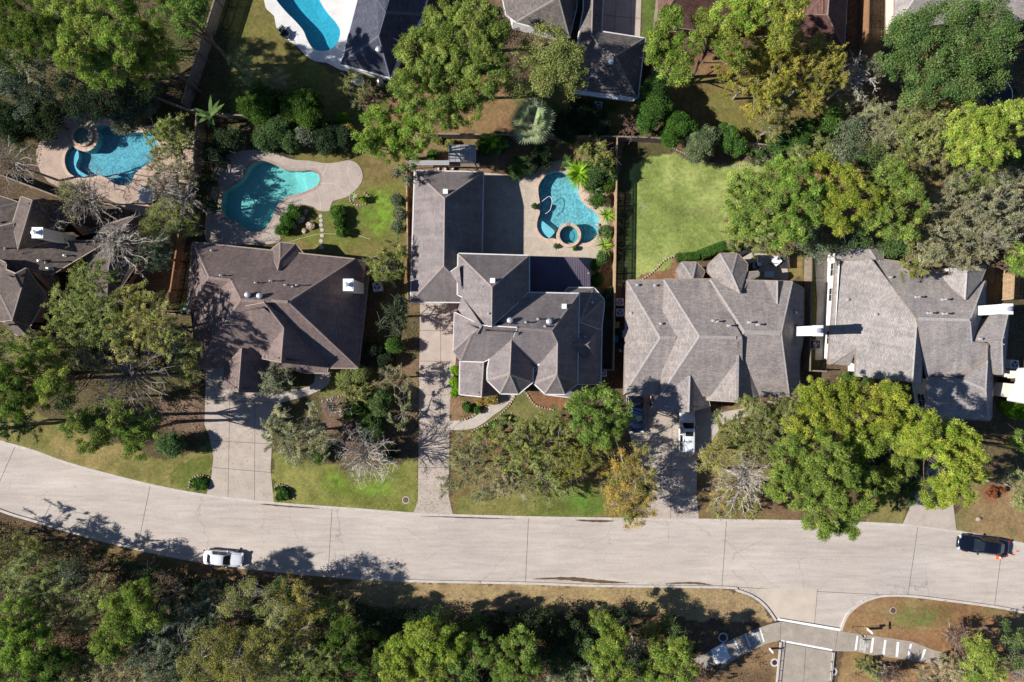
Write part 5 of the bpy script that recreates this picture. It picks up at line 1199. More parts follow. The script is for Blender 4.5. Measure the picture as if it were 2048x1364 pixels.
def tree(kind, lobes, h, pal, label, group=None, dens=1.0, name=None, extra=None, seed=None):
    r = np.random.default_rng(seed if seed is not None else int(lobes[0][0] * 7 + lobes[0][1] * 13) % 99991 + 5)
    zc = h * (.82 if kind != 'bush' else .6)
    wts = np.array([l[2] ** 2 for l in lobes], float); cx = sum(l[0] * w for l, w in zip(lobes, wts)) / wts.sum(); cy = sum(l[1] * w for l, w in zip(lobes, wts)) / wts.sum()
    p = P(cx, cy, zc)
    nm = name or {'pine': 'pine_tree', 'oak': 'broadleaf_tree', 'feather': 'thin_leaved_tree', 'sparse': 'autumn_tree', 'bare': 'bare_tree', 'bush': 'shrub'}[kind]
    cat = {'pine': 'pine tree', 'bush': 'shrub'}.get(kind, 'tree'); 
    if name and 'shrub' in name: cat = 'shrub'
    root = empty(nm, (p.x, p.y, 0), label=label, cat=cat, group=group or {'pine': 'tall green pines', 'bush': 'garden shrubs', 'bare': 'leafless trees'}.get(kind, 'leafy trees among the houses'))
    if kind == 'bare':
        bare_crown(root, lobes, zc, r, M[pal], n1=int(12 * dens)); return root
    cs = crown(kind, lobes, zc, root, M['leaf_' + pal], r, dens, {'pine': .55, 'oak': .55, 'feather': .5, 'sparse': .55, 'bush': .8}[kind], h)
    if kind == 'bush': limbs(root, cs, zc, r, M['bark'], .06, 6, 0)
    elif kind == 'pine': limbs(root, cs, zc, r, M['barkred'], .22, 18, 70, .02)
    elif kind == 'oak': limbs(root, cs, zc, r, M['bark'], .22, 12, 40, .022)
    elif kind == 'feather': limbs(root, cs, zc, r, M['barkgrey'], .14, 10, 70, .014)
    else: limbs(root, cs, zc, r, M['barkpale'], .13, 14, 110, .017)
    return root

def blades(C, DIR, L, wid, droop, r, segs=3):
    """long strap leaves: C base (n,3), DIR unit, L length -> quads (n*segs,4,3)"""
    n = len(C); side = np.cross(DIR, np.array([0, 0, 1.])); side /= np.maximum(np.linalg.norm(side, axis=1, keepdims=True), 1e-6)
    out = []; pr = None
    prof = [.45, 1.0, .75, .06] if segs == 3 else list(np.sin(np.linspace(.35, 3.08, segs + 1)))
    for k in range(segs + 1):
        t = k / segs; c = C + DIR * (L * t)[:, None] + np.array([0, 0, -1.]) * (droop * L * t * t)[:, None]
        a = c - side * (wid * prof[k] / 2)[:, None]; b_ = c + side * (wid * prof[k] / 2)[:, None]
        if pr is not None: out.append(np.stack([pr[0], pr[1], b_, a], 1))
        pr = (a, b_)
    return np.concatenate(out)
def rosette(name, cat, label, px, py, h, n, L, wid, droop, pal, group=None, tilt=(.1, .9), fan=False, trunk=.12, seed=1, heads=1, spread=0.0):
    r = np.random.default_rng(seed); p = P(px, py, h); root = empty(name, (p.x, p.y, 0), label=label, cat=cat, group=group)
    for hd in range(heads):
        off = np.array([r.normal() * spread, r.normal() * spread, r.uniform(-.15, .15) * h]) if heads > 1 else np.zeros(3)
        th = r.uniform(0, 2 * math.pi, n) if n < 12 else np.arange(n) * 2.39996; el = r.uniform(tilt[0], tilt[1], n)
        D = np.stack([np.cos(th) * np.cos(el), np.sin(th) * np.cos(el), np.sin(el)], 1); base = np.tile(np.array([0, 0, h]) + off, (n, 1))
        if fan:
            Vs = []; pet = L * .45; A = base; Bm = base + D * pet - np.array([0, 0, 1.]) * droop * .15
            for i in range(n):
                k = 15; s_ = np.cross(D[i], [0, 0, 1.]); s_ /= np.linalg.norm(s_); an = np.linspace(-1.35, 1.35, k)
                DD = np.cos(an)[:, None] * D[i] + np.sin(an)[:, None] * s_; Vs.append(blades(np.tile(Bm[i], (k, 1)), DD, L * .58 * (1 - .12 * np.abs(an)) * r.uniform(.85, 1.1), np.full(k, wid), np.full(k, droop), r))
            V = np.concatenate(Vs); g = np.repeat(np.arange(n), len(V) // n)
            tubes('petioles', A, Bm, [.03] * n, [.02] * n, M['leaf_palm'] if False else M['barkpale'], root, 4)
        else:
            V = blades(base, D, L * r.uniform(.75, 1.15, n), np.full(n, wid), droop * r.uniform(.6, 1.4, n), r, 4); g = np.tile(np.arange(n), 4)
        np_mesh('fronds', V, 4, M['leaf_' + pal], root, tints(len(V), r, g, n, .2, .5))
        if trunk: tubes('trunk', [[0, 0, 0]], [list(np.array([0, 0, h]) + off)], [trunk], [trunk * .8], M['bark'], root, 8)
    return root

T = tree
# ------------------------------------------------------------------ every tree: (kind, crown lobes as seen, height, leaf colour, label)
T('pine', [(30, 30, 48), (75, 70, 42), (20, 95, 36)], 17, 'pined', 'dark green pine filling the top left corner')
T('pine', [(120, 25, 42), (175, 60, 50), (150, 110, 40)], 18, 'pine', 'second pine from the top left corner with stretched feathery clumps')
T('pine', [(230, 20, 45), (240, 80, 40), (205, 140, 38)], 18, 'pine', 'tall green pine above the silvery shrubs left of the slanting fence')
T('pine', [(300, 75, 30), (320, 115, 34), (290, 145, 26)], 13, 'pineb', 'brightest yellow-green pine left of the slanting fence')
T('pine', [(340, 15, 42), (375, 45, 28), (390, 10, 24)], 17, 'pine', 'pine whose top leans over the slanting grey fence')
T('feather', [(100, 40, 36), (110, 20, 30)], 12, 'grey', 'grey-green wispy tree between the two corner pines')
T('oak', [(30, 150, 52), (60, 190, 40)], 8, 'grey', 'grey-green tree at the left edge above the spa pool')
T('oak', [(150, 185, 44), (185, 215, 38), (215, 180, 36)], 8, 'oakd', 'dark evergreen tree just above the far left pool')
T('bush', [(255, 222, 38), (285, 215, 24)], 4.5, 'grey', 'silvery rounded shrub by the far left pool')
T('bush', [(25, 245, 40), (60, 215, 25)], 4, 'oakd', 'dark shrub at the left edge opposite the spa')
T('feather', [(345, 265, 34), (325, 285, 30), (365, 290, 24)], 5, 'olive', 'yellow-green bamboo clump overhanging the far left pool', name='bamboo_clump')
T('feather', [(340, 330, 40), (368, 350, 30), (330, 365, 30)], 4.5, 'khaki', 'grey-green thin tree between the two left pools', dens=.65)
T('oak', [(450, 285, 26), (470, 275, 22)], 3, 'oakd', 'dark tree in the corner behind the long left pool')
T('bare', [(30, 330, 58)], 9, 'barkgrey', 'dark leafless tree at the left edge beside the spa pool')
T('bare', [(205, 395, 62), (165, 400, 40)], 9, 'barkgrey', 'leafless tree across the charcoal roof below the far left pool', dens=1.2)
T('sparse', [(150, 395, 36), (135, 375, 24)], 7, 'khaki', 'tan-leaved tree on the corner of the charcoal roof', dens=.7)
T('bare', [(255, 495, 62), (215, 480, 40)], 10, 'barkpale', 'pale leafless tree over the right end of the charcoal house', dens=1.3)
T('sparse', [(330, 445, 38), (300, 470, 30), (340, 405, 24)], 5.5, 'olive', 'yellow-green tree beside the top of the cedar fence', dens=.8)
T('feather', [(300, 520, 32), (325, 500, 25)], 7, 'grey', 'grey-green tree beneath the pale bare branches')
T('feather', [(185, 565, 42), (150, 615, 48), (200, 645, 52), (125, 665, 34)], 12, 'olive', 'large olive tree covering the right side of the charcoal roof', dens=1.15)
T('feather', [(280, 620, 50), (320, 660, 45), (260, 680, 45)], 12, 'olive', 'large olive tree nearest the brown house on its left side', dens=1.1)
T('feather', [(340, 690, 34), (360, 665, 22)], 7, 'grey', 'small grey tree beside the brown house corner')
T('bare', [(290, 765, 70), (240, 740, 40)], 11, 'barkgrey', 'brown leafless tree left of the brown house driveway', dens=1.2)
T('pine', [(90, 720, 38), (110, 770, 34), (80, 790, 26)], 14, 'pineb', 'lime-green pine above the left lawn strip')
T('pine', [(15, 740, 44), (25, 800, 40)], 15, 'pined', 'dark pine at the left edge above the road')
T('oak', [(160, 720, 34), (130, 800, 25)], 7, 'oakd', 'dark tree in the shade behind the lime-green pine')
T('pine', [(150, 850, 26), (190, 855, 36), (225, 830, 26), (180, 885, 22)], 13, 'pine', 'pine with streaky green foliage over the left lawn strip')
T('pine', [(255, 860, 32), (290, 850, 30), (275, 905, 22)], 12, 'pine', 'pine right of the streaky one, closest to the driveway shadow')
T('bush', [(343, 890, 24)], 3.2, 'oak', 'clipped round shrub at the edge of the left driveway')
T('bare', [(225, 800, 34)], 7, 'barkgrey', 'small grey leafless tree above the left lawn strip')
T('bush', [(397, 966, 17), (408, 972, 10)], .5, 'green', 'low planting circle on the left side of the driveway mouth', dens=.8)
T('bush', [(565, 986, 16), (562, 994, 12)], .6, 'green', 'low planting circle on the right side of the driveway mouth', dens=.8)
# top yard, left of centre
T('bush', [(528, 208, 34), (500, 215, 22)], 3.4, 'green', 'bright green shrub left of the pair behind the grassy yard')
T('bush', [(600, 210, 36), (620, 235, 26)], 4.5, 'green', 'bright green shrub right of the pair behind the grassy yard')
T('bush', [(555, 262, 30), (530, 282, 22), (580, 282, 20)], 2.8, 'oak', 'dark green shrub at the top edge of the long pool deck')
T('bush', [(612, 272, 22)], 2.5, 'silver', 'greyish flowering shrub by the back fence', dens=.7)
T('bush', [(655, 275, 30), (690, 275, 20)], 2.5, 'oakd', 'dark shrub row shading the lawn behind the pool deck')
T('bush', [(692, 262, 14)], 2.2, 'yellow', 'small yellow shrub beside the back fence', dens=.6)
T('bush', [(686, 236, 10)], 1.6, 'lime', 'small bright shrub just above the back fence')
T('bare', [(738, 205, 34)], 5, 'barkred', 'reddish-brown twiggy bush left of the big pine', name='bare_shrub')
T('pine', [(890, 60, 48), (945, 45, 42), (985, 70, 30), (840, 100, 42), (835, 165, 50), (895, 130, 46), (920, 180, 42), (880, 230, 36), (960, 110, 40), (965, 165, 36), (930, 215, 32), (860, 100, 40), (985, 120, 28)], 13.5, 'pine', 'biggest pine, spreading between the slate-blue house and the middle garden', dens=1.3)
T('pine', [(755, 255, 36), (800, 250, 34), (735, 285, 26), (775, 295, 30), (830, 275, 30), (815, 310, 26), (840, 240, 26)], 12, 'pine', 'soft green pine left of the middle garage')
T('feather', [(810, 345, 18), (815, 365, 12)], 6, 'grey', 'drooping tip of foliage beside the tan fence')
T('oak', [(1090, 95, 44), (1045, 140, 46), (1125, 125, 46), (1090, 165, 32), (1150, 160, 30), (1030, 178, 20)], 12, 'olive', 'yellowish round tree touching the grey roofs behind the fan palm', dens=1.1)
T('oak', [(1010, 60, 24), (985, 30, 26)], 9, 'oakd', 'dark tree between the biggest pine and the grey roof')
T('bush', [(1130, 255, 30), (1160, 230, 30), (1195, 245, 26)], 3, 'oakd', 'dark ground shrub in the shade south of the grey house wing')
T('bare', [(1262, 255, 26)], 4, 'barkred', 'brown spiky leafless shrub by the fence corner', name='bare_shrub')
T('bush', [(1305, 185, 28), (1310, 215, 30), (1295, 240, 24)], 6, 'green', 'dense dark green tree-shrub standing left of the bright one above the big lawn')
T('bush', [(1355, 250, 28), (1340, 275, 20)], 5, 'green', 'brighter green bushy shrub above the big lawn corner')
T('bush', [(1405, 285, 32), (1390, 305, 20)], 4.5, 'grey', 'grey-green shrub on the top edge of the big lawn')
T('bush', [(1455, 275, 24), (1475, 290, 18)], 4, 'green', 'green shrub right of the grey-green one along the lawn top')
T('pine', [(1340, 45, 34), (1325, 85, 30), (1375, 95, 30), (1345, 130, 30), (1305, 110, 16), (1365, 150, 20)], 13, 'pine', 'pine over the red-brown roof beside the pale fence')
T('pine', [(1420, 55, 30), (1450, 70, 34), (1470, 110, 26), (1410, 35, 22)], 14, 'pine', 'pine over the middle of the red-brown roof')
T('pine', [(1470, 15, 40), (1530, 5, 34), (1500, 40, 26)], 15, 'pineb', 'bright pine cut by the top edge over the red-brown roof')
T('pine', [(1570, 25, 40), (1565, 65, 30)], 15, 'pineb', 'bright pine at the right end of the red-brown roof')
T('feather', [(1500, 110, 48), (1560, 85, 40), (1470, 150, 40), (1545, 150, 50), (1525, 200, 40)], 11, 'yellow', 'large yellow autumn tree over the tan lawn', dens=1.2)
T('feather', [(1610, 130, 45), (1650, 110, 36), (1670, 150, 34), (1620, 185, 36)], 10, 'yellow', 'yellow-brown autumn tree right of the larger one', dens=1.1)
T('feather', [(1560, 240, 30), (1530, 260, 26)], 6, 'olive', 'olive tree at the bottom of the tan lawn')
T('bush', [(1600, 272, 34), (1560, 280, 26)], 4, 'green', 'bushy green shrub behind the lawn by the back fence')
T('bare', [(1715, 170, 36), (1700, 130, 26)], 8, 'barkpale', 'pale twisted leafless tree below the orange-brown fence')
T('oak', [(1700, 270, 34), (1690, 300, 30), (1715, 310, 22)], 7, 'grey', 'bluish grey-green tree in the middle of the right woodland')
T('oak', [(1670, 235, 22), (1660, 250, 20)], 5, 'green', 'small green tree under the yellow-brown one')
T('oak', [(1745, 315, 34), (1770, 335, 26)], 7, 'oak', 'dark green tree right of the bluish one')
T('oak', [(1830, 75, 50), (1880, 55, 50), (1930, 40, 50), (1985, 30, 44), (1800, 110, 40), (1860, 120, 52), (1930, 105, 54), (1990, 95, 44), (1850, 170, 44), (1910, 165, 50), (1970, 150, 44), (1800, 60, 30), (2010, 60, 26)], 13, 'oak', 'huge dark green live oak in the top right', dens=1.25)
T('feather', [(1830, 215, 36), (1870, 245, 40), (1840, 280, 40), (1900, 220, 34), (1940, 225, 30), (1810, 260, 30)], 9, 'olive', 'olive-green tree below the huge live oak', dens=1.15)
T('feather', [(1860, 310, 36), (1800, 300, 30)], 8, 'olive', 'brownish thin tree between the oak and the row of pines')
T('pine', [(1930, 250, 36), (1970, 260, 36), (2010, 240, 36), (1960, 300, 40), (1920, 300, 30), (2040, 225, 24), (2000, 310, 26)], 14, 'pineb', 'yellow-green pine near the right edge below the oak', dens=1.1)
T('oak', [(2030, 320, 34), (2010, 340, 26)], 8, 'oak', 'shaded green tree at the right edge')
T('oak', [(2040, 60, 22)], 6, 'oakd', 'dark small tree at the top right edge')
T('pine', [(1510, 370, 40), (1480, 400, 32), (1540, 410, 40), (1505, 440, 34), (1480, 460, 24)], 12, 'pine', 'leftmost pine of the row hanging over the big lawn')
T('pine', [(1590, 365, 42), (1610, 410, 40), (1575, 450, 38), (1560, 340, 24)], 12, 'pine', 'second pine of the row above the right-hand gardens')
T('pine', [(1680, 370, 42), (1640, 340, 30), (1720, 400, 38), (1670, 430, 36)], 13, 'pineb', 'third pine of the row, the brightest')
T('pine', [(1780, 370, 42), (1820, 400, 34), (1760, 430, 42), (1810, 450, 30)], 13, 'pine', 'fourth pine of the row above the pale grey house')
T('oak', [(1640, 490, 34), (1600, 470, 26), (1690, 480, 26)], 6, 'grey', 'grey-green tree over the left corner of the pale grey house')
T('feather', [(1520, 480, 34), (1470, 475, 24), (1560, 490, 24)], 4, 'olive', 'low olive shrub beside the curved patio', name='shrub_thicket')
T('oak', [(1730, 470, 30), (1790, 490, 28)], 7, 'oak', 'green tree at the top edge of the pale grey roof')
T('feather', [(1900, 400, 40), (1940, 430, 44), (1890, 460, 44), (1930, 500, 42), (1860, 500, 32)], 10, 'khaki', 'brownish-yellow tree over the top right of the pale grey roof', dens=1.1)
T('feather', [(2000, 400, 40), (2030, 440, 34), (1990, 470, 34), (2025, 360, 26)], 10, 'khaki', 'rust-tinged tree at the right edge beside the pines', dens=1.0)
T('pine', [(2035, 510, 24), (2040, 550, 18)], 9, 'pine', 'small pine at the right edge behind the tan fence')
T('feather', [(1820, 540, 22), (1845, 520, 18)], 7, 'yellow', 'small yellow tree on the rear eave of the pale grey roof')
# middle garden
T('bush', [(1200, 325, 26), (1190, 350, 22), (1215, 345, 18)], 3.2, 'oak', 'leafy shrub between the pool plants and the tan fence')
T('bush', [(1085, 310, 22), (1065, 330, 16)], 2.2, 'oakd', 'dark shrub below the fan palm')
T('bush', [(865, 310, 12)], 1.2, 'green', 'small plant in the bare yard corner', dens=.6)
T('bush', [(1069, 412, 8)], .6, 'oak', 'small round shrub in the notch of the pool edge')
T('bush', [(1112, 492, 6)], .5, 'oak', 'tiny shrub left of the raised spa')
T('bush', [(1150, 497, 6)], .5, 'green', 'tiny shrub below the raised spa')
T('bush', [(1195, 560, 14), (1192, 530, 12)], 1.0, 'green', 'low planting strip beside the patio roof', dens=.8)
T('bush', [(1215, 365, 16)], 1.8, 'green', 'shrub against the tan fence above the yellow-green fronds')
T('feather', [(1195, 305, 24), (1215, 325, 20), (1170, 300, 18)], 3.6, 'olive', 'light shrub in the upper right corner of the middle garden', name='shrub_thicket', dens=.9)
T('bush', [(1180, 365, 16), (1195, 400, 14)], 1.6, 'green', 'leafy shrub between the big strap plant and the tan boulder')
T('bush', [(1212, 462, 12), (1205, 515, 12)], 1.2, 'oak', 'low shrub between the lower strap plants')
T('bush', [(1000, 285, 20), (970, 292, 16)], 1.8, 'green', 'low shrub around the banana plants by the greenhouse')
T('bush', [(1045, 330, 20), (1030, 345, 14)], 1.6, 'oak', 'dark shrub left of the pool top below the fan palm')
T('bush', [(900, 290, 14), (875, 280, 12)], .8, 'olive', 'patch of weeds left of the greenhouse', name='border_plants', dens=.6)
T('bush', [(1218, 585, 12), (1214, 610, 10)], .9, 'oak', 'low planting at the end of the tan fence strip')
# left backyard bits
T('bush', [(575, 440, 15), (565, 460, 12), (590, 425, 14)], 1.2, 'green', 'low bed shrub left of the rock pile')
T('bush', [(676, 425, 15), (680, 445, 13), (684, 465, 11)], 1.1, 'green', 'clipped green hedge clump beside the stepping stones')
T('bush', [(795, 400, 14), (800, 430, 13), (795, 455, 12)], 2.8, 'grey', 'slim grey-green shrub row against the tan fence')
T('feather', [(775, 530, 34), (790, 500, 24), (765, 550, 22)], 5, 'olive', 'thin olive tree at the right end of the brown house')
T('bush', [(728, 400, 8)], .7, 'lime', 'small round plant in the stone ring')
T('feather', [(785, 640, 30), (800, 610, 18)], 5, 'oakd', 'dark tree in the shade between the two middle houses')
T('bush', [(788, 692, 16)], 2.5, 'green', 'light-leaved shrub in the shade beside the middle driveway', dens=.7)
T('bush', [(745, 700, 16), (770, 720, 16)], 2, 'oakd', 'dark shrub beside the lower right corner of the brown house')
# brown house front
T('feather', [(555, 757, 30), (540, 775, 18)], 4.5, 'silver', 'silvery round tree in front of the brown house entrance', dens=1.2)
T('bush', [(695, 752, 22), (720, 748, 18)], 2, 'olive', 'yellow-green shrub at the brown house corner')
T('feather', [(590, 850, 46), (560, 880, 34), (620, 890, 40), (545, 840, 26), (600, 910, 26)], 7, 'khaki', 'thin grey-olive tree overlapping the left driveway', dens=.65)
T('bare', [(665, 812, 24)], 4, 'barkpale', 'small white-twigged bare shrub in the front bed', name='bare_shrub')
T('bare', [(735, 910, 66)], 7, 'barkpale', 'widest pale leafless tree fanning over the front lawn', dens=1.7)
T('bush', [(715, 810, 22), (700, 825, 14)], 2.4, 'green', 'dark green shrub at the left of the front bed pair')
T('bush', [(762, 805, 25)], 3.0, 'oak', 'rounded dark evergreen shrub at the right of the front bed pair')
T('bush', [(745, 858, 26)], 3.0, 'oak', 'second rounded evergreen shrub just above the pale bare tree')
T('bush', [(658, 893, 9)], .9, 'green', 'tiny round shrub left of the pale bare tree')
T('bush', [(635, 910, 16), (645, 900, 12)], 1.6, 'green', 'green shrub at the edge of the front lawn')
T('bush', [(780, 905, 18)], 2.0, 'oakd', 'dark shrub under the right side of the pale bare tree')
T('feather', [(775, 755, 26), (810, 765, 18)], 4, 'khaki', 'thin brownish tree left of the middle driveway', dens=.7)
# middle house front
T('bush', [(910, 740, 10), (910, 765, 11), (911, 785, 9)], .9, 'lime', 'bright grassy border along the middle driveway', name='border_plants')
T('bush', [(975, 801, 10), (988, 797, 8), (960, 803, 7)], 1.2, 'orange', 'orange and yellow shrub in front of the octagonal bay', dens=.8)
T('bush', [(935, 815, 12), (955, 820, 9)], .7, 'green', 'green bed plants inside the curve of the front walk')
T('bush', [(990, 852, 13), (1010, 840, 11), (965, 862, 10)], .7, 'green', 'low green border below the curved front walk')
T('feather', [(930, 905, 34), (915, 950, 32), (960, 970, 32), (950, 920, 28), (900, 985, 20)], 6, 'khaki', 'thin olive tree right of the middle driveway', dens=.6)
T('feather', [(1040, 870, 44), (1090, 900, 46), (1050, 930, 42), (1110, 855, 36), (1020, 910, 34), (1100, 945, 34)], 7, 'olive', 'large khaki tree in the middle house front lawn', dens=.62)
T('pine', [(1165, 810, 28), (1210, 800, 28), (1235, 835, 28), (1180, 845, 34), (1150, 830, 24), (1210, 870, 26)], 11, 'pine', 'light green pine at the lower right of the middle house', dens=1.0)
T('feather', [(1130, 900, 26), (1165, 920, 30), (1190, 890, 30), (1140, 940, 22)], 7, 'yellow', 'orange-tinged tree between the khaki tree and the orange one')
T('sparse', [(1255, 920, 36), (1230, 960, 30), (1275, 960, 40), (1240, 1000, 34), (1285, 1000, 34), (1265, 1035, 24)], 6.5, 'orange', 'orange autumn tree reaching over the kerb', dens=1.0)
T('feather', [(1280, 925, 30), (1265, 980, 30), (1300, 985, 22), (1255, 1025, 18)], 6, 'olive', 'green-leaved tree tangled with the orange autumn tree', dens=.7)
# right fronts
T('feather', [(1510, 830, 40), (1460, 860, 34), (1540, 870, 44), (1490, 880, 36), (1570, 830, 26)], 7, 'olive', 'olive tree right of the silver car', dens=1.1)
T('sparse', [(1425, 905, 28), (1440, 930, 26), (1410, 930, 16)], 7, 'yellow', 'yellow tree below the silver car', dens=1.0)
T('bare', [(1475, 970, 56), (1500, 940, 36)], 9, 'barkpale', 'pale leafless tree beside the right driveway', dens=1.5)
T('pine', [(1630, 785, 28), (1660, 800, 34), (1610, 840, 36), (1660, 850, 40), (1700, 790, 30), (1720, 830, 34), (1760, 800, 34), (1790, 790, 26), (1770, 840, 28)], 14, 'pineb', 'wide yellow-green pine in front of the pale grey house', dens=1.1)
T('pine', [(1580, 920, 42), (1640, 910, 44), (1600, 970, 44), (1660, 960, 46), (1700, 1000, 42), (1640, 1020, 42), (1700, 1050, 26), (1650, 1055, 20), (1560, 970, 30), (1730, 960, 28)], 14, 'pine', 'lowest and largest pine of the right front yards, overhanging the road', dens=1.15)
T('pine', [(1840, 850, 32), (1880, 870, 34), (1830, 890, 30), (1920, 890, 32), (1945, 930, 30), (1900, 940, 36), (1870, 985, 30), (1920, 985, 28), (1960, 950, 16)], 14, 'pineb', 'yellow-green pine at the right around the far driveway', dens=1.1)
T('oak', [(1770, 900, 40), (1800, 940, 40), (1740, 930, 34)], 6, 'oakd', 'dark understory tree between the three right front pines')
T('feather', [(1830, 970, 30), (1800, 1000, 24)], 6, 'oak', 'green tree above the far right driveway')
T('rosette' if False else 'bush', [(1768, 985, 12), (1760, 995, 8)], 1.0, 'red', 'rust-orange fern clump at the edge of the large pine', dens=.5)
T('bush', [(1985, 985, 13), (2005, 980, 9)], .7, 'red', 'spreading red-orange fern clump near the black car', dens=.35)
T('bush', [(2025, 818, 20), (2044, 822, 14)], 1.0, 'lime', 'bright lime hedge below the white roof')
T('pine', [(2038, 880, 18)], 8, 'pine', 'green pine tip at the right edge above the black car')
T('feather', [(2035, 960, 24), (2040, 1000, 24)], 7, 'olive', 'yellow-green tree cut by the right edge above the road')
T('bush', [(1690, 752, 8)], 1, 'green', 'first round bush by the pale grey house front')
T('bush', [(1707, 757, 9)], 1, 'green', 'second round bush by the pale grey house front')
T('bush', [(1735, 760, 12)], 1, 'oak', 'wider bush right of the two round ones')
# woods below the road
T('feather', [(60, 1150, 42), (110, 1170, 44), (40, 1200, 40), (90, 1215, 36)], 7.5, 'olive', 'olive-brown tree leftmost of the woods below the road')
T('oak', [(150, 1150, 34), (165, 1180, 26)], 6.8, 'grey', 'bluish-green tree near the top of the lower left woods')
T('pine', [(30, 1240, 42), (60, 1290, 44), (20, 1330, 42)], 10.5, 'pine', 'bright pine at the lower left edge')
T('pine', [(110, 1330, 36), (80, 1355, 30)], 9.8, 'pined', 'dark pine cut by the bottom edge at the far left')
T('feather', [(130, 1260, 36), (150, 1300, 36)], 5.2, 'brown', 'rusty leaved tree in the lower left woods', dens=.7)
T('pine', [(250, 1215, 38), (280, 1190, 30), (245, 1260, 36), (215, 1290, 30), (300, 1230, 28)], 11.2, 'pine', 'bright green pine standing out in the lower left woods', dens=1.1)
T('feather', [(330, 1250, 44), (370, 1290, 44), (310, 1310, 44), (400, 1240, 36)], 8.2, 'grey', 'dull grey-green tree right of the bright pine in the woods')
T('feather', [(220, 1345, 44), (290, 1350, 36)], 6.8, 'khaki', 'pale twiggy tree at the bottom edge under the bright pine', dens=.8)
T('sparse', [(490, 1180, 36), (530, 1200, 30), (460, 1210, 26), (560, 1230, 30)], 9.0, 'olive', 'yellow-olive tree near the silver sedan', dens=.75)
T('sparse', [(590, 1190, 40), (620, 1230, 36), (585, 1260, 34)], 7.5, 'yellow', 'yellow-olive tree casting branches onto the road', dens=.6)
T('sparse', [(430, 1290, 44), (480, 1320, 50), (400, 1340, 40), (530, 1290, 40), (450, 1355, 30)], 9.8, 'olive', 'big yellowish tree at the bottom left of the woods', dens=1.3)
T('feather', [(600, 1310, 44), (560, 1345, 40), (650, 1330, 34)], 7.5, 'olive', 'olive tree at the bottom edge beside the big yellowish one')
T('oak', [(520, 1250, 40), (420, 1240, 34)], 6.0, 'oakd', 'dark tree in the shade behind the yellowish trees')
T('pine', [(690, 1275, 34), (660, 1290, 28), (700, 1250, 18)], 7.2, 'pined', 'dark green pine with one bright tuft in the lower woods')
T('pine', [(640, 1350, 40), (700, 1340, 40)], 6.1, 'pined', 'shaded pine at the bottom edge left of the bright row')
T('pine', [(820, 1290, 40), (850, 1270, 32), (800, 1330, 40), (860, 1320, 44), (900, 1290, 34)], 8.2, 'pineb', 'brightest pine in the middle of the lower woods', dens=1.1)
T('pine', [(920, 1330, 40), (960, 1300, 34), (880, 1355, 34)], 7.7, 'pine', 'pine immediately right of the brightest one in the lower woods')
T('pine', [(1000, 1310, 36), (1040, 1290, 32), (1030, 1340, 40), (1060, 1330, 26)], 7.7, 'pine', 'third bright pine along the lower woods, left of the dark gap')
T('oak', [(780, 1250, 36), (830, 1240, 30), (740, 1240, 26)], 2.8, 'oakd', 'dark thicket tree at the left of the wood edge')
T('oak', [(890, 1250, 34), (940, 1255, 34)], 2.8, 'oak', 'green thicket tree in the middle of the wood edge')
T('oak', [(990, 1255, 34), (1040, 1250, 34)], 2.8, 'oakd', 'dark thicket tree right of the middle of the wood edge')
T('oak', [(1090, 1250, 34), (1140, 1255, 34), (1110, 1290, 34)], 3.0, 'oakd', 'dark thicket tree filling the gap between lower pines')
T('oak', [(1130, 1320, 36), (1170, 1290, 26)], 3.3, 'oak', 'green tree in the dark gap at the bottom')
T('feather', [(1120, 1355, 30), (1170, 1345, 30)], 3.3, 'khaki', 'twiggy olive tree on the bottom edge in the dark gap')
T('pine', [(1205, 1250, 28), (1225, 1280, 32), (1200, 1320, 34), (1235, 1345, 34)], 7.7, 'pine', 'bright pine left of the little yellow tree')
T('feather', [(1300, 1260, 24), (1310, 1280, 24)], 3.9, 'yellow', 'little yellow tree between two bright lower pines')
T('oak', [(1350, 1255, 22), (1360, 1275, 20)], 3.9, 'oak', 'slender bluish-green tree left of the path')
T('pine', [(1330, 1310, 32), (1360, 1300, 26), (1350, 1345, 34), (1310, 1345, 26)], 7.7, 'pine', 'bright pine nearest the marked path')
T('bare', [(1275, 1300, 34)], 5.0, 'barkgrey', 'grey leafless tree between two bright lower pines')
T('feather', [(1420, 1350, 24)], 2.2, 'brown', 'brown brush at the bottom of the path')
T('sparse', [(1785, 1345, 18), (1765, 1355, 14)], 2.5, 'brown', 'brown dead-leaved shrub below the striped path', dens=.6)
T('bare', [(1782, 1342, 26)], 3, 'bark', 'dark leafless bush below the striped path', name='bare_shrub')
T('feather', [(1895, 1345, 34), (1860, 1356, 26), (1925, 1350, 34)], 4.5, 'khaki', 'pale olive bush at the bottom right')
T('sparse', [(1925, 1282, 28), (1912, 1268, 18)], 3.0, 'brown', 'reddish-brown bush at the end of the striped path', dens=.6)
T('pine', [(1960, 1300, 30), (1950, 1335, 30), (1985, 1345, 24)], 6.8, 'pine', 'bright small pine at the bottom right')
T('oak', [(2030, 1270, 30), (2025, 1310, 30)], 6.0, 'oak', 'dark green tree at the bottom right corner')
T('bare', [(2030, 1345, 26)], 4.5, 'barkgrey', 'leafless shrub in the bottom right corner', name='bare_shrub')
T('feather', [(1745, 1345, 22), (1730, 1330, 16)], 1.1, 'olive', 'low olive clump under the right end of the covered drive', name='shrub_thicket', dens=.7)
T('feather', [(190, 1190, 34), (170, 1225, 34)], 6.8, 'olive', 'olive tree left of the standout bright pine in the woods', dens=.9)
T('feather', [(350, 1190, 30), (320, 1170, 26)], 4.5, 'brown', 'low rusty tree near the kerb left of the silver sedan', dens=.8)
T('feather', [(380, 1200, 30), (420, 1190, 26)], 4.5, 'grey', 'low grey-green tree near the kerb below the silver sedan', dens=.9)
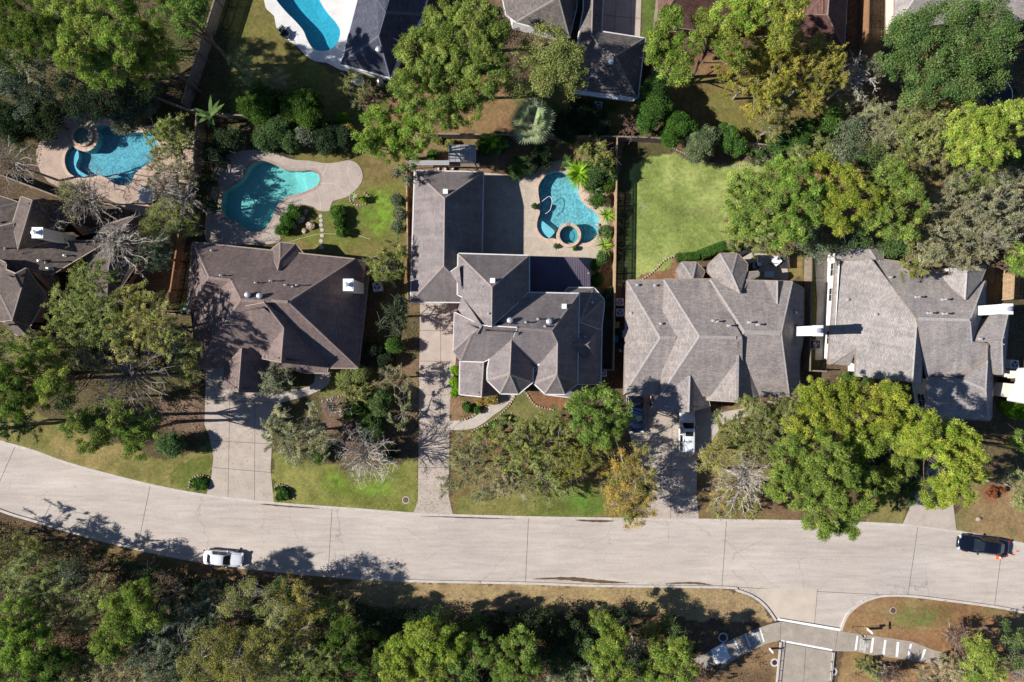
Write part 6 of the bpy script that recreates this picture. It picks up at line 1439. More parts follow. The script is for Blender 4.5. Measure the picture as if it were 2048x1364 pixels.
T('feather', [(160, 1345, 36), (180, 1320, 30)], 6.0, 'olive', 'olive tree at the bottom edge between two dark pines')
T('oak', [(350, 1345, 34), (380, 1355, 30)], 6.8, 'grey', 'grey-green tree at the bottom edge left of the yellowish tree')
T('oak', [(300, 1140, 24), (270, 1130, 20)], 3.0, 'oakd', 'dark thicket tree by the lower kerb at the left')
T('feather', [(20, 1110, 40), (60, 1095, 30)], 5.2, 'olive', 'olive thicket tree by the left edge below the road')
T('pine', [(740, 1300, 34), (760, 1340, 34)], 6.1, 'pined', 'dark pine left of the brightest lower pine')
T('oak', [(560, 1190, 30), (650, 1215, 34)], 5.2, 'oak', 'green understory tree behind the yellow-olive trees')
T('feather', [(640, 1230, 34), (680, 1220, 30)], 4.4, 'olive', 'olive tree at the wood edge right of the yellow-olive ones')
T('oak', [(960, 1350, 30), (1000, 1355, 30)], 5.0, 'oakd', 'dark tree on the bottom edge under the bright lower pines')
T('oak', [(1200, 1240, 26), (1240, 1240, 24)], 2.8, 'oakd', 'dark thicket tree above the bright pine left of the little yellow tree')
T('oak', [(1270, 1345, 34), (1290, 1325, 26)], 3.9, 'oak', 'green tree on the bottom edge below the grey leafless one')
T('oak', [(255, 165, 34), (290, 180, 28)], 7, 'oakd', 'dark tree under the brightest pine left of the slanting fence')
T('oak', [(90, 250, 30), (110, 225, 24)], 4, 'oakd', 'dark shrub mass above the spa pool')
T('feather', [(60, 120, 36), (80, 90, 30)], 12, 'khaki', 'thin olive tree between the top left pines')
T('feather', [(380, 700, 26), (370, 740, 26)], 7, 'olive', 'thin olive tree at the lower left corner of the brown house')
T('feather', [(60, 850, 26), (20, 850, 28)], 6, 'oak', 'green tree at the left edge above the lawn strip')
T('oak', [(250, 720, 30), (200, 700, 30)], 8, 'oakd', 'dark tree between the olive trees and the brown leafless one')
T('feather', [(220, 690, 40), (180, 710, 34)], 9, 'khaki', 'khaki tree between the large olive trees and the leafless brown one')
T('feather', [(60, 700, 34), (30, 690, 30)], 9, 'olive', 'olive tree at the left edge below the charcoal house')
T('feather', [(640, 880, 30), (620, 850, 26)], 5, 'khaki', 'thin khaki tree in the mulched front bed', dens=.7)
T('feather', [(690, 790, 24), (720, 785, 18)], 3.5, 'olive', 'thin olive shrub at the top of the mulched front bed', name='shrub_thicket', dens=.7)
T('feather', [(800, 840, 22), (805, 800, 18)], 3, 'khaki', 'thin brownish shrub along the left side of the middle driveway', name='shrub_thicket', dens=.6)
T('feather', [(1000, 960, 34), (1040, 980, 30)], 6, 'khaki', 'thin khaki tree at the lower end of the middle front lawn', dens=.7)
T('feather', [(1080, 990, 26), (1120, 975, 24)], 5, 'olive', 'thin olive tree between the khaki trees and the orange one', dens=.6)
T('feather', [(970, 880, 28), (1010, 870, 24)], 5, 'olive', 'olive tree just below the curved front walk', dens=.8)
T('pine', [(1730, 880, 34), (1780, 870, 34), (1690, 900, 34), (1820, 850, 26)], 12, 'pine', 'green pine filling the middle of the right front yards')
T('pine', [(1770, 960, 30), (1740, 1000, 26), (1800, 930, 28)], 11, 'pine', 'green pine between the lowest pine and the far driveway')
T('feather', [(1560, 820, 30), (1600, 800, 24)], 7, 'olive', 'olive tree between the grey-brown house and the wide pine')
T('feather', [(1450, 1000, 34), (1490, 1010, 30)], 4, 'olive', 'low olive tree beside the lower right of the driveway', dens=.6)
T('feather', [(1640, 300, 28), (1600, 310, 24)], 5, 'olive', 'olive tree at the back fence above the row of pines')
T('feather', [(1560, 310, 24), (1510, 315, 20)], 3, 'green', 'green thicket shrub along the back fence', name='shrub_thicket')
T('feather', [(1770, 260, 34), (1750, 230, 30)], 8, 'khaki', 'khaki tree left of the olive-green one below the oak')
T('feather', [(1830, 480, 34), (1860, 450, 30)], 8, 'olive', 'olive tree above the middle of the pale grey roof')
T('feather', [(1960, 360, 34), (1920, 370, 30)], 8, 'olive', 'olive tree between the yellow-green pine and the rust-tinged tree')
T('feather', [(1700, 200, 26), (1740, 130, 24)], 6, 'khaki', 'thin khaki tree around the pale twisted one', dens=.7)
T('feather', [(700, 170, 24), (730, 190, 24)], 3.5, 'olive', 'olive shrub by the pool equipment', name='shrub_thicket', dens=.7)
T('feather', [(500, 150, 26), (480, 120, 24)], 4, 'olive', 'olive shrub on the left of the grassy top yard', name='shrub_thicket', dens=.5)
T('feather', [(560, 165, 26)], 3, 'khaki', 'reddish grey shrub in the grassy top yard', name='shrub_thicket', dens=.6)
T('oak', [(430, 310, 30), (410, 370, 26), (425, 410, 16)], 2.2, 'oakd', 'dark shrub mass left of the long pool')
T('feather', [(380, 430, 26), (360, 440, 26), (375, 460, 22)], 3.5, 'olive', 'olive tree at the top of the cedar fence', dens=.6)
T('bare', [(380, 400, 34)], 7, 'barkgrey', 'grey leafless tree left of the long pool')
T('bare', [(330, 380, 40)], 8, 'barkgrey', 'grey leafless tree by the grey umbrella')
T('bare', [(110, 440, 44)], 8, 'barkgrey', 'grey leafless tree over the white chimney of the charcoal roof')
# just outside the frame, their shadows fall into it
T('feather', [(-110, 1120, 50), (-130, 1070, 36)], 8, 'oak', 'tree just beyond the left edge below the road', dens=.45)
T('oak', [(-55, 870, 50)], 12, 'oak', 'tree just beyond the left edge above the road')
# palms and strap-leaved plants
rosette('fan_palm', 'palm tree', 'large pale green fan palm behind the middle garden', 1062, 243, 6.5, 34, 2.7, .17, .10, 'palm', 'palms and strap-leaved plants', (.08, 1.25), True, .2, 5)
rosette('banana_plant', 'banana plant', 'star-shaped banana plant on the back fence line', 421, 232, 2.6, 10, 2.1, .42, .25, 'oak', 'palms and strap-leaved plants', (.05, .6), seed=3)
rosette('banana_plant', 'banana plant', 'bright banana plant beside the greenhouse roof, left one', 985, 283, 1.6, 12, 1.5, .36, .3, 'lime', 'palms and strap-leaved plants', (.0, .9), seed=4)
rosette('banana_plant', 'banana plant', 'bright banana plant right of the greenhouse, next to the fan palm', 1005, 292, 1.5, 11, 1.4, .34, .3, 'green', 'palms and strap-leaved plants', (.0, .9), seed=6)
rosette('strap_leaved_plant', 'plant', 'biggest yellow-green strap plant leaning over the pool', 1157, 348, 1.7, 30, 2.1, .22, .3, 'lime', 'palms and strap-leaved plants', (.05, 1.1), seed=7, heads=2, spread=.35)
rosette('strap_leaved_plant', 'plant', 'yellow-green strap plant at the upper right of the pool', 1213, 430, 1.2, 24, 1.5, .13, .3, 'lime', 'palms and strap-leaved plants', (.05, 1.1), seed=8)
rosette('strap_leaved_plant', 'plant', 'yellow-green strap plant at the lower right of the pool', 1208, 490, 1.1, 18, 1.6, .12, .3, 'lime', 'palms and strap-leaved plants', (.05, 1.0), seed=9)
rosette('small_palm', 'palm tree', 'dark spiky palm between the strap plants by the pool', 1190, 380, 1.2, 26, 1.2, .09, .3, 'oak', 'palms and strap-leaved plants', (.0, 1.1), seed=10)
rosette('small_palm', 'palm tree', 'dark spiky palm right of the raised spa', 1202, 468, .9, 24, 1.1, .08, .3, 'oak', 'palms and strap-leaved plants', (.0, 1.1), seed=12)
rosette('strap_leaved_plant', 'plant', 'second big yellow-green strap plant just right of the largest', 1180, 340, 1.6, 26, 1.7, .2, .3, 'green', 'palms and strap-leaved plants', (.05, 1.1), seed=17, heads=2, spread=.3)
rosette('small_palm', 'palm tree', 'spiky plant at the top of the pool by the shrubs', 1132, 323, 1.0, 22, 1.1, .08, .3, 'oak', 'palms and strap-leaved plants', (.0, 1.1), seed=13)
rosette('small_palm', 'palm tree', 'small pale palm on the corner of the grey pool deck', 707, 392, 1.4, 16, .8, .09, .3, 'palm', 'palms and strap-leaved plants', (.0, 1.0), seed=14)
# clipped hedge behind the right-centre house
def hedge(pts, w, h, label, pal='green'):
    r = np.random.default_rng(4); c = P(*pts[len(pts) // 2]); root = empty('hedge', (c.x, c.y, 0), label=label, cat='hedge', group='clipped hedges')
    pl = W2(smooth_line(pts, 6)); n = 26000; seg = r.integers(0, len(pl) - 1, n); t = r.uniform(0, 1, n); A = np.array(pl)[seg]; B = np.array(pl)[seg + 1]
    d = B - A; d /= np.linalg.norm(d, axis=1, keepdims=True); nn = np.stack([-d[:, 1], d[:, 0]], 1); s_ = r.uniform(-1, 1, n); hh = h * np.sqrt(np.clip(1 - np.abs(s_) ** 4, 0, 1))
    q = A + (B - A) * t[:, None] + nn * (s_ * w / 2)[:, None]; z = hh * np.where(r.uniform(0, 1, n) < .7, r.uniform(.85, 1.03, n), r.uniform(0, 1, n))
    C = np.stack([q[:, 0] - c.x, q[:, 1] - c.y, z], 1); V = leaf_cards(C, r, .12, .9, .65); g = (seg * 7 + (t * 7).astype(int)) % 97
    np_mesh('foliage', V, 4, M['leaf_' + pal], root, tints(n, r, g, 97, .15, .4))
    mb = MB(); 
    for a in pl[::3]: mb.tube((a[0] - c.x, a[1] - c.y, 0), (a[0] - c.x, a[1] - c.y, h * .8), .03, .02, 5)
    mb.build('stems', [M['bark']], root)
hedge([(1352, 516), (1375, 514), (1395, 512)], 1.0, 1.0, 'short left part of the clipped hedge on the lawn edge')
hedge([(1398, 512), (1420, 503), (1445, 494), (1462, 492)], 1.3, 1.1, 'longer curved part of the clipped hedge on the lawn edge')
# low growth under the trees that nobody could count
def scatter(name, polys, dens, size, zmax, pal, seed, avoid=()):
    r = np.random.default_rng(seed); Cs = []
    for pts in polys:
        poly = W2(pts); x0, x1 = min(p[0] for p in poly), max(p[0] for p in poly); y0, y1 = min(p[1] for p in poly), max(p[1] for p in poly)
        n = int((x1 - x0) * (y1 - y0) * dens); k = max(1, n // 22); cx = r.uniform(x0, x1, k); cy = r.uniform(y0, y1, k); g = r.integers(0, k, n)
        rad = r.uniform(.25, .9, k)[g]; x = cx[g] + r.normal(size=n) * rad * .6; y = cy[g] + r.normal(size=n) * rad * .6
        m_ = inside(poly, x, y)
        for av in avoid: m_ &= ~inside(av, x, y)
        hgt = (r.uniform(.1, 1, k) * zmax)[g]; z = hgt * r.uniform(.2, 1, n); C = np.stack([x, y, z], 1)[m_]; Cs.append((C, g[m_]))
    C = np.concatenate([c for c, _ in Cs]); g = np.concatenate([q for _, q in Cs]) % 997
    V = leaf_cards(C, r, size, .8, .6); o = np_mesh(name, V, 4, M['leaf_' + pal], None, tints(len(C), r, g, 997, .3, .6)); tag(o, kind='stuff'); return len(C)
av = [ROAD] + [offset(p, .6) for p in POOLS.values()]
woodS = [(-60, 1030), (67, 1062), (240, 1112), (407, 1145), (600, 1170), (720, 1205), (850, 1232), (1050, 1238), (1200, 1232), (1400, 1290), (1380, 1330), (1400, 1400), (-60, 1400)]
scatter('undergrowth', [woodS], 60, .17, 1.6, 'oakd', 1, av)
scatter('undergrowth', [woodS], 22, .16, 2.4, 'grey', 11, av)
scatter('dry_undergrowth', [woodS, [(1460, 1330), (1540, 1290), (1545, 1400), (1440, 1400)], [(1680, 1330), (1800, 1330), (1900, 1400), (1680, 1400)]], 10, .15, .5, 'brown', 2, av)
scatter('undergrowth', [[(-60, -60), (440, -60), (400, 120), (370, 220), (250, 200), (200, 250), (100, 240), (70, 340), (0, 360), (-60, 360)], [(330, 230), (400, 240), (395, 380), (350, 470), (330, 400)], [(420, 245), (720, 265), (640, 300), (500, 300), (430, 330)],
                        [(60, 640), (350, 630), (380, 800), (410, 860), (300, 880), (100, 810), (-60, 750), (-60, 680)]], 24, .17, .9, 'oakd', 3, av)
scatter('garden_bed_plants', [[(640, 800), (836, 790), (836, 912), (700, 915), (650, 880)], [(780, 600), (836, 620), (836, 790), (770, 740)], [(1180, 300), (1225, 300), (1222, 560), (1200, 560), (1205, 420), (1150, 330)], [(900, 790), (980, 800), (960, 830), (900, 838)],
                             [(560, 430), (600, 420), (640, 430), (600, 480), (560, 470)]], 16, .14, .5, 'green', 4, av)
scatter('undergrowth', [[(1600, 205), (1700, 200), (1720, 300), (1700, 330), (1540, 320), (1560, 290)], [(1730, 60), (2100, 60), (2100, 480), (1620, 500), (1560, 440), (1580, 330), (1740, 330)], [(1600, 810), (1850, 850), (2100, 850), (2100, 950), (1900, 960), (1780, 1010), (1600, 960), (1420, 980), (1440, 850)]], 16, .16, .7, 'oak', 5, av)
scatter('dry_undergrowth', [[(1740, 120), (2100, 220), (2100, 480), (1800, 480), (1620, 330)], [(900, 880), (1200, 860), (1200, 960), (950, 960)]], 10, .14, .4, 'khaki', 6, av)
# leaves blown onto lawns, drives and the gutter
def litter(polys, n, seed, pal, name='fallen_leaves', zz=.045):
    r = np.random.default_rng(seed); Cs = []
    for pts, k in polys:
        poly = W2(pts); x0, x1 = min(p[0] for p in poly), max(p[0] for p in poly); y0, y1 = min(p[1] for p in poly), max(p[1] for p in poly); m = int(n * k)
        g_ = r.integers(0, 60, m); cx = r.uniform(x0, x1, 60); cy = r.uniform(y0, y1, 60); x = np.where(r.uniform(0, 1, m) < .5, r.uniform(x0, x1, m), cx[g_] + r.normal(size=m) * 1.2); y = np.where(r.uniform(0, 1, m) < .5, r.uniform(y0, y1, m), cy[g_] + r.normal(size=m) * .8)
        o_ = inside(poly, x, y)
        for av_ in av[1:]: o_ &= ~inside(av_, x, y)
        Cs.append(np.stack([x, y, np.full(m, zz)], 1)[o_])
    C = np.concatenate(Cs); V = leaf_cards(C, r, .075, 7, .7); o = np_mesh(name, V, 4, M['leaf_' + pal], None, tints(len(C), r, r.integers(0, 50, len(C)), 50, .3, .6)); tag(o, kind='stuff')
litter([([(412, 740), (540, 740), (556, 860), (545, 1000), (420, 980)], .12), ([(838, 760), (900, 760), (900, 1030), (830, 1028)], .3), ([(1255, 800), (1420, 815), (1395, 900), (1396, 1040), (1296, 1040)], .3), ([(900, 850), (1240, 850), (1240, 1035), (900, 1030)], .5), ([(780, 740), (840, 740), (840, 920), (700, 920), (650, 860)], .5),
        ([(1400, 900), (1600, 960), (1600, 1040), (1400, 1040)], .3), ([(60, 820), (420, 900), (420, 985), (60, 900)], .25), ([(240, 250), (440, 250), (440, 480), (240, 380)], .5), ([(1560, 330), (2048, 330), (2048, 500), (1560, 520)], .5), ([(700, 1160), (1500, 1178), (1540, 1240), (700, 1225)], .5), ([(1700, 1200), (2048, 1230), (2048, 1360), (1680, 1300)], .5)], 6000, 21, 'brown')
litter([([(620, 1145), (1540, 1172), (1540, 1182), (620, 1155)], .2), ([(550, 990), (1600, 1030), (1600, 1042), (550, 1008)], .25), ([(960, 340), (1230, 330), (1230, 520), (960, 500)], .1), ([(1270, 320), (1560, 330), (1560, 540), (1260, 550)], .12), ([(545, 930), (836, 930), (836, 1020), (545, 1010)], .12)], 7000, 22, 'orange', zz=.06)
# ================================================================== cars
def paint_mat(name, c, metal=0.3, rough=0.28):
    m, t, b = nodes(name); pos = world_pos(t); n = noise(t, 3, 3, .5, pos)
    r = ramp(t, n, [(0.3, sc(c, .93)), (.7, sc(c, 1.04))]); t.links.new(r.outputs[0], b.inputs['Base Color'])
    b.inputs['Metallic'].default_value = metal; b.inputs['Roughness'].default_value = rough; b.inputs['Coat Weight'].default_value = .6; b.inputs['Coat Roughness'].default_value = .05; return m
M['paint_silver'] = paint_mat('silver_white_car_paint', (0.72, 0.74, 0.78), .05); M['paint_black'] = paint_mat('black_car_paint', (0.006, 0.008, 0.016), .1, .2)
M['paint_suv'] = paint_mat('light_silver_car_paint', (0.74, 0.75, 0.77), .0); M['paint_blue'] = paint_mat('dark_blue_car_paint', (0.01, 0.02, 0.05), .2, .2)
M['autoglass'] = plain('dark_car_glass', (0.012, 0.018, 0.022), 0.05, 0, .8); M['tyre'] = plain('tyre_rubber', (0.02, 0.02, 0.02), .9); M['rim'] = plain('alloy_rim', (.5, .5, .52), .3, .8)
M['lamp'] = plain('clear_headlight', (.75, .78, .8), .1, .2, .8); M['tail'] = plain('red_tail_light', (.35, .01, .01), .2); M['chrome'] = plain('chrome_trim', (.7, .7, .7), .15, 1)
M['blacktrim'] = plain('black_plastic_trim', (.02, .02, .02), .6); M['plate'] = plain('number_plate_white', (.7, .7, .68), .5)
def car(px, py, ang, L, Wd, H, kind, paint, label, name='parked_car', cat='car', z=0.0, lean=0.7):
    p = P(px, py, z + lean); root = empty(name, (p.x, p.y, z), math.radians(ang), label, cat, 'cars parked on the street and driveways')
    hw = Wd / 2; suv = kind == 'suv'
    # body: stations front (+x) to rear; (x, half width, deck height, shoulder height, underside)
    if suv: st = [(.50, .62, .62, .55, .34), (.485, .82, .86, .74, .25), (.40, .93, .98, .88, .22), (.28, .97, 1.04, .95, .22), (.12, .99, 1.06, .99, .22), (-.15, 1.0, 1.06, 1.0, .22), (-.38, .99, 1.06, 1.0, .22), (-.47, .95, 1.04, .96, .26), (-.497, .86, .95, .86, .34)]
    else: st = [(.50, .50, .52, .46, .30), (.487, .76, .66, .58, .22), (.42, .90, .76, .68, .19), (.30, .96, .84, .76, .19), (.16, .99, .90, .83, .19), (-.10, 1.0, .90, .86, .19), (-.32, .99, .92, .87, .19), (-.43, .94, .92, .86, .20), (-.487, .80, .84, .76, .24), (-.50, .60, .70, .62, .32)]
    V = []; n = len(st)
    for (fx, fw, zt, zs, zu) in st:
        w = hw * fw; x = fx * L
        prof = [(w * .80, zu), (w * .96, zu + .10), (w, (zu + zs) / 2 + .03), (w * .985, zs - .05), (w * .90, zs + .035), (w * .62, zt - .015), (w * .3, zt + .015)]
        ring = [(x, yy, zz) for yy, zz in prof] + [(x, 0, zt + .025)] + [(x, -yy, zz) for yy, zz in prof[::-1]]
        V += ring
    k = 15; Fc = []
    for i in range(n - 1):
        for j in range(k - 1): Fc.append((i * k + j, i * k + j + 1, (i + 1) * k + j + 1, (i + 1) * k + j))
        Fc.append((i * k + k - 1, i * k, (i + 1) * k, (i + 1) * k + k - 1))
    Fc.append(tuple(range(k))[::-1]); Fc.append(tuple(range((n - 1) * k, n * k)))
    body = mk('body', V, Fc, M[paint], root, smooth=True)
    sm = body.modifiers.new('s', 'SUBSURF'); sm.levels = 1; sm.render_levels = 2
    # cabin
    if suv: cb = [(.235, .80, 1.02), (.10, .70, H - .05), (.02, .70, H), (-.30, .70, H), (-.44, .66, H - .06), (-.485, .76, 1.0)]
    else: cb = [(.21, .78, .86), (.055, .64, H - .06), (-.02, .64, H), (-.16, .64, H - .01), (-.26, .60, H - .09), (-.40, .70, .88)]
    zb = cb[0][2] - .04; nb = len(cb); V = []
    for fx, fw, zt in cb:
        x = fx * L; w = hw * fw; wb = hw * (.90 if zt > zb + .2 else fw)
        V += [(x, wb, zb), (x, (wb + w) / 2 + .01, (zb + zt) / 2), (x, w, zt - .03), (x, w * .85, zt), (x, 0, zt + .025), (x, -w * .85, zt), (x, -w, zt - .03), (x, -(wb + w) / 2 - .01, (zb + zt) / 2), (x, -wb, zb)]
    k = 9; Fc = []; 
    for i in range(nb - 1):
        for j in range(k - 1): Fc.append((i * k + j, i * k + j + 1, (i + 1) * k + j + 1, (i + 1) * k + j))
    Fc += [tuple(range(k))[::-1], tuple(range((nb - 1) * k, nb * k))]
    mk('cabin', V, Fc, M[paint], root, smooth=True)
    def pt(i, s, t, off=.014):
        """point on the cabin: i = station (float), s = side -1..1 across the top"""
        a = cb[int(i)]; b_ = cb[min(int(i) + 1, nb - 1)]; f = i - int(i); x = (a[0] + (b_[0] - a[0]) * f) * L; w = hw * (a[1] + (b_[1] - a[1]) * f); zt = a[2] + (b_[2] - a[2]) * f
        return Vector((x, s * w * .85, zt + .025 * (1 - abs(s)) + off))
    def screen(nm, i0, i1, ins=.88):
        rows = 4; cols = 6; V = []
        for r_ in range(rows + 1):
            for c_ in range(cols + 1): V.append(pt(i0 + (i1 - i0) * r_ / rows, (-1 + 2 * c_ / cols) * ins, 0))
        Fc = [(r_ * 7 + c_, r_ * 7 + c_ + 1, (r_ + 1) * 7 + c_ + 1, (r_ + 1) * 7 + c_) for r_ in range(rows) for c_ in range(cols)]
        o = mk(nm, V, Fc, M['autoglass'], root, smooth=True)
    screen('windshield', .06, .96, .93); screen('rear_window', nb - 2 + .05, nb - 1 - (.35 if suv else .12), .9)
    for sgn in (-1, 1):
        for (xa, xb) in (((.13, -.075), (-.095, -.27)) if not suv else ((.15, -.03), (-.05, -.22), (-.24, -.42))):
            xs = [xa * L, xb * L]; lo = zb + .07; hi = H - .09
            def wy(z): return hw * (.90 + ((.64 if not suv else .70) - .90) * (z - zb) / (H - zb)) + .035
            xa2 = xa - .055 if xa > .1 else xa - .005; xb2 = xb + (.05 if xb < -.26 and not suv else .005)
            V = [(xa * L, sgn * wy(lo), lo), (xb * L, sgn * wy(lo), lo), (xb2 * L, sgn * wy(hi), hi), (xa2 * L, sgn * wy(hi), hi)]
            V += [(v[0], v[1] - sgn * .05, v[2]) for v in V]
            mk('side_window', V, [(0, 1, 2, 3), (7, 6, 5, 4), (0, 4, 5, 1), (1, 5, 6, 2), (2, 6, 7, 3), (3, 7, 4, 0)], M['autoglass'], root)
    for fx in (.315, -.31):
        for sgn in (-1, 1):
            wr = .34 if not suv else .37; w = MB(); c = Vector((fx * L, sgn * (hw - .10), wr)); w.tube(c - Vector((0, .11, 0)), c + Vector((0, .11, 0)), wr, wr, 20)
            e = empty('wheel', c); e.parent = root
            t_ = MB(); t_.tube((0, -.11, 0), (0, .11, 0), wr, wr, 20); t_.build('tyre', [M['tyre']], e)
            t_ = MB(); t_.tube((0, sgn * .06, 0), (0, sgn * .118, 0), wr * .64, wr * .6, 12)
            for s5 in range(5):
                a = 2 * math.pi * s5 / 5; t_.tube((0, sgn * .122, 0), (wr * .58 * math.cos(a), sgn * .122, wr * .58 * math.sin(a)), .035, .03, 4)
            t_.build('rim', [M['rim']], e)
    zl = .70 if suv else .58
    for sgn in (-1, 1):
        b_ = MB(); b_.box((L * .468, sgn * hw * .70, zl + (.08 if suv else .03)), (.22, .38, .13), 0, -sgn * .45); b_.build('headlight', [M['lamp']], root)
        b_ = MB(); b_.box((-L * .482, sgn * hw * .74, zl + .14), (.12, .34, .18), 0, sgn * .28); b_.build('tail_light', [M['tail']], root)
        b_ = MB(); b_.box((L * .115, sgn * (hw * .93 + .10), zb + .10), (.14, .24, .14), 0, 0, .8); b_.tube((L * .12, sgn * hw * .86, zb + .06), (L * .12, sgn * (hw * .93 + .05), zb + .09), .03, .03, 5); b_.build('side_mirror', [M['blacktrim'] if paint == 'paint_black' else M[paint]], root)
        b_ = MB(); b_.box((-L * .06, sgn * (hw * .985), zb - .22), (.16, .05, .035)); b_.build('door_handle', [M['chrome']], root)
        if suv:
            b_ = MB(); b_.tube((L * .03, sgn * hw * .66, H + .045), (-L * .42, sgn * hw * .66, H + .03), .022, .022, 6)
            for xx in (.03, -.2, -.42): b_.box((L * xx, sgn * hw * .66, H + .01), (.06, .04, .07))
            b_.build('roof_rail', [M['blacktrim']], root)
    b_ = MB(); b_.box((L * .488, 0, zl - .06), (.06, hw * .8, .14)); b_.build('grille', [M['blacktrim']], root)
    b_ = MB(); b_.box((L * .482, 0, .30), (.10, hw * 1.15, .14), 0, 0, .95); b_.build('front_bumper', [M['blacktrim']], root)
    b_ = MB(); b_.box((-L * .482, 0, .38), (.10, hw * 1.3, .16)); b_.build('rear_bumper', [M[paint]], root)
    b_ = MB(); b_.box((-L * .502, 0, zl + .02), (.03, .32, .15)); b_.build('number_plate', [M['plate']], root)
    if suv: b_ = MB(); b_.box((-.02 * L, 0, H + .028), (.52, hw * .9, .03)); b_.build('sunroof', [M['autoglass']], root)
    # seams of the bonnet, boot and doors
    b_ = MB()
    for sgn in (-1, 1): b_.tube((L * .235, sgn * hw * .74, (1.02 if suv else .865)), (L * .44, sgn * hw * .66, (.955 if suv else .735)), .008, .008, 4)
    b_.build('bonnet_seam', [M['blacktrim']], root)
    return root
car(446, 1117, -5, 4.6, 1.82, 1.45, 'sedan', 'paint_silver', 'silver-white sedan parked against the lower kerb of the road', z=-.12)
car(1967, 1091, 172.5, 5.9, 1.98, 1.5, 'sedan', 'paint_black', 'long black sedan at the upper kerb with orange cones behind it', z=-.12)
car(1374, 864, 90, 4.9, 1.95, 1.72, 'suv', 'paint_suv', 'light silver SUV with a dark sunroof parked on the driveway', cat='SUV', z=.05)
car(1272, 826, -88, 4.7, 1.85, 1.5, 'sedan', 'paint_blue', 'dark blue car half under the garage eave and the green pine', z=.05)

# ================================================================== yard equipment
def ac_unit(px, py, s, label, mat='whitemetal', h=.8, ang=0):
    p = P(px, py, h); root = empty('air_conditioner', (p.x, p.y, 0), math.radians(ang), label, 'air conditioner', 'outdoor air conditioning units')
    b_ = MB(); b_.box((0, 0, h / 2 + .05), (s, s, h)); 
    b_.build('casing', [M[mat]], root)
    b_ = MB(); b_.lathe((0, 0, h + .05), [(s * .42, 0), (s * .42, .015), (s * .1, .016)], 20); b_.build('fan_well', [M['darkmetal']], root)
    b_ = MB()
    for k in range(4):
        r_ = s * (.12 + .095 * k)
        for i in range(16):
            a, c = 2 * math.pi * i / 16, 2 * math.pi * (i + 1) / 16; b_.tube((r_ * math.cos(a), r_ * math.sin(a), h + .085), (r_ * math.cos(c), r_ * math.sin(c), h + .085), .008, .008, 3)
    for i in range(3):
        a = 2 * math.pi * i / 3 + .4; b_.box((s * .2 * math.cos(a), s * .2 * math.sin(a), h + .072), (s * .34, s * .15, .01), 0, a)
    b_.build('fan_grille', [M['galv']], root)
    b_ = MB(); b_.box((0, 0, .02), (s + .2, s + .2, .06)); b_.build('pad', [M['concrete']], root)
    return root
ac_unit(1240, 604, .82, 'upper of two white air conditioners by the tan fence'); ac_unit(1240, 625, .85, 'lower of two white air conditioners, just above the yellow bin')
ac_unit(1207, 746, .75, 'white air conditioner at the front corner of the middle house')
ac_unit(754, 573, .95, 'white air conditioner right of the brown house', ang=8)
ac_unit(1632, 689, .9, 'dark air conditioner between the two right-hand houses', 'darkmetal')
ac_unit(2029, 729, .95, 'upper of two air conditioners at the right edge'); ac_unit(2025, 748, .95, 'lower of two air conditioners at the right edge')
ac_unit(1196, 211, .9, 'pale blue-white air conditioner south of the grey house wing', ang=-6, h=.6)
def box_thing(name, cat, px, py, dims, mat, label, ang=0, lid=None, group=None, wheels=False):
    h = dims[2]; p = P(px, py, h); root = empty(name, (p.x, p.y, 0), math.radians(ang), label, cat, group)
    b_ = MB(); b_.box((0, 0, h * .46), (dims[0] * .9, dims[1] * .9, h * .9), 0, 0, 1.08); b_.build('body', [M[mat]], root)
    b_ = MB(); b_.box((0, 0, h * .94), (dims[0], dims[1], .06), 0, 0, .94); b_.box((0, 0, h * .98), (dims[0] * .7, dims[1] * .7, .05), 0, 0, .9); b_.build('lid', [M[lid or mat]], root)
    if wheels:
        for sx in (-1, 1):
            b_ = MB(); b_.tube((sx * dims[0] * .42, -dims[1] * .48, .12), (sx * dims[0] * .36, -dims[1] * .48, .12), .12, .12, 10); b_.build('wheel', [M['tyre']], root)
    return root
M['binyellow'] = plain('yellow_plastic', (.55, .38, .08), .5); M['binteal'] = plain('teal_plastic', (.02, .20, .26), .5); M['bingreen'] = plain('green_plastic', (.10, .28, .20), .5); M['blueplastic'] = plain('pale_blue_plastic', (.45, .6, .75), .5)
box_thing('storage_bin', 'bin', 1233.5, 650, (.66, .78, .9), 'binyellow', 'yellow bin beside the tan fence', group='bins along the side yard', wheels=True)
box_thing('storage_bin', 'bin', 1231, 678, (.66, .8, .9), 'binteal', 'teal bin below the yellow one beside the tan fence', group='bins along the side yard', wheels=True)
box_thing('storage_bin', 'bin', 1249, 668, (.34, .9, 1.1), 'blueplastic', 'narrow pale blue bin against the grey-brown house', group='bins along the side yard', wheels=True)
box_thing('storage_bin', 'bin', 366, 619, (.75, .7, 1.0), 'bingreen', 'green bin at the end of the cedar fence', 20, group='bins along the side yard', wheels=True)
box_thing('storage_bin', 'bin', 1288, 117, (.5, .7, 1.0), 'binyellow', 'yellow bin beside the pale fence at the top', group='bins along the side yard', wheels=True)
box_thing('pool_heater', 'pool equipment', 713, 158, (1.3, .95, 1.0), 'whitemetal', 'white pool equipment cabinet below the slate-blue house', -18)
def tank(px, py, r, h, mat, label, name='water_tank', cat='pool filter'):
    p = P(px, py, h); root = empty(name, (p.x, p.y, 0), 0, label, cat); b_ = MB(); b_.lathe((0, 0, 0), [(r, 0), (r, h * .8), (r * .85, h * .93), (r * .4, h), (.02, h + .01)], 18); b_.build('tank', [M[mat]], root)
    b_ = MB(); b_.tube((0, 0, h), (0, 0, h + .14), .09, .07, 8); b_.tube((0, 0, h * .3), (r + .4, -.3, h * .3), .04, .04, 6); b_.build('valve_and_pipe', [M['galv']], root)
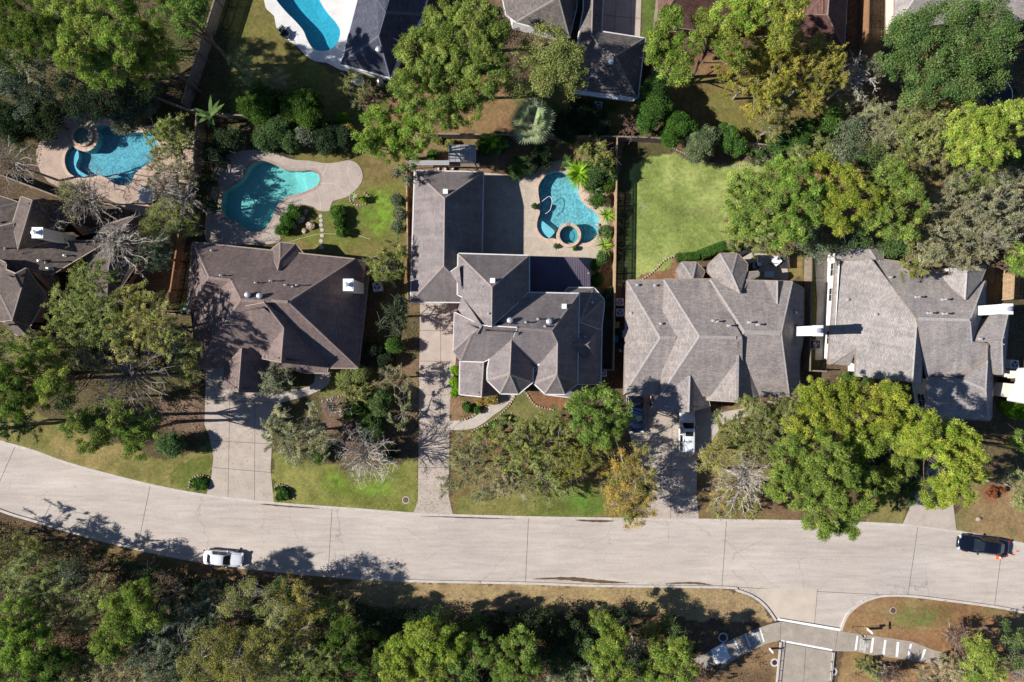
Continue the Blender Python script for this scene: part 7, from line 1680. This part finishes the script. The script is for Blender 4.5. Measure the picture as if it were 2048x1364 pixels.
tank(759, 160, .36, 1.1, 'galv', 'round grey pool filter below the slate-blue house', 'pool_filter'); tank(1241, 701, .18, .5, 'whitemetal', 'small round white filter among the side yard equipment', 'pool_filter')
box_thing('pool_pump', 'pool equipment', 1246, 690, (.6, .7, .6), 'darkmetal', 'black pool pump box next to the grey-brown house')

# greenhouse and potting area behind the middle garage
gP = crop(820, 250, 7.877)
c = P(*gP(830, 440), 2.2); root = empty('greenhouse', (c.x, c.y, 0), 0, 'small glazed lean-to greenhouse behind the middle garage', 'greenhouse')
m, t, b = nodes('cloudy_panel'); b.inputs['Base Color'].default_value = (.30, .30, .31, 1); b.inputs['Roughness'].default_value = .25; n_ = noise(t, 1.2, 4, .6, world_pos(t)); r_ = ramp(t, n_, [(.3, (.20, .20, .21)), (.7, (.40, .38, .36))]); t.links.new(r_.outputs[0], b.inputs['Base Color']); M['panel'] = m
x0, y1 = P(*gP(615, 320), 2.2)[:2]; x1, y0 = P(*gP(1035, 570), 2.2)[:2]
b_ = MB(); vs = [Vector((x0, y0, 2.0)), Vector((x1, y0, 2.0)), Vector((x1, y1, 2.35)), Vector((x0, y1, 2.35))]; b_.add(vs + [v - Vector((0, 0, .03)) for v in vs], [(0, 1, 2, 3), (7, 6, 5, 4), (0, 4, 5, 1), (1, 5, 6, 2), (2, 6, 7, 3), (3, 7, 4, 0)]); b_.build('roof_panels', [M['panel']], root, world=True)
b_ = MB()
for k in range(6): xx = x0 + (x1 - x0) * k / 5; b_.tube((xx, y0, 2.03), (xx, y1, 2.38), .03, .03, 4)
for k in range(3): yy = y0 + (y1 - y0) * k / 2; zz = 2.02 + .35 * k / 2; b_.tube((x0, yy, zz + .01), (x1, yy, zz + .01), .03, .03, 4)
b_.build('roof_bars', [M['galv']], root, world=True)
b_ = MB(); b_.skirt([(x0 + .05, y0 + .05), (x1 - .05, y0 + .05), (x1 - .05, y1 - .05), (x0 + .05, y1 - .05)], 0, 2.0); b_.build('glazed_walls', [M['panel']], root, world=True)
def bench_table(px, py, w, d, h, mat, label, name, cat, ang=0, slats=6, group=None):
    p = P(px, py, h); root = empty(name, (p.x, p.y, 0), math.radians(ang), label, cat, group); b_ = MB()
    for k in range(slats): b_.box((0, -d / 2 + d * (k + .5) / slats, h), (w, d / slats - .015, .035))
    b_.build('top', [M[mat]], root)
    for sx in (-1, 1):
        for sy in (-1, 1): b_ = MB(); b_.box((sx * (w / 2 - .08), sy * (d / 2 - .08), h / 2), (.07, .07, h)); b_.build('leg', [M[mat]], root)
    return root
bench_table(*gP(300, 595), 4.6, .55, 1.9, 'galv', 'long silvery shelf roof behind the middle garage', 'storage_rack', 'rack', slats=3)
bench_table(*gP(850, 620), 3.6, .6, 1.0, 'wood', 'weathered potting bench right of the silvery rack', 'potting_bench', 'bench')
for i, (x, y) in enumerate(((438, 700), (545, 708), (665, 690))):
    p = P(*gP(x, y)); root = empty('plant_pot', (p.x, p.y, 0), 0, ['leftmost of three pots behind the garage ridge', 'middle of three pots behind the garage ridge', 'rightmost of three pots behind the garage ridge'][i], 'pot', 'pots behind the garage')
    b_ = MB(); b_.lathe((0, 0, 0), [(.14, 0), (.2, .35), (.23, .36), (.23, .42), (.19, .42), (.18, .36), (.02, .35)], 12); b_.build('pot', [M['coping']], root)
# arbour bars shading the paving right of the garage
bench_table(938.5 + 60, 372, 2.2, 1.5, 2.0, 'wood', 'small slatted arbour at the back of the pool court', 'arbour', 'arbour', slats=9) if False else None

# ------------------------------------------------------------------ patio of the right-centre house
f = crop(1460, 480, 11.367)
paving('patio', [f(*p) for p in [(330, 230), (560, 265), (760, 315), (980, 345), (1110, 390), (1210, 480), (1290, 610), (1320, 760), (1325, 1000), (1100, 1000), (1090, 560), (520, 560), (250, 560), (150, 330)]], 'walk')
paving('patio', [f(*p) for p in [(520, 565), (1088, 565), (1092, 945), (500, 945)]], 'deckB')
M['cushion'] = plain('white_cloth', (.8, .8, .82), .8); M['wicker'] = plain('dark_wicker', (.05, .035, .03), .8)
def round_table(px, py, r, h, label, mat='cushion', group='patio tables'):
    p = P(px, py, h); root = empty('patio_table', (p.x, p.y, 0), 0, label, 'table', group); b_ = MB(); b_.lathe((0, 0, h - .04), [(r, 0), (r, .04), (.02, .045)], 24); b_.build('tabletop', [M[mat]], root)
    for i in range(4): a = math.pi / 4 + i * math.pi / 2; b_ = MB(); b_.tube((r * .6 * math.cos(a), r * .6 * math.sin(a), 0), (r * .5 * math.cos(a), r * .5 * math.sin(a), h - .04), .025, .025, 6); b_.build('leg', [M['darkmetal']], root)
def chair(px, py, ang, label, mat='wicker', seat='cushion', group='patio chairs', s=.62):
    p = P(px, py, .45); root = empty('patio_chair', (p.x, p.y, 0), math.radians(ang), label, 'chair', group)
    b_ = MB(); b_.box((0, 0, .42), (s, s, .07)); b_.build('seat', [M[seat]], root); b_ = MB(); b_.box((-s / 2, 0, .7), (.06, s, .55)); b_.build('backrest', [M[mat]], root)
    for sx in (-1, 1):
        b_ = MB(); b_.box((0, sx * s / 2, .6), (s, .06, .05)); b_.build('armrest', [M[mat]], root)
        for sy in (-1, 1): b_ = MB(); b_.box((sx * s * .45, sy * s * .45, .2), (.05, .05, .4)); b_.build('leg', [M[mat]], root)
def sofa(px, py, ang, w, label, mat='wicker'):
    p = P(px, py, .45); root = empty('patio_sofa', (p.x, p.y, 0), math.radians(ang), label, 'sofa', 'patio sofas')
    b_ = MB(); b_.box((0, 0, .22), (w, .8, .4)); b_.build('base', [M[mat]], root); b_ = MB()
    for k in (-1, 1): b_.box((k * w / 4, -.03, .47), (w / 2 - .06, .66, .12), 0, 0, .94)
    b_.build('cushions', [M['darkmetal']], root); b_ = MB(); b_.box((0, .36, .65), (w, .12, .5)); b_.build('backrest', [M[mat]], root)
sofa(*f(250, 280), 30, 1.5, 'dark sofa tucked behind the turret roof'); sofa(*f(1240, 485), -90, 1.6, 'dark sofa facing the white cloth table')
bench_table(*f(890, 780), 1.1, .75, .75, 'galv', 'pale framed table under the open patio roof edge', 'patio_table', 'table', slats=4, group='patio tables')
p = f(1065, 478); bench_table(p[0], p[1], .95, .85, .8, 'cushion', 'tilted white cloth table on the curved patio', 'patio_table', 'table', 40, 3, 'patio tables')
chair(*f(975, 480), 90, 'dark chair left of the white cloth table'); chair(*f(540, 580), 0, 'grey chair nearest the turret roof', seat='galv'); chair(*f(660, 555), 30, 'dark chair with a white cushion edge beside the turret')
# left pool umbrella table
M['canopy'] = plain('pale_grey_canvas', (.55, .56, .58), .85)
p = P(291, 388, 2.2); root = empty('patio_umbrella', (p.x, p.y, 0), 0, 'grey round umbrella beside the far left pool', 'umbrella'); b_ = MB(); b_.lathe((0, 0, 2.0), [(1.0, 0), (.98, .04), (.5, .28), (.05, .42), (.02, .46)], 8); b_.build('canopy', [M['canopy']], root); b_ = MB(); b_.tube((0, 0, 0), (0, 0, 2.4), .03, .03, 8); b_.build('pole', [M['galv']], root); b_ = MB(); b_.lathe((0, 0, 0), [(.3, .02), (.28, .08), (.05, .12)], 14); b_.build('base', [M['darkmetal']], root)
chair(306, 402, 120, 'chair beside the grey umbrella', 'darkmetal', 'galv')
# stack of garden furniture on the white deck
chair(565, 60, 40, 'upper lounge chair on the white deck edge', 'darkmetal', 'darkmetal', 'chairs on the white deck', .8); chair(572, 70, -30, 'lower lounge chair on the white deck edge', 'darkmetal', 'darkmetal', 'chairs on the white deck', .8)
# ------------------------------------------------------------------ street things
def disc(name, cat, px, py, r, mat, label, ring=None, z=.03, group='manholes and access covers'):
    p = P(px, py); root = empty(name, (p.x, p.y, 0), 0, label, cat, group); b_ = MB(); b_.lathe((0, 0, 0), [(r, 0), (r, z), (r * .92, z + .012), (.02, z + .014)], 28)
    for k in range(-2, 3): b_.box((0, k * r * .3, z + .018), (r * 1.2, .04, .012))
    b_.build('cover', [M[mat]], root)
    if ring:
        b_ = MB(); rr = lambda q: [(q * math.cos(2 * math.pi * i / 28), q * math.sin(2 * math.pi * i / 28)) for i in range(28)]
        b_.sheet(rr(r + ring), z - .005, holes=[rr(r - .01)]); b_.skirt(rr(r + ring), -.1, z - .005); b_.build('concrete_collar', [M['curb']], root)
disc('manhole', 'manhole', 811.5, 1000, .33, 'rust', 'brown round cover on the front lawn beside the middle driveway', .1)
disc('manhole', 'manhole', 1786, 1221, .33, 'rust', 'brown round cover on the tan verge at the lower right', .06)
disc('manhole', 'manhole', 1446, 1275, .42, 'darkmetal', 'dark manhole with a concrete ring beside the marked path', .16)
def marker(px, py, h, w, ang, label):
    p = P(px, py); root = empty('marker_post', (p.x, p.y, 0), math.radians(ang), label, 'marker post', 'white marker posts by the path')
    b_ = MB(); b_.box((0, 0, h / 2), (.08, w, h)); b_.build('post', [M['whitemetal']], root); b_ = MB(); b_.box((0, 0, h + .02), (.1, w + .02, .05)); b_.build('cap', [M['galv']], root)
marker(1734.5, 1257.5, 1.25, .3, 5, 'white marker post beside the striped path'); marker(1539, 1297, 1.2, .22, -30, 'white marker post in the shade by the covered drive')
p = P(1703.5, 1253.8); root = empty('street_sign', (p.x, p.y, 0), 0, 'thin street name sign pole at the corner of the striped path', 'street sign')
b_ = MB(); b_.tube((0, 0, 0), (0, 0, 3.35), .035, .03, 8); b_.build('pole', [M['rust']], root)
b_ = MB(); b_.box((0.0, 0, 3.28), (.03, .85, .2)); b_.build('name_plate', [M['darkmetal']], root); b_ = MB(); b_.box((0, 0, 3.52), (.85, .03, .2)); b_.build('name_plate', [M['darkmetal']], root)
b_ = MB(); b_.box((.04, 0, 2.6), (.02, .3, .5)); b_.build('notice_plate', [M['darkmetal']], root)
M['orange'] = plain('orange_plastic', (.75, .13, .03), .5)
def cone(px, py, h, label, lying=False):
    p = P(px, py); root = empty('traffic_cone', (p.x, p.y, -.12), 0, label, 'traffic cone', 'orange cones behind the black car')
    b_ = MB(); b_.lathe((0, 0, 0), [(h * .28, .03), (h * .07, h), (.01, h)], 14); b_.build('cone', [M['orange']], root); b_ = MB(); b_.box((0, 0, .02), (h * .75, h * .75, .04)); b_.build('base', [M['orange']], root)
    b_ = MB(); b_.lathe((0, 0, 0), [(h * .185, h * .5), (h * .145, h * .68)], 14); b_.build('white_band', [M['whitemetal']], root)
cone(1998, 1114, .75, 'tallest orange cone right at the rear corner of the black car'); cone(2025, 1110, .3, 'small orange cone behind the black car, nearer its bumper'); cone(2035, 1103, .25, 'farthest small orange cone behind the black car')
# guard rails of the covered drive
def rail(a, b_, h, label):
    A_ = P(*a); B_ = P(*b_); root = empty('guard_rail', (A_.x, A_.y, 0), 0, label, 'railing', 'rails beside the lower drive'); d = B_ - A_; q = MB()
    for z in (h,): q.tube((0, 0, z), (d.x, d.y, z), .03, .03, 6)
    q.build('rails', [M['darkmetal']], root); n_ = int(d.length / 1.2) + 1
    for i in range(n_ + 1): q = MB(); q.tube((d.x * i / n_, d.y * i / n_, 0), (d.x * i / n_, d.y * i / n_, h + .03), .035, .035, 6); q.build('post', [M['darkmetal']], root)
rail((1563, 1282), (1551, 1400), .4, 'dark guard rail on the left of the lower drive'); rail((1664, 1303), (1653, 1420), .4, 'dark guard rail on the right of the lower drive')
disc('bollard_base', 'access cover', 1549, 1325, .3, 'darkmetal', 'dark round cover on a pad left of the lower drive', .2); disc('bollard_base', 'access cover', 1666, 1343, .3, 'darkmetal', 'dark round cover on a pad right of the lower drive', .2)
# ------------------------------------------------------------------ stones
rr = random.Random(5)
def rock(px, py, r, label, mat='rock', group='garden rocks'):
    p = P(px, py); b_ = MB(); b_.blob((0, 0, r * .3), (r, r * rr.uniform(.7, 1), r * .6), 9, 6, .18, 0, int(px * 3 + py)); o = b_.build('rock', [M[mat]]); o.location = (p.x, p.y, 0); o.rotation_euler = (0, 0, rr.uniform(0, 3)); tag(o, label, 'rock', group)
for i, (x, y, r_, lb) in enumerate([(600, 437, .7, 'biggest pale boulder of the rock pile below the grey deck'), (622, 452, .55, 'right boulder of the rock pile below the grey deck'), (588, 452, .4, 'left boulder of the rock pile below the grey deck'), (612, 425, .4, 'upper boulder of the rock pile below the grey deck'), (610, 462, .35, 'lowest boulder of the rock pile below the grey deck'),
        (1177, 392, .75, 'large tan boulder beside the pool and the small palm'), (1168, 378, .4, 'small boulder above the large tan one by the pool'), (1186, 412, .45, 'boulder below the large tan one by the pool'), (1956, 1038, .35, 'grey boulder on the verge above the black car'), (1196, 450, .3, 'boulder between two strap plants by the pool')]): rock(x, y, r_, lb)
def edging(pts, label, s=.17, closed=False):
    pl = W2(smooth_line(pts, 8)); d = [0]
    for a, c in zip(pl[:-1], pl[1:]): d.append(d[-1] + math.dist(a, c))
    b_ = MB(); x = 0; k = 0
    while x < d[-1]:
        i = max(j for j in range(len(d)) if d[j] <= x); i = min(i, len(pl) - 2); f_ = (x - d[i]) / max(1e-6, d[i + 1] - d[i]); q = (pl[i][0] + (pl[i + 1][0] - pl[i][0]) * f_ - pl[0][0], pl[i][1] + (pl[i + 1][1] - pl[i][1]) * f_ - pl[0][1])
        b_.blob((q[0], q[1], s * .25), (s * rr.uniform(.6, 1), s * rr.uniform(.6, .9), s * .6), 6, 4, .2, 0, k); x += s * 1.9; k += 1
    o = b_.build('stone_edging', [M['rock']]); o.location = (pl[0][0], pl[0][1], 0); tag(o, label, 'stone edging', 'stone bed edgings')
edging([(920, 842), (945, 832), (970, 815), (990, 797)], 'rock edging on the upper side of the curved front walk'); edging([(945, 862), (985, 842), (1015, 815), (1030, 793)], 'rock edging on the lower side of the curved front walk')
edging([(1034, 787), (1050, 783), (1062, 800), (1075, 812), (1110, 820)], 'rock edging of the bed under the octagonal bays'); edging([(1248, 562), (1285, 558), (1310, 540), (1330, 520), (1350, 512)], 'rock edging between the big lawn and the bed by the turret')
edging([(645, 802), (690, 790), (740, 775), (765, 765)], 'rock edging along the top of the mulched front bed'); edging([(648, 850), (655, 880), (690, 915)], 'rock edging on the left of the mulched front bed')
edging([(700, 392), (702, 405), (715, 410), (732, 408), (738, 395), (728, 385)], 'stone ring around the small round plant'); edging([(1345, 296), (1400, 320), (1450, 330), (1500, 330), (1550, 322)], 'rock edging along the top of the big lawn', .14)
edging([(378, 975), (383, 958), (400, 950), (418, 954)], 'rock ring left of the left driveway mouth'); edging([(551, 975), (562, 968), (580, 978), (590, 1000)], 'rock ring right of the left driveway mouth')
for i, (x, y) in enumerate([(641, 432), (642, 441), (642, 450), (644, 460), (644, 471), (642, 482)]):
    p = P(x, y); b_ = MB(); b_.lathe((0, 0, 0), [(.23, 0), (.23, .04), (.01, .045)], 12); o = b_.build('stepping_stone', [M['walk']]); o.location = (p.x, p.y, 0); tag(o, 'round stepping stone, number %s from the deck steps down' % ['first', 'second', 'third', 'fourth', 'fifth', 'last'][i], 'stepping stone', 'stepping stones across the back lawn')
p = P(642, 494); b_ = MB(); b_.box((0, 0, .03), (.55, .5, .06), 0, .1, .96); o = b_.build('stepping_stone', [M['walk']]); o.location = (p.x, p.y, 0); tag(o, 'square stepping stone nearest the brown house', 'stepping stone', 'stepping stones across the back lawn')
# garden hose
def hose(pts, label, mat):
    pl = W2(smooth_line(pts, 8)); b_ = MB(); o_ = pl[0]
    for a, c in zip(pl[:-1], pl[1:]): b_.tube((a[0] - o_[0], a[1] - o_[1], .03), (c[0] - o_[0], c[1] - o_[1], .03), .03, .03, 5, cap=False)
    o = b_.build('garden_hose', [M[mat]]); o.location = (o_[0], o_[1], 0); tag(o, label, 'hose', 'garden hoses')
M['hose'] = plain('pale_green_hose', (.5, .52, .25), .6)
hose([(573, 486), (605, 476), (640, 468), (665, 468), (700, 467), (740, 478)], 'pale hose lying across the back lawn', 'hose')
hose([(1084, 403), (1098, 393), (1104, 402), (1100, 420), (1090, 428)], 'white vacuum hose lying on the pool water', 'whitemetal')
# trampoline at the top right
M['tramp'] = plain('black_mesh', (.012, .014, .018), .7)
p = P(1990, 190, .9); root = empty('trampoline', (p.x, p.y, 0), 0, 'big round black trampoline in the top right yard', 'trampoline'); b_ = MB(); b_.lathe((0, 0, .85), [(2.0, 0), (2.0, .03), (.02, .02)], 32); b_.build('mat', [M['tramp']], root); b_ = MB()
for i in range(32): a, c = 2 * math.pi * i / 32, 2 * math.pi * (i + 1) / 32; b_.tube((2.05 * math.cos(a), 2.05 * math.sin(a), .88), (2.05 * math.cos(c), 2.05 * math.sin(c), .88), .04, .04, 5)
b_.build('frame', [M['galv']], root)
for i in range(6): a = i * math.pi / 3; b_ = MB(); b_.tube((2.05 * math.cos(a), 2.05 * math.sin(a), 0), (2.05 * math.cos(a), 2.05 * math.sin(a), .86), .03, .03, 5); b_.build('leg', [M['galv']], root)
